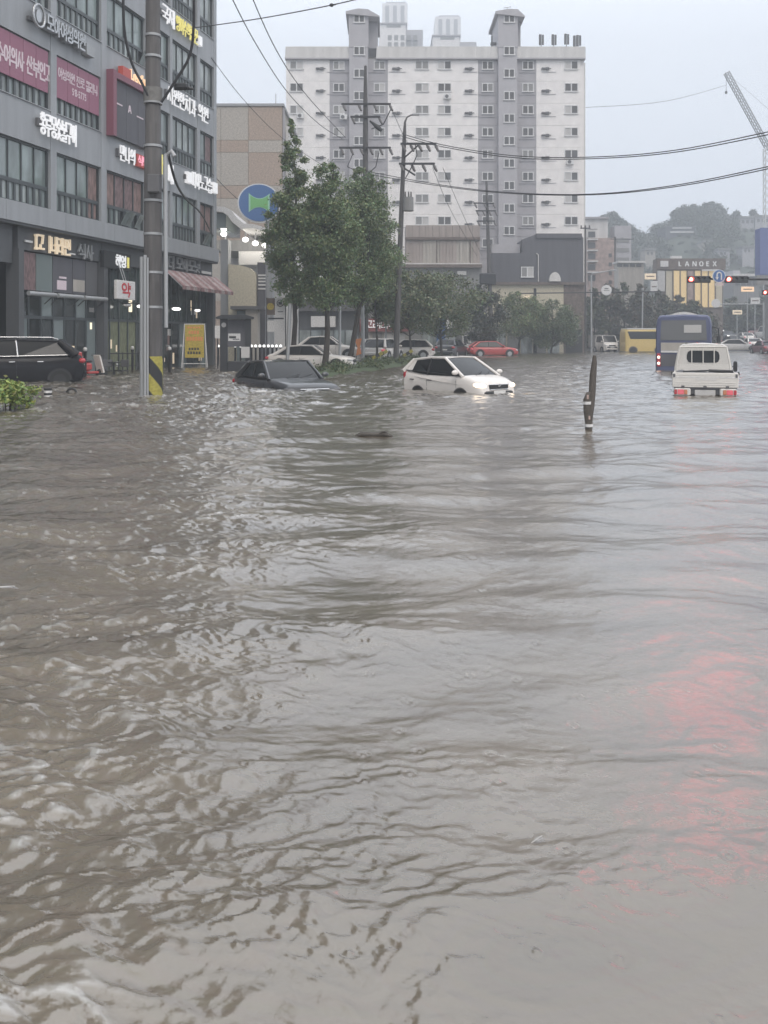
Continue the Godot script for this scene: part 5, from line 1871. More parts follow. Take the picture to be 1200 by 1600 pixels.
func signals() -> void:
	var g := "red traffic lights"
	var d := 55.0
	var st := tool()
	var o := thing("signal_mast", "long dark mast arm carrying the right hand traffic lights", "mast", Vector3(bw(d, 1330), 0, -d))
	tube(st, [Vector3(0, -0.5, 0), Vector3(0, 6.0, 0)], [0.16, 0.12], 10)
	put(o, "post", st, M.steel_dull)
	st = tool()
	var y := bh(d, 437)
	tube(st, [Vector3(0.1, y, 0), Vector3(bw(d, 1084) - bw(d, 1330), y + 0.05, 0)], [0.1, 0.06], 8)
	put(o, "arm", st, M.black_metal)
	signal_head("traffic_light", "traffic light with red lit, left one beside the turn sign", Vector3(bw(d, 1089.5), y, -d + 0.25), 4, 0, g)
	signal_head("traffic_light", "traffic light with red lit, right one beside the turn sign", Vector3(bw(d, 1148), y, -d + 0.25), 4, 0, g)
	signal_head("traffic_light", "traffic light with red lit, lowest one at the right edge", Vector3(bw(74, 1204), bh(74, 457), -74), 4, 0, g)
	# U-turn sign
	o = round_sign("round dark blue sign with white turn arrow between two red lights", Vector3(bw(d, 1120), bh(d, 432), -d + 0.35), 0.4, M.sign_blue, M.sign_edge)
	st = tool()
	var p := [Vector3(-0.13, -0.1, 0.05), Vector3(-0.13, 0.1, 0.05), Vector3(-0.09, 0.19, 0.05), Vector3(0.0, 0.23, 0.05), Vector3(0.09, 0.19, 0.05), Vector3(0.13, 0.1, 0.05), Vector3(0.13, -0.22, 0.05)]
	for i in p.size() - 1:
		var e: Vector3 = p[i + 1] - p[i]
		bx(st, (p[i] + p[i + 1]) * 0.5 + Vector3(0, 0, 0.0006 * i), Vector3(e.length() + 0.05, 0.075, 0.015), Basis(e.normalized(), Vector3.BACK.cross(e.normalized()), Vector3.BACK))
	slab(st, [Vector2(-0.24, -0.06), Vector2(-0.13, -0.24), Vector2(-0.02, -0.06)], 0.042, 0.056)
	put(o, "turn_arrow", st, M.white)
	st = tool()
	span(st, -0.28, 0.28, -0.58, -0.44, -0.01, 0.02)
	put(o, "lower_plate", st, M.pane_light)
	# signal pole before the slate building
	d = 95.0
	o = thing("signal_mast", "dark signal pole with long thin arm before the slate building", "mast", Vector3(bw(d, 836), -0.1, -d))
	st = tool()
	tube(st, [Vector3(0, 0, 0), Vector3(0, bh(d, 449), 0)], [0.2, 0.15], 10)
	put(o, "post", st, M.black_metal)
	st = tool()
	bar(st, Vector3(-1.8, bh(d, 457), 0), Vector3(bw(d, 1032) - bw(d, 836), bh(d, 454), 0), 0.07, 6)
	put(o, "arm", st, M.black_metal)
	signal_head("pedestrian_light", "small red pedestrian light on the pole before the slate building", Vector3(bw(d, 828), bh(d, 502), -d + 0.2), 2, 0, g, 1.0, true)
	o = round_sign("white round sign on the long thin arm right of slate building", Vector3(bw(d, 947), bh(d, 453.5), -d + 0.15), 0.55, M.white, M.sign_edge)
	st = tool()
	span(st, -0.3, 0.3, -0.08, -0.02, 0.03, 0.045)
	span(st, -0.2, 0.2, 0.1, 0.22, 0.03, 0.045)
	put(o, "printed_line", st, M.plastic_grey)
	d = 112.0
	o = round_sign("small white round sign above the blue bus's right side", Vector3(bw(d, 1118), bh(d, 474), -d + 0.1), 0.55, M.white, M.sign_edge)
	st = tool()
	bar(st, Vector3(0, -0.1, -0.1), Vector3(6.0, -0.1, -0.1), 0.07)
	bar(st, Vector3(6.0, -4.5, -0.1), Vector3(6.0, 0.1, -0.1), 0.1)
	put(o, "support_arm", st, M.steel_dull)
	# tall pylon at the right whose red lit box, just above the picture, reddens the water
	d = 26.5
	o = thing("pylon_sign", "tall roadside pylon with red lit sign box above the picture", "sign", Vector3(bw(d, 1275), 0, -d))
	st = tool()
	tube(st, [Vector3(0, -0.5, 0), Vector3(0, 13.2, 0)], [0.2, 0.14], 12)
	put(o, "post", st, M.steel_dull)
	var x0 := bw(d, 1035) - bw(d, 1275)
	var x1 := bw(d, 1180) - bw(d, 1275)
	y = bh(d, -14)
	st = tool()
	cbox(st, Vector3((x0 + x1) * 0.5, y + 0.5, -0.12), Vector3(x1 - x0 + 0.12, 1.12, 0.22), 0.03)
	put(o, "sign_box", st, M.slate)
	st = tool()
	span(st, x0, x1, y, y + 1.0, 0.0, 0.03)
	put(o, "lit_sign_face", st, M.pylon_red)
	st = tool()
	bar(st, Vector3(0, y + 0.2, -0.1), Vector3(x1, y + 0.2, -0.1), 0.06)
	bar(st, Vector3(0, y + 0.8, -0.1), Vector3(x1, y + 0.8, -0.1), 0.06)
	put(o, "bracket", st, M.steel_dull)
	var al := AreaLight3D.new()
	al.name = "sign_light"
	al.area_size = Vector2(x1 - x0, 1.0)
	al.light_color = Color(1, 0.2, 0.22)
	al.light_energy = 0.25
	al.shadow_enabled = true
	o.add_child(al)
	al.position = Vector3((x0 + x1) * 0.5, y + 0.5, 0.06)
	al.rotation.y = PI

# ------------------------------------------------------------------ vehicles (front towards local +x, wheels on local y = 0)
func car(called: String, label: String, category: String, at: Vector3, turn: float, c: Dictionary, group := "") -> Node3D:
	var o := thing(called, label, category, at, deg_to_rad(turn), group)
	var L: float = c.get("L", 4.6)
	var W: float = c.get("W", 1.8) * 0.5
	var H: float = c.get("H", 1.45)
	var belt: float = c.get("belt", 0.9)
	var hood: float = c.get("hood", 0.78)
	var deck: float = c.get("deck", 0.92)
	var cowl: float = c.get("cowl", 0.85)
	var rf: float = c.get("rf", 0.15)
	var rr: float = c.get("rr", -1.1)
	var rb: float = c.get("rb", -1.75)
	var paint: Material = c.paint
	var glass: Material = M.glass_car
	var f := L / 2
	# lower body
	var stn := [[-f, deck - 0.36, 0.72, 0.4], [-f + 0.04, deck - 0.17, 0.83, 0.33], [-f + 0.12, deck - 0.06, 0.91, 0.28], [-f + 0.26, deck, 0.965, 0.26], [rb, lerpf(deck, belt, 0.3), 0.99, 0.22], [lerpf(rb, cowl, 0.3), belt, 1.0, 0.2], [lerpf(rb, cowl, 0.65), belt - 0.005, 1.0, 0.2], [cowl - 0.1, belt + 0.0, 1.0, 0.2], [cowl + 0.12, belt - 0.02, 0.995, 0.2], [lerpf(cowl, f, 0.45), lerpf(belt, hood, 0.55), 0.98, 0.22], [f - 0.3, hood, 0.95, 0.24], [f - 0.1, hood - 0.07, 0.88, 0.27], [f - 0.02, hood - 0.2, 0.8, 0.3], [f, hood - 0.34, 0.76, 0.34]]
	var rows := []
	for s in stn:
		var yt: float = s[1]
		var w: float = W * s[2]
		var yb: float = s[3]
		var half := [[0.0, yt + 0.035], [0.45, yt + 0.03], [0.78, yt + 0.012], [0.92, yt - 0.02], [0.985, yt - 0.09], [1.0, lerpf(yt, yb, 0.35)], [1.005, lerpf(yt, yb, 0.5)], [0.985, lerpf(yt, yb, 0.75)], [0.95, yb + 0.04], [0.88, yb]]
		var row := []
		for k in range(half.size() - 1, 0, -1):
			row.append(Vector3(s[0], half[k][1], -half[k][0] * w))
		for h in half:
			row.append(Vector3(s[0], h[1], h[0] * w))
		rows.append(row)
	var st := tool()
	sheet(st, rows, Vector3(0, 0.3, 0))
	for e in [0, rows.size() - 1]:
		for k in range(1, rows[e].size() - 2):
			qo(st, rows[e][0], rows[e][k], rows[e][k + 1], rows[e][k + 1], Vector3(0, 0.4, 0))
	put(o, "body", st, paint)
	# greenhouse
	var wb := W * 0.925
	var wr: float = W * c.get("tumble", 0.74)
	var yb2 := belt - 0.01
	var yr := H - 0.085
	var yd := lerpf(deck, belt, 0.3)
	var drop: float = c.get("drop", 0.04)
	var qp: float = c.get("qp", 0.0)
	var wy: float = c.get("wy", 0.32)
	var wa: float = c.get("wa", 0.37)
	var roof_rows := []
	for i in 9:
		var t := i / 8.0
		var x := lerpf(rr - 0.03, rf + 0.03, t)
		var up := 0.085 * pow(sin(PI * clampf(t * 0.86 + 0.07, 0, 1)), 0.55)
		var row := []
		for k in 9:
			var u := (k - 4) / 4.0
			row.append(Vector3(x, yr - 0.02 - drop * (1.0 - t) * (1.0 - t) + up * (1.0 - 0.55 * u * u) - 0.05 * pow(absf(u), 6), u * (wr + 0.015)))
		roof_rows.append(row)
	st = tool()
	sheet(st, roof_rows, Vector3((rf + rr) / 2, 0, 0))
	put(o, "roof", st, paint)
	# windscreen and rear window, slightly bowed
	for e in [[cowl, yb2, rf, yr, "windscreen", 1.0], [rb, yd, rr, yr - drop, "rear_window", -1.0]]:
		var rw := []
		for i in 4:
			var t := i / 3.0
			var row := []
			for k in 7:
				var u := (k - 3) / 3.0
				row.append(Vector3(lerpf(e[0], e[2], t) + e[5] * 0.09 * (1.0 - u * u) * (1.0 - 0.5 * t), lerpf(e[1], e[3], t) + 0.02 * sin(PI * t), u * lerpf(wb - 0.06, wr - 0.04, t)))
			rw.append(row)
		st = tool()
		sheet(st, rw, Vector3((rf + rr) / 2, 0.2, 0))
		put(o, e[4], st, glass)
	var bp: float = c.get("bp", lerpf(rr, rf, 0.55))
	for s in [-1.0, 1.0]:
		var A0 := Vector3(cowl, yb2, s * wb)
		var A1 := Vector3(rf, yr, s * wr)
		var D1 := Vector3(rr, yr - drop, s * wr)
		var D0 := Vector3(rb, yd, s * wb)
		var B0 := Vector3(bp - 0.05, yb2, s * wb)
		var B1 := Vector3(bp, yr, s * wr)
		var E0 := D0.lerp(B0, qp)
		var E1 := D1.lerp(B1, qp * 0.7)
		if qp > 0.0:
			st = tool()
			qo(st, E0 + Vector3(0, 0, s * 0.012), E1 + Vector3(0, 0, s * 0.012), D1 + Vector3(0, 0, s * 0.012), D0 + Vector3(0, 0, s * 0.012), Vector3((rf + rr) / 2, 0.6, 0))
			put(o, "quarter_panel", st, paint)
		for q in [[A0, A1, B1, B0], [B0, B1, E1, E0]]:
			st = tool()
			qo(st, q[0], q[1], q[2], q[3], Vector3((rf + rr) / 2, 0.6, 0))
			put(o, "side_window", st, glass)
		st = tool()
		tube(st, [A0 + Vector3(0.05, -0.02, 0), A1 + Vector3(0.02, 0.0, 0)], [0.055, 0.045], 8)
		tube(st, [A1, B1 + Vector3(0, 0.01, 0), D1], 0.04, 8)
		tube(st, [D1 + Vector3(0, 0.0, 0), D0 + Vector3(-0.05, -0.02, 0)], [c.get("cp", 0.07), c.get("cp", 0.07) * 1.5], 8)
		put(o, "pillar", st, paint)
		st = tool()
		tube(st, [B0, B1], 0.035, 6)
		tube(st, [A0 + Vector3(0, 0.01, s * 0.012), D0 + Vector3(0, 0.01, s * 0.012)], 0.016, 6)
		put(o, "window_trim", st, c.get("trim", M.black))
		# mirror
		st = tool()
		bar(st, A0 + Vector3(-0.12, 0.03, 0), A0 + Vector3(-0.1, 0.08, s * 0.12), 0.03)
		put(o, "mirror_arm", st, M.black)
		ball(o, "mirror", A0 + Vector3(-0.12, 0.11, s * 0.17), Vector3(0.14, 0.15, 0.24), paint)
		# lights
		var hm: Material = c.get("head", M.lens_clear)
		var hl := ball(o, "headlight", Vector3(f - 0.2, hood - 0.16, s * W * 0.72), Vector3(0.42, 0.17, 0.42), hm)
		hl.rotation.y = s * 0.55
		hl.rotation.z = -0.15
		var tl := ball(o, "tail_light", Vector3(-f + 0.12, deck - 0.2, s * W * 0.8), Vector3(0.3, c.get("th", 0.2), 0.34), c.get("tail", M.lens_red))
		tl.rotation.y = -s * 0.5
		for x in [bp + 0.12, bp - 0.75]:
			st = tool()
			cbox(st, Vector3(x, belt - 0.17, s * W * 1.0), Vector3(0.2, 0.035, 0.05), 0.01)
			put(o, "door_handle", st, c.get("handle", paint))
		# door gaps
		st = tool()
		for x in [cowl - 0.2, bp - 0.02]:
			span(st, x - 0.006, x + 0.006, 0.35, belt - 0.14, s * W * 0.998, s * W * 1.004)
		put(o, "door_gap", st, M.black)
		for x in [f - 0.82, -f + 0.8]:
			var wh := Node3D.new()
			wh.name = "wheel"
			o.add_child(wh, true)
			wh.position = Vector3(x, wy, s * (W - 0.09))
			st = tool()
			tube(st, [Vector3(0, 0, -0.1), Vector3(0, 0, 0.1)], wy, 20)
			put(wh, "tyre", st, M.rubber)
			st = tool()
			tube(st, [Vector3(0, 0, s * 0.08), Vector3(0, 0, s * 0.11)], 0.2, 14)
			put(wh, "rim", st, c.get("rim", M.steel_dull))
			st = tool()
			var ar := []
			for k in 13:
				var a := PI * k / 12.0
				ar.append([Vector3(x + cos(a) * (wa - 0.03), wy + sin(a) * (wa - 0.03), s * W * 0.9), Vector3(x + cos(a) * (wa + 0.015), wy + sin(a) * (wa + 0.015), s * (W + 0.012)), Vector3(x + cos(a) * (wa + 0.03), wy + sin(a) * (wa + 0.03), s * (W - 0.01))])
			sheet(st, ar, Vector3(x, wy, 0))
			var fill := []
			for k in 13:
				var a := PI * k / 12.0
				fill.append(Vector2(x + cos(a) * wa, wy + sin(a) * wa))
			slab(st, fill, s * W * 0.95, s * (W + 0.006))
			put(o, "wheel_arch", st, M.black)
	# wipers and badge
	for s in [-0.1, 0.35]:
		st = tool()
		bar(st, Vector3(cowl + 0.13, yb2 + 0.03, s * W), Vector3(lerpf(cowl, rf, 0.22) + 0.13, lerpf(yb2, yr, 0.22) + 0.02, (s - 0.5) * W), 0.012, 5)
		put(o, "wiper", st, M.black)
	st = tool()
	disc(st, Vector3(0, 0, 0), 0.06, 0.04, 0.0, 0.015, 14)
	var bd := put(o, "badge", st, M.chrome, Vector3(f + 0.012, hood - 0.155, 0))
	bd.rotation.y = PI / 2
	# nose
	st = tool()
	cbox(st, Vector3(f - 0.03, hood - 0.2, 0), Vector3(0.1, 0.12, W * 0.95), 0.02)
	put(o, "grille", st, M.black)
	st = tool()
	cbox(st, Vector3(f - 0.0, hood - 0.13, 0), Vector3(0.05, 0.03, W * 0.98), 0.01)
	cbox(st, Vector3(f - 0.0, hood - 0.275, 0), Vector3(0.05, 0.03, W * 0.95), 0.01)
	put(o, "grille_trim", st, M.chrome)
	st = tool()
	cbox(st, Vector3(f - 0.04, hood - 0.4, 0), Vector3(0.16, 0.16, W * 1.45), 0.04)
	put(o, "lower_intake", st, M.black)
	st = tool()
	cbox(st, Vector3(f + 0.035, hood - 0.37, 0), Vector3(0.02, 0.11, 0.48), 0.008)
	cbox(st, Vector3(-f - 0.01, deck - 0.38, 0), Vector3(0.03, 0.12, 0.48), 0.008)
	put(o, "number_plate", st, M.white)
	st = tool()
	cbox(st, Vector3(-f + 0.02, 0.5, 0), Vector3(0.16, 0.22, W * 1.7), 0.05)
	put(o, "rear_bumper", st, c.get("bumper", paint))
	return o

func vehicles() -> void:
	var hatch := {"L": 3.6, "W": 1.62, "H": 1.57, "belt": 0.97, "hood": 0.86, "deck": 1.12, "cowl": 1.0, "rf": 0.08, "rr": -1.42, "rb": -1.7, "tumble": 0.74, "drop": 0.07, "qp": 0.3, "wy": 0.28, "wa": 0.33, "paint": M.paint_white, "head": M.lamp_head, "cp": 0.06, "bp": -0.55, "handle": M.plastic_grey, "th": 0.4}
	var o := car("hatchback", "white hatchback with headlights on stranded wheel deep in water", "car", Vector3(bw(25.4, 716), -0.49, -25.4), -53.0, hatch, "cars stranded in the flood")
	o.scale = Vector3.ONE * 0.91
	o.position.y = -0.43
	var sp := SpotLight3D.new()
	sp.name = "headlight_beam"
	sp.light_color = Color(1, 0.88, 0.7)
	sp.light_energy = 3.0
	sp.spot_angle = 35.0
	sp.light_size = 0.1
	sp.shadow_enabled = true
	o.add_child(sp)
	sp.position = Vector3(1.85, 0.65, -0.5)
	sp.rotation = Vector3(-0.06, -PI / 2, 0)
	# extras of the hatchback: fog lamp housings, crease
	var st := tool()
	tube(st, [Vector3(0.9, 0.72, 0.815), Vector3(0.1, 0.78, 0.822), Vector3(-0.8, 0.86, 0.815), Vector3(-1.4, 0.93, 0.78)], [0.008, 0.012, 0.012, 0.006], 5)
	put(o, "side_crease", st, M.paint_white)
	car("sedan", "dark grey sedan sunk to its bonnet beside the dark kiosk", "car", Vector3(bw(27.5, 444), -0.62, -27.5), -62.0, {"paint": M.paint_grey, "head": M.plastic_grey, "L": 4.7, "W": 1.85, "H": 1.47, "tumble": 0.78, "cowl": 0.9}, "cars stranded in the flood")
	o = car("sport_utility_car", "black sport utility car with chrome window trim at left edge", "car", Vector3(bw(30.0, 15), -0.22, -30.0), 202.0, {"rim": M.black, "paint": M.paint_black, "L": 4.7, "W": 1.87, "H": 1.72, "belt": 1.1, "hood": 1.0, "deck": 1.15, "cowl": 1.0, "rf": 0.45, "rr": -1.55, "rb": -2.0, "tumble": 0.76, "trim": M.chrome, "handle": M.chrome, "cp": 0.12, "bp": -0.2}, "cars stranded in the flood")
	st = tool()
	for s in [-1, 1]:
		tube(st, [Vector3(0.5, 1.68, s * 0.68), Vector3(0.3, 1.74, s * 0.68), Vector3(-1.3, 1.73, s * 0.66), Vector3(-1.5, 1.66, s * 0.66)], 0.02, 6)
	put(o, "roof_rail", st, M.chrome)
	var g := "cars beyond the median trees"
	car("sedan", "white sedan side on just behind the large tree trunks", "car", Vector3(bw(47, 487), -0.25, -47), -8.0, {"paint": M.paint_white}, g)
	car("sedan", "white car further back above the first white sedan", "car", Vector3(bw(60, 512), 0.1, -60), -5.0, {"paint": M.paint_white, "H": 1.6, "belt": 1.0}, g)
	car("hatchback", "white car with glowing red tail light behind slim tree", "car", Vector3(bw(60, 598), 0.0, -60), 70.0, {"paint": M.paint_white, "H": 1.55, "tail": M.lamp_tail, "L": 4.0, "rr": -1.4, "rb": -1.8}, g)
	car("hatchback", "white car half hidden right of the glowing tail light", "car", Vector3(bw(64, 634), 0.0, -64), 180.0, {"paint": M.paint_white, "H": 1.5, "L": 4.0, "rr": -1.4, "rb": -1.8}, g)
	car("sport_utility_car", "dark grey car standing left of the red car", "car", Vector3(bw(77, 706), -0.15, -77), 70.0, {"paint": M.paint_grey, "H": 1.65, "belt": 1.05, "deck": 1.1, "hood": 0.95, "rr": -1.6, "rb": -2.0}, g)
	car("van", "white van behind the dark grey car and the red car", "van", Vector3(bw(85, 716), -0.1, -85), 75.0, {"paint": M.paint_white, "H": 1.95, "belt": 1.15, "deck": 1.2, "hood": 1.0, "rr": -2.0, "rb": -2.2, "tumble": 0.86}, g)
	car("sedan", "red car side on at the far edge of the flood", "car", Vector3(bw(78, 770), -0.12, -78), 6.0, {"paint": M.paint_red, "L": 4.2, "tail": M.lamp_tail, "rr": -1.3, "rb": -1.9}, g)
	var q := "cars on the rising road at right"
	car("sedan", "white car turned sideways right of the white truck", "car", Vector3(bw(102, 1154), 0.05, -102), -25.0, {"paint": M.paint_white, "head": M.lamp_head}, q)
	car("sedan", "dark red car seen from behind at the right edge", "car", Vector3(bw(90, 1196), -0.1, -90), 85.0, {"paint": M.paint_darkred}, q)
	car("sedan", "pale car with red lit tail lights left of the dark red car", "car", Vector3(bw(112, 1175), 0.2, -112), 80.0, {"paint": M.paint_white, "tail": M.lamp_tail, "th": 0.35}, q)
	var up := [["sedan", 126.0, 1147.0, -88.0, M.paint_black, M.lamp_white, "dark car with headlights on just above the white sideways car"],
		["sedan", 140.0, 1136.0, -88.0, M.paint_grey, M.lamp_white, "dark grey car with headlights on coming down the road, second of three"],
		["sedan", 156.0, 1128.0, -89.0, M.paint_white, M.lamp_white, "white car with headlights on coming down the road, third of three"],
		["sedan", 135.0, 1163.0, 88.0, M.paint_white, M.lens_clear, "pale car going uphill left of the dark red car"],
		["sedan", 155.0, 1186.0, 90.0, M.paint_grey, M.lens_clear, "grey car far up the road above dark red car"],
		["sedan", 150.0, 1170.0, 88.0, M.paint_darkred, M.lens_clear, "maroon car far up the road between two pale ones"],
		["sedan", 176.0, 1142.0, 90.0, M.paint_white, M.lens_clear, "tiny white car highest up the rising road"]]
	for u in up:
		var ux := bw(u[1], u[2])
		car(u[0], u[6], "car", Vector3(ux, ground_at(ux, u[1]), -u[1]), u[3], {"paint": u[4], "head": u[5], "tail": M.lamp_tail}, q)
	for u in [[172.0, 1124.0, -90.0, "white van far up the road right of blue bus"], [142.0, 1196.0, 92.0, "silver van far up the road at the right edge"]]:
		var ux := bw(u[0], u[1])
		car("van", u[3], "van", Vector3(ux, ground_at(ux, u[0]), -u[0]), u[2], {"paint": M.paint_white, "H": 2.1, "belt": 1.2, "deck": 1.3, "hood": 1.1, "rr": -2.0, "rb": -2.2, "tumble": 0.88}, q)
	o = car("box_truck", "small white truck facing the camera near the yellow bus", "truck", Vector3(bw(101, 946), -0.05, -101), -78.0, {"paint": M.paint_white, "L": 3.4, "W": 1.75, "H": 1.95, "belt": 1.15, "hood": 1.0, "deck": 1.2, "cowl": 1.2, "rf": 0.75, "rr": -0.6, "rb": -0.75, "tumble": 0.88})
	st = tool()
	span(st, -2.6, -0.8, 0.6, 2.0, -0.88, 0.88)
	put(o, "cargo_box", st, M.pane_mid)
	pickup()
	blue_bus()
	yellow_bus()

func pickup() -> void:
	# one-tonne truck seen from behind; local +z towards the camera
	var o := thing("cargo_truck", "white cargo truck driving away through water with red tail lights", "truck", Vector3(bw(24.8, 1099), -0.5, -24.8), deg_to_rad(-18.5))
	o.scale = Vector3.ONE * 0.89
	o.position.y = -0.42
	var P: Material = M.paint_truck
	var st := tool()
	# cab: loft along z
	var rows := []
	for s in [[-2.05, 0.62, 1.0, 0.78, 1.0], [-1.95, 0.82, 1.25, 0.8, 1.1], [-1.55, 0.85, 1.86, 0.66, 1.2], [-1.2, 0.86, 1.96, 0.7, 1.2], [-0.75, 0.86, 1.97, 0.71, 1.2], [-0.5, 0.86, 1.94, 0.7, 1.2]]:
		rows.append([Vector3(-s[1], 0.5, s[0]), Vector3(-s[1], s[4], s[0]), Vector3(-lerpf(s[1], s[3], 0.5), lerpf(s[4], s[2], 0.55), s[0]), Vector3(-s[3], s[2] - 0.09, s[0]), Vector3(-s[3] * 0.86, s[2] - 0.02, s[0]), Vector3(0, s[2] + 0.02, s[0]), Vector3(s[3] * 0.86, s[2] - 0.02, s[0]), Vector3(s[3], s[2] - 0.09, s[0]), Vector3(lerpf(s[1], s[3], 0.5), lerpf(s[4], s[2], 0.55), s[0]), Vector3(s[1], s[4], s[0]), Vector3(s[1], 0.5, s[0])])
	sheet(st, rows, Vector3(0, 0.9, -1.2))
	var back: Array = rows[-1]
	for k in range(1, back.size() - 1):
		qo(st, back[0], back[k], back[k + 1], back[k + 1], Vector3(0, 1, -2))
	put(o, "cab", st, P)
	# rear window in four panes with rounded ends
	st = tool()
	var xs := [-0.5, -0.33, -0.005, 0.325, 0.5]
	for i in 4:
		var a: float = xs[i] + 0.012
		var b: float = xs[i + 1] - 0.012
		st = tool()
		var poly := []
		if i == 0:
			poly = [Vector2(b, 1.36), Vector2(b, 1.74), Vector2(a + 0.1, 1.74), Vector2(a + 0.03, 1.69), Vector2(a, 1.6), Vector2(a, 1.48), Vector2(a + 0.04, 1.39), Vector2(a + 0.1, 1.36)]
		elif i == 3:
			poly = [Vector2(a, 1.36), Vector2(b - 0.1, 1.36), Vector2(b - 0.04, 1.39), Vector2(b, 1.48), Vector2(b, 1.6), Vector2(b - 0.03, 1.69), Vector2(b - 0.1, 1.74), Vector2(a, 1.74)]
		else:
			poly = [Vector2(a, 1.36), Vector2(b, 1.36), Vector2(b, 1.74), Vector2(a, 1.74)]
		slab(st, poly, -0.5, -0.488)
		put(o, "rear_window", st, M.glass_car)
	# guard frame behind the cab
	st = tool()
	for x in [-0.74, 0.74]:
		tube(st, [Vector3(x * 1.12, 0.7, -0.3), Vector3(x * 1.06, 1.3, -0.32), Vector3(x * 0.93, 1.86, -0.34)], 0.03, 8)
	tube(st, [Vector3(-0.7, 1.86, -0.34), Vector3(0.7, 1.86, -0.34)], 0.028, 8)
	for x in [-0.34, 0.0, 0.33]:
		bar(st, Vector3(x, 1.3, -0.34), Vector3(x, 1.86, -0.34), 0.016)
	put(o, "guard_frame", st, P)
	st = tool()
	span(st, -0.8, 0.8, 0.75, 1.31, -0.36, -0.3)
	put(o, "headboard", st, P)
	# bed
	st = tool()
	span(st, -0.85, 0.85, 0.68, 0.76, -0.28, 2.35)
	put(o, "bed_floor", st, M.plastic_grey)
	for s in [-1, 1]:
		st = tool()
		span(st, s * 0.86, s * 0.82, 0.77, 1.12, -0.28, 2.3)
		put(o, "side_gate", st, P)
		st = tool()
		cbox(st, Vector3(s * 0.9, 1.12, 2.2), Vector3(0.05, 0.1, 0.12), 0.01)
		put(o, "gate_latch", st, M.black)
	st = tool()
	cbox(st, Vector3(0, 0.93, 2.36), Vector3(1.78, 0.42, 0.06), 0.015)
	put(o, "tailgate", st, P)
	st = tool()
	span(st, -0.85, 0.85, 1.0, 1.03, 2.39, 2.4)
	span(st, -0.25, 0.3, 0.94, 0.965, 2.39, 2.402)
	put(o, "gate_crease", st, M.white)
	for y in [0.8, 0.86, 1.07]:
		st = tool()
		cbox(st, Vector3(0, y, 2.393), Vector3(1.66, 0.022, 0.012), 0.004)
		put(o, "gate_rib", st, P)
	for x in [-0.6, 0.0, 0.6]:
		st = tool()
		cbox(st, Vector3(x, 0.735, 2.395), Vector3(0.09, 0.07, 0.03), 0.008)
		put(o, "gate_hinge", st, M.plastic_grey)
	for x in [-0.84, 0.84]:
		st = tool()
		cbox(st, Vector3(x, 1.06, 2.4), Vector3(0.06, 0.1, 0.03), 0.008)
		put(o, "gate_catch", st, M.plastic_grey)
		st = tool()
		span(st, x * 0.98 - 0.1, x * 0.98 + 0.1, 0.1, 0.45, 2.1, 2.12)
		put(o, "mud_flap", st, M.black)
	# tarp and load lying in the bed
	st = tool()
	var tp := []
	for i in 12:
		var x := -0.78 + i * 0.142
		var r := []
		for k in 7:
			var a := PI * k / 6.0
			r.append(Vector3(x, 1.06 + sin(a) * (0.12 + 0.04 * sin(i * 1.7)), 2.0 - cos(a) * 0.3))
		tp.append(r)
	sheet(st, tp, Vector3(0, 0.9, 2.0))
	put(o, "folded_tarp", st, M.plastic_grey)
	st = tool()
	bar(st, Vector3(0.1, 1.2, 2.25), Vector3(0.75, 1.18, 2.22), 0.045)
	bar(st, Vector3(-0.6, 1.17, 2.25), Vector3(0.15, 1.2, 2.22), 0.025)
	put(o, "load_bar", st, M.black)
	# tail
	st = tool()
	span(st, -0.85, 0.85, 0.52, 0.7, 2.2, 2.3)
	put(o, "rear_beam", st, M.plastic_grey)
	for s in [-1, 1]:
		st = tool()
		cbox(st, Vector3(s * 0.62, 0.585, 2.36), Vector3(0.46, 0.22, 0.1), 0.03)
		var h := put(o, "tail_light", st, M.lens_white)
		st = tool()
		cbox(st, Vector3(s * 0.66, 0.585, 2.415), Vector3(0.17, 0.14, 0.03), 0.012)
		put(h, "lens", st, M.lamp_tail)
		st = tool()
		cbox(st, Vector3(s * 0.525, 0.585, 2.415), Vector3(0.09, 0.14, 0.03), 0.012)
		put(h, "indicator_lens", st, M.amber)
		st = tool()
		cbox(st, Vector3(s * 0.8, 0.585, 2.415), Vector3(0.08, 0.14, 0.03), 0.012)
		put(h, "side_lens", st, M.lens_red)
	st = tool()
	cbox(st, Vector3(0, 0.57, 2.34), Vector3(0.56, 0.16, 0.03), 0.01)
	put(o, "number_plate", st, M.pane_light)
	st = tool()
	cbox(st, Vector3(1.0, 1.22, -1.45), Vector3(0.12, 0.34, 0.16), 0.03)
	bar(st, Vector3(0.85, 1.2, -1.5), Vector3(0.98, 1.22, -1.47), 0.02)
	put(o, "mirror", st, M.black)
	st = tool()
	for s in [-1, 1]:
		cbox(st, Vector3(s * 0.5, 1.985, -0.9), Vector3(0.08, 0.05, 0.3), 0.01)
	put(o, "roof_lug", st, M.plastic_grey)
	for s in [-1, 1]:
		for z in [-1.3, 1.5]:
			st = tool()
			tube(st, [Vector3(s * 0.6, 0.3, z), Vector3(s * 0.82, 0.3, z)], 0.3, 18)
			put(o, "wheel", st, M.rubber)

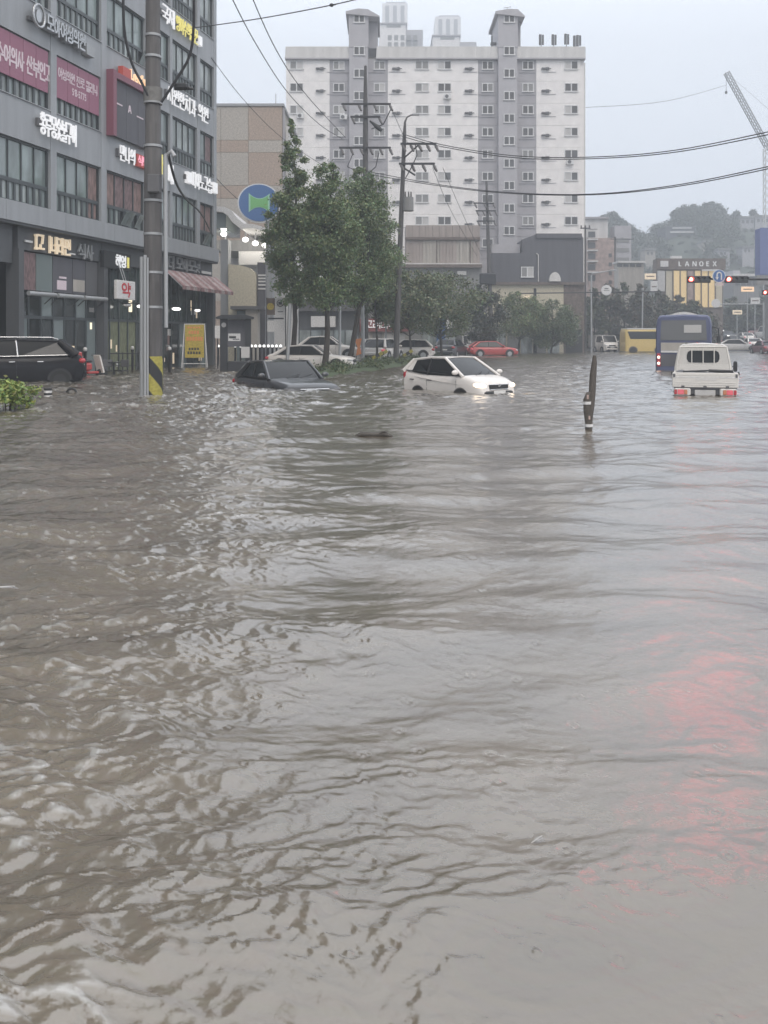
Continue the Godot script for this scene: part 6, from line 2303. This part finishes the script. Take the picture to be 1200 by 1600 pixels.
func blue_bus() -> void:
	var o := thing("blue_bus", "dark blue bus seen from behind driving away through the flood", "bus", Vector3(bw(41.5, 1068), -0.55, -41.5), deg_to_rad(-20.5))
	var st := tool()
	var rows := []
	for s in [[0.0, 0.96, 3.05], [-0.06, 1.0, 3.12], [-0.3, 1.0, 3.15], [-9.5, 1.0, 3.15], [-9.8, 0.97, 3.05]]:
		var w: float = 1.24 * s[1]
		rows.append([Vector3(-w, 0.35, s[0]), Vector3(-w, 1.4, s[0]), Vector3(-w * 0.985, 2.6, s[0]), Vector3(-w * 0.93, s[2] - 0.14, s[0]), Vector3(-w * 0.84, s[2] - 0.03, s[0]), Vector3(0, s[2] + 0.02, s[0]), Vector3(w * 0.84, s[2] - 0.03, s[0]), Vector3(w * 0.93, s[2] - 0.14, s[0]), Vector3(w * 0.985, 2.6, s[0]), Vector3(w, 1.4, s[0]), Vector3(w, 0.35, s[0])])
	sheet(st, rows, Vector3(0, 1.5, -5))
	var back: Array = rows[0]
	for k in range(1, back.size() - 1):
		qo(st, back[0], back[k], back[k + 1], back[k + 1], Vector3(0, 1.5, -5))
	put(o, "body", st, M.paint_blue)
	st = tool()
	slab(st, [Vector2(-1.02, 1.95), Vector2(1.02, 1.95), Vector2(0.98, 2.88), Vector2(-0.98, 2.88)], 0.0, 0.03)
	put(o, "rear_window", st, M.glass_bus)
	st = tool()
	span(st, 0.02, 0.78, 2.3, 2.66, 0.03, 0.05)
	put(o, "window_notice", st, M.pane_light)
	st = tool()
	span(st, -1.0, 1.0, 1.48, 1.84, 0.0, 0.025)
	put(o, "advert_panel", st, M.taupe_light)
	st = tool()
	span(st, -1.0, 1.0, 1.38, 1.47, 0.0, 0.05)
	put(o, "white_strip", st, M.white)
	st = tool()
	span(st, -1.0, 1.0, 0.75, 1.3, 0.0, 0.03)
	put(o, "engine_cover", st, M.slate)
	st = tool()
	var dm := []
	for i in 11:
		dm.append(Vector2(-0.72 + 1.44 * i / 10.0, 3.1 + 0.17 * sin(PI * i / 10.0)))
	slab(st, dm, -2.6, -0.15)
	put(o, "roof_unit", st, M.white)
	for s in [-1, 1]:
		st = tool()
		cbox(st, Vector3(s * 1.1, 1.03, 0.02), Vector3(0.16, 0.62, 0.08), 0.02)
		var h := put(o, "lamp_cluster", st, M.lens_red)
		for y in [0.88, 1.16]:
			st = tool()
			disc(st, Vector3(s * 1.1, y, 0.06), 0.065, 0.065, 0.0, 0.02, 12)
			put(h, "lamp", st, M.lamp_tail if s > 0 else M.lamp_head)
		for i in 6:
			st = tool()
			span(st, s * 1.235, s * 1.25, 1.75, 2.6, -0.6 - i * 1.5, -1.95 - i * 1.5)
			put(o, "side_window", st, M.glass_car)
		for z in [-1.9, -7.6]:
			st = tool()
			tube(st, [Vector3(s * 0.95, 0.48, z), Vector3(s * 1.22, 0.48, z)], 0.48, 18)
			put(o, "wheel", st, M.rubber)
		st = tool()
		tube(st, [Vector3(s * 1.2, 2.7, -9.6), Vector3(s * 1.5, 2.6, -9.8), Vector3(s * 1.55, 2.1, -9.8)], 0.03, 6)
		cbox(st, Vector3(s * 1.52, 2.0, -9.8), Vector3(0.2, 0.4, 0.1), 0.03)
		put(o, "mirror", st, M.black)

func yellow_bus() -> void:
	var d := 99.0
	var o := thing("yellow_bus", "yellow minibus side on half hidden behind the blue bus", "bus", Vector3(bw(d, 1012), -0.25, -d), deg_to_rad(4.0))
	var st := tool()
	var rows := []
	for s in [[-2.85, 0.9, 2.5], [-2.75, 1.0, 2.78], [-2.4, 1.0, 2.88], [2.8, 1.0, 2.88], [3.0, 0.96, 2.8]]:
		var w: float = 1.02 * s[1]
		rows.append([Vector3(s[0], 0.35, w), Vector3(s[0], 1.5, w), Vector3(s[0], s[2] - 0.16, w * 0.93), Vector3(s[0], s[2], w * 0.8), Vector3(s[0], s[2], -w * 0.8), Vector3(s[0], s[2] - 0.16, -w * 0.93), Vector3(s[0], 1.5, -w), Vector3(s[0], 0.35, -w)])
	sheet(st, rows, Vector3(0, 1.4, 0))
	for e in [0, 4]:
		var r: Array = rows[e]
		for k in range(1, r.size() - 1):
			qo(st, r[0], r[k], r[k + 1], r[k + 1], Vector3(0, 1.4, 0))
	put(o, "body", st, M.paint_yellow)
	st = tool()
	slab(st, [Vector2(-2.3, 1.72), Vector2(2.8, 1.72), Vector2(2.8, 2.55), Vector2(-2.62, 2.55)], 1.0, 1.03)
	put(o, "side_window", st, M.glass_car)
	st = tool()
	span(st, -2.7, 2.9, 2.78, 2.9, -0.9, 0.96)
	put(o, "roof_edge", st, M.white)
	for x in [0.85, -2.0]:
		st = tool()
		tube(st, [Vector3(x, 0.42, 0.75), Vector3(x, 0.42, 1.03)], 0.42, 18)
		put(o, "wheel", st, M.rubber)
		st = tool()
		var fill := []
		for k in 13:
			fill.append(Vector2(x + cos(PI * k / 12.0) * 0.52, 0.42 + sin(PI * k / 12.0) * 0.52))
		slab(st, fill, 1.0, 1.025)
		put(o, "wheel_arch", st, M.brown)

# ------------------------------------------------------------------ street furniture
func street_furniture() -> void:
	var st: SurfaceTool
	var d := 52.0
	var o := thing("round_logo_sign", "big round blue sign with green hourglass emblem on a tall post", "sign", Vector3(bw(d, 405), bh(d, 318), -d), deg_to_rad(8.0))
	st = tool()
	disc(st, Vector3.ZERO, 1.24, 1.13, -0.2, 0.2, 40)
	put(o, "rim", st, M.sign_edge)
	st = tool()
	disc(st, Vector3.ZERO, 1.16, 1.06, 0.2, 0.23, 40)
	put(o, "face", st, M.sign_blue)
	for e in [[0.6, 0.56, 0.3, 0.23, 0.25, M.sign_mint, "emblem"], [0.5, 0.42, 0.2, 0.25, 0.265, M.sign_green, "emblem_core"]]:
		var poly := []
		for i in 13:
			var u := -1.0 + i / 6.0
			poly.append(Vector2(u * e[0], e[1] - e[2] * (1 - u * u)))
		for i in 13:
			var u := 1.0 - i / 6.0
			poly.append(Vector2(u * e[0], -e[1] + e[2] * (1 - u * u)))
		st = tool()
		slab(st, poly, e[3], e[4])
		put(o, e[6], st, e[5])
	st = tool()
	tube(st, [Vector3(0.5, -bh(d, 318) - 0.5, -0.05), Vector3(0.5, -1.0, -0.05)], 0.14, 10)
	tube(st, [Vector3(0.5, -1.0, -0.05), Vector3(0.5, 0.0, -0.25)], 0.1, 10)
	put(o, "post", st, M.steel_dull)
	# yellow standing board
	d = 46.0
	o = thing("standing_board", "tall yellow notice board in a white leg frame before the shops", "sign", Vector3(bw(d, 304), -0.25, -d), deg_to_rad(12.0))
	st = tool()
	span(st, -0.48, 0.48, 0.75, 2.45, -0.02, 0.02)
	put(o, "board", st, M.yellow)
	st = tool()
	for s in [-1, 1]:
		bar(st, Vector3(s * 0.66, 0, 0.2), Vector3(s * 0.5, 2.5, 0.0), 0.025)
		bar(st, Vector3(s * 0.6, 0, -0.5), Vector3(s * 0.5, 2.4, 0.0), 0.025)
	bar(st, Vector3(-0.5, 2.47, 0), Vector3(0.5, 2.47, 0), 0.025)
	bar(st, Vector3(-0.6, 0.45, 0.16), Vector3(0.6, 0.45, 0.16), 0.02)
	put(o, "frame", st, M.white)
	for l in [[2.3, 0.08, 0.36, M.orange], [2.05, 0.16, 0.3, M.orange], [1.72, 0.2, 0.4, M.orange], [1.2, 0.12, 0.3, M.black], [1.0, 0.14, 0.36, M.black]]:
		st = tool()
		var x := -float(l[2])
		while x < l[2] - 0.05:
			span(st, x, x + 0.1, l[0] - l[1] * 0.5, l[0] + l[1] * 0.5, 0.02, 0.026)
			x += 0.14
		put(o, "printed_line", st, l[3])
	# dark kiosk
	d = 41.0
	o = thing("notice_kiosk", "dark roofed notice kiosk standing in the water behind the sedan", "kiosk", Vector3(bw(d, 367), -0.35, -d), deg_to_rad(10.0))
	st = tool()
	span(st, -0.85, 0.85, 2.72, 2.8, -0.6, 0.6)
	slab(st, [Vector2(-0.85, 2.8), Vector2(0.85, 2.8), Vector2(0.5, 2.9), Vector2(-0.6, 2.9)], -0.55, 0.55)
	put(o, "roof", st, M.black_metal)
	for p in [[-0.5, 0.17], [0.6, 0.13]]:
		st = tool()
		span(st, p[0] - p[1], p[0] + p[1], -0.3, 2.72, -0.15, 0.15)
		put(o, "post", st, M.black_metal)
	st = tool()
	span(st, -0.33, 0.47, 1.45, 2.7, -0.06, 0.06)
	put(o, "panel", st, M.slate)
	st = tool()
	span(st, -0.3, 0.25, 1.72, 2.06, 0.06, 0.075)
	put(o, "poster", st, M.white)
	st = tool()
	span(st, -0.26, 0.05, 1.84, 1.94, 0.075, 0.08)
	span(st, -0.1, 0.2, 1.78, 1.82, 0.075, 0.08)
	put(o, "printed_line", st, M.black)
	st = tool()
	span(st, 0.28, 0.66, 0.95, 1.45, 0.16, 0.19)
	put(o, "small_plate", st, M.pane_light)
	st = tool()
	cbox(st, Vector3(0.3, 0.25, 0.2), Vector3(1.3, 1.1, 0.6), 0.05)
	put(o, "base_cabinet", st, M.black_metal)
	disc_plate(o, Vector3(-0.5, 2.45, 0.16), 0.11, M.pane_light)
	o = thing("small_upright_sign", "narrow white upright sign beside the dark kiosk", "sign", Vector3(bw(44, 340), -0.3, -44))
	st = tool()
	bar(st, Vector3.ZERO, Vector3(0, 2.2, -0.03), 0.03)
	put(o, "post", st, M.black_metal)
	st = tool()
	cbox(st, Vector3(0, 2.1, 0.03), Vector3(0.26, 0.62, 0.04), 0.01)
	put(o, "plate", st, M.white)
	# bollards with pale lamp tops
	var bl := [[265.0, 38.0, "black bollard with white top just right of near pole"], [223.0, 40.0, "black bollard with white top just left of near pole"], [133.0, 35.0, "black bollard with white top behind the black car"], [207.0, 41.0, "black bollard with white top at end of cafe railing"], [341.0, 52.0, "black bollard with lamp top left of the kiosk posts"], [367.5, 52.0, "black bollard with lamp top behind the kiosk, left one"], [376.0, 52.0, "black bollard with lamp top behind the kiosk, right one"]]
	var words := ["first", "second", "third", "fourth", "fifth", "sixth", "seventh", "last"]
	for i in 8:
		bl.append([393.0 + i * 6.5, 52.0, "black bollard with lamp top, %s of the row right of kiosk" % words[i]])
	for b in bl:
		o = thing("bollard", b[2], "bollard", Vector3(bw(b[1], b[0]), -0.3, -b[1]), 0.0, "black bollards with pale tops")
		if not cache.has("bollard"):
			st = tool()
			tube(st, [Vector3(0, 0, 0), Vector3(0, 1.2, 0), Vector3(0, 1.22, 0), Vector3(0, 1.28, 0)], [0.06, 0.055, 0.075, 0.075], 10)
			cache["bollard"] = done(st)
		put(o, "post", cache["bollard"], M.black_metal)
		ball(o, "cap", Vector3(0, 1.35, 0), Vector3(0.16, 0.18, 0.16), M.lamp_dim if b[0] > 330 else M.pane_light)
	# cafe railing, chair, table
	d = 40.0
	o = thing("cafe_railing", "low black metal railing before the shop fronts", "railing", Vector3(bw(d, 138), -0.3, -d), deg_to_rad(30.0))
	st = tool()
	bar(st, Vector3(0, 1.1, 0), Vector3(2.3, 1.1, 0), 0.03)
	bar(st, Vector3(0, 0.55, 0), Vector3(2.3, 0.55, 0), 0.02)
	put(o, "rail", st, M.black_metal)
	for i in 4:
		st = tool()
		bar(st, Vector3(i * 0.76, -0.2, 0), Vector3(i * 0.76, 1.15, 0), 0.03)
		put(o, "rail_post", st, M.black_metal)
	o = thing("cafe_table", "dark cafe table standing in water beyond the black car", "table", Vector3(bw(37.5, 178), -0.3, -37.5))
	st = tool()
	tube(st, [Vector3(0, 0.76, 0), Vector3(0, 0.8, 0)], 0.36, 16)
	put(o, "table_top", st, M.black_metal)
	st = tool()
	bar(st, Vector3(0, 0, 0), Vector3(0, 0.76, 0), 0.04)
	put(o, "table_leg", st, M.black_metal)
	for c in [[168.0, 0.3, "dark cafe chair left of the cafe table"], [190.0, -0.4, "dark cafe chair right of the cafe table"]]:
		o = thing("cafe_chair", c[2], "chair", Vector3(bw(37.0, c[0]), -0.3, -37.0), c[1], "cafe chairs in the water")
		st = tool()
		cbox(st, Vector3(0, 0.45, 0), Vector3(0.42, 0.05, 0.42), 0.015)
		put(o, "seat", st, M.black)
		st = tool()
		cbox(st, Vector3(0, 0.75, -0.2), Vector3(0.42, 0.3, 0.04), 0.012)
		put(o, "backrest", st, M.plastic_grey)
		for x in [-0.18, 0.18]:
			for z in [-0.18, 0.18]:
				st = tool()
				bar(st, Vector3(x, -0.1, z), Vector3(x, 0.45 if z > 0 else 0.85, z), 0.015)
				put(o, "leg", st, M.black_metal)
	# parked scooter
	o = thing("motor_scooter", "red and white motor scooter parked behind the black car", "scooter", Vector3(bw(36, 141), -0.25, -36), deg_to_rad(60.0))
	for x in [-0.6, 0.6]:
		st = tool()
		tube(st, [Vector3(x, 0.26, -0.06), Vector3(x, 0.26, 0.06)], 0.26, 16)
		put(o, "wheel", st, M.rubber)
	st = tool()
	cbox(st, Vector3(-0.35, 0.6, 0), Vector3(0.75, 0.35, 0.32), 0.08)
	cbox(st, Vector3(0.05, 0.36, 0), Vector3(0.6, 0.1, 0.3), 0.03)
	put(o, "body", st, M.paint_red)
	st = tool()
	cbox(st, Vector3(-0.32, 0.82, 0), Vector3(0.7, 0.1, 0.28), 0.04)
	put(o, "seat", st, M.black)
	st = tool()
	bx(st, Vector3(0.45, 0.7, 0), Vector3(0.08, 0.75, 0.36), Basis(Vector3.BACK, 0.3))
	put(o, "leg_shield", st, M.paint_white)
	st = tool()
	bar(st, Vector3(0.6, 0.26, 0), Vector3(0.38, 1.05, 0), 0.03)
	bar(st, Vector3(0.36, 1.05, -0.32), Vector3(0.36, 1.05, 0.32), 0.02)
	put(o, "handlebar", st, M.black_metal)
	st = tool()
	cbox(st, Vector3(-0.75, 1.0, 0), Vector3(0.4, 0.4, 0.4), 0.04)
	put(o, "delivery_box", st, M.paint_red)
	# bus stop sign group
	d = 48.0
	o = thing("bus_stop_sign", "white bus stop sign with ring emblem and framed panels", "sign", Vector3(bw(d, 431), -0.3, -d))
	st = tool()
	span(st, -0.02, 0.5, 2.95, 3.98, -0.03, 0.03)
	put(o, "upper_plate", st, M.white)
	st = tool()
	for i in 20:
		var a := TAU * i / 20
		var b := TAU * (i + 1) / 20
		bar(st, Vector3(0.24 + 0.17 * cos(a), 3.68 + 0.17 * sin(a), 0.04), Vector3(0.24 + 0.17 * cos(b), 3.68 + 0.17 * sin(b), 0.04), 0.022, 5)
	span(st, 0.14, 0.34, 3.6, 3.75, 0.03, 0.045)
	span(st, 0.1, 0.4, 3.2, 3.24, 0.03, 0.036)
	put(o, "emblem", st, M.black)
	st = tool()
	span(st, -0.48, -0.05, 3.05, 3.95, -0.03, 0.03)
	put(o, "poster_frame", st, M.brown)
	disc_plate(o, Vector3(-0.28, 3.5, 0.035), 0.19, M.yellow)
	st = tool()
	span(st, -0.46, 0.48, 2.15, 2.75, -0.03, 0.03)
	put(o, "lower_plate", st, M.white)
	st = tool()
	span(st, -0.4, 0.42, 2.82, 2.9, -0.03, 0.05)
	put(o, "bracket", st, M.black)
	for x in [-0.49, 0.52]:
		st = tool()
		bar(st, Vector3(x, -0.2, -0.02), Vector3(x, 3.98, -0.02), 0.03)
		put(o, "post", st, M.black_metal)
	o = thing("leaning_post", "leaning pale grey post beside the leftmost large tree", "post", Vector3(bw(45, 448), -0.3, -45))
	st = tool()
	bar(st, Vector3.ZERO, Vector3(0.17, 3.5, 0), 0.09, 8, 0.1)
	put(o, "shaft", st, M.steel_dull)
	st = tool()
	tube(st, [Vector3(0.17, 3.5, 0), Vector3(0.172, 3.54, 0)], [0.11, 0.06], 8)
	put(o, "cap", st, M.steel_dull)
	for p in [[531.0, 47.0, 455.0, 0.07, "slim grey post between the second and third large trees"], [567.0, 55.0, 440.0, 0.12, "grey post right of the third large tree"]]:
		o = thing("grey_post", p[4], "post", Vector3(bw(p[1], p[0]), -0.2, -p[1]))
		st = tool()
		bar(st, Vector3.ZERO, Vector3(0, bh(p[1], p[2]), 0), p[3], 8)
		put(o, "shaft", st, M.steel_dull)
		st = tool()
		tube(st, [Vector3(0, 0.1, 0), Vector3(0, 0.35, 0)], p[3] * 1.5, 8)
		put(o, "base_collar", st, M.plastic_grey)
	# striped barriers on the median
	for b in [[570.0, 52.0, 0.5, "yellow striped slanting barrier on the median, left one"], [579.0, 53.0, 0.6, "yellow striped slanting barrier on the median, middle one"], [620.0, 58.0, 0.55, "yellow striped slanting barrier on the median, right one"]]:
		o = thing("striped_barrier", b[3], "barrier", Vector3(bw(b[1], b[0]), 0.1, -b[1]), 0.0, "striped barriers on the median")
		var bs := Basis(Vector3.BACK, b[2])
		for i in 5:
			st = tool()
			bx(st, bs * Vector3(0.12 + i * 0.24, 0, 0), Vector3(0.23, 0.2, 0.05), bs)
			put(o, "stripe", st, M.yellow_pole if i % 2 == 0 else M.black)
		st = tool()
		bar(st, Vector3(0.6, 0, -0.05), bs * Vector3(0.7, 0, -0.05), 0.03)
		bar(st, Vector3(0.1, -0.1, -0.05), bs * Vector3(0.15, 0, -0.05), 0.03)
		put(o, "prop", st, M.steel_dull)
	o = thing("orange_banner", "small orange and white roadside banner stand between the tree trunks", "banner", Vector3(bw(52, 559), -0.1, -52))
	st = tool()
	slab(st, [Vector2(-0.1, 0.6), Vector2(0.22, 0.7), Vector2(0.12, 1.1), Vector2(0.24, 1.6), Vector2(-0.2, 1.55), Vector2(-0.02, 1.1)], -0.02, 0.02)
	put(o, "cloth", st, M.orange)
	st = tool()
	bar(st, Vector3(0, -0.1, -0.03), Vector3(0, 1.7, -0.03), 0.02)
	put(o, "pole", st, M.white)
	# bent lane marker in the road
	d = 14.3
	o = thing("lane_marker", "broken dark lane marker with white bands leaning upright in water", "marker", Vector3(bw(d, 920), 0, -d))
	st = tool()
	tube(st, [Vector3(0.0, -0.4, 0), Vector3(0.0, 0.15, 0), Vector3(0.02, 0.35, 0), Vector3(0.06, 0.62, -0.02), Vector3(0.075, 0.88, -0.03), Vector3(0.095, 1.08, -0.03), Vector3(0.1, 1.19, -0.03)], [0.055, 0.06, 0.066, 0.056, 0.055, 0.042, 0.028], 12)
	put(o, "tube", st, M.marker_brown)
	st = tool()
	tube(st, [Vector3(-0.02, 0.1, 0.01), Vector3(-0.035, 0.3, 0.02), Vector3(-0.035, 0.48, 0.02), Vector3(-0.015, 0.58, 0.02), Vector3(0.02, 0.6, 0.02)], [0.04, 0.055, 0.06, 0.04, 0.02], 12)
	put(o, "folded_sleeve", st, M.marker_brown)
	for b in [[0.075, 0.0, 0.062], [0.435, -0.03, 0.064]]:
		st = tool()
		tube(st, [Vector3(b[1], b[0] - 0.022, 0.02), Vector3(b[1], b[0] + 0.022, 0.02)], b[2], 12)
		put(o, "white_band", st, M.white)
	st = tool()
	cbox(st, Vector3(-0.035, 0.53, 0.075), Vector3(0.03, 0.07, 0.02), 0.006)
	cbox(st, Vector3(-0.005, 0.2, 0.06), Vector3(0.03, 0.06, 0.02), 0.006)
	put(o, "reflector", st, M.pinkish)

func disc_plate(o: Node, at: Vector3, r: float, m: Material) -> void:
	var st := tool()
	disc(st, at, r, r, 0.0, 0.015, 20)
	put(o, "round_plate", st, m)

func on_water(px: float, py: float) -> Vector3:
	var d := EYE * F / (py - HOR)
	return Vector3(bw(d, px), 0.0, -d)

func debris() -> void:
	var st := tool()
	var o := thing("floating_log", "dark waterlogged branch floating in the middle of the road", "debris", on_water(585, 682))
	tube(st, [Vector3(-0.28, 0.0, 0), Vector3(-0.2, 0.03, 0.01), Vector3(0.0, 0.02, -0.02), Vector3(0.15, 0.035, 0.0), Vector3(0.27, 0.0, 0.02)], [0.02, 0.04, 0.045, 0.04, 0.02], 9)
	put(o, "stem", st, M.wood_wet)
	st = tool()
	tube(st, [Vector3(0.05, 0.03, 0), Vector3(0.12, 0.07, 0.03), Vector3(0.2, 0.08, 0.05)], [0.02, 0.014, 0.006], 6)
	put(o, "twig", st, M.wood_wet)
	o = thing("striped_float", "small black and white striped stub floating beside the shrub", "debris", on_water(75, 618))
	for i in 4:
		st = tool()
		tube(st, [Vector3(0, -0.05 + i * 0.06, 0), Vector3(0, 0.008 + i * 0.06, 0)], 0.1, 12)
		put(o, "stripe", st, M.black if i % 2 == 1 else M.white)
	o = thing("hose_loop", "short black hose arched out of the water behind the shrub", "debris", on_water(112, 614))
	st = tool()
	var pts := []
	for i in 9:
		var a := PI * i / 8.0
		pts.append(Vector3(cos(a) * 0.13, sin(a) * 0.13 - 0.01, 0))
	tube(st, pts, 0.03, 8)
	put(o, "hose", st, M.black)
	o = thing("floating_board", "flat pale board floating in front of the dark sedan", "debris", on_water(412, 614))
	st = tool()
	bx(st, Vector3(0, 0.02, 0), Vector3(0.62, 0.03, 0.3), Basis(Vector3(0.3, 0, 1).normalized(), 0.08))
	put(o, "board", st, M.pane_light)
	st = tool()
	bx(st, Vector3(-0.1, 0.05, 0.05), Vector3(0.3, 0.02, 0.2), Basis(Vector3(0.1, 1, 0).normalized(), 0.5))
	put(o, "scrap", st, M.white)
	var bits := [[842, 1320, 0.02, "pale leaf floating below the red glints"], [482, 1378, 0.02, "pale leaf floating left of centre near the bottom"], [12, 922, 0.07, "white foam scrap floating at the left edge"]]
	for b in bits:
		o = thing("floating_scrap", b[3], "debris", on_water(b[0], b[1]), 0.4 + b[0])
		st = tool()
		var s: float = b[2]
		sheet(st, [[Vector3(-s, 0.012, -0.002), Vector3(-s * 0.9, 0.014, s * 0.1)], [Vector3(-s * 0.3, 0.02, -s * 0.28), Vector3(-s * 0.3, 0.016, s * 0.3)], [Vector3(s * 0.4, 0.022, -s * 0.22), Vector3(s * 0.4, 0.018, s * 0.25)], [Vector3(s, 0.012, 0), Vector3(s, 0.012, 0.004)]], Vector3(0, -1, 0))
		put(o, "blade", st, M.pane_mid)
		st = tool()
		bar(st, Vector3(-s * 1.3, 0.012, 0), Vector3(s * 0.6, 0.024, 0), s * 0.05, 4)
		put(o, "rib", st, M.pane_light)
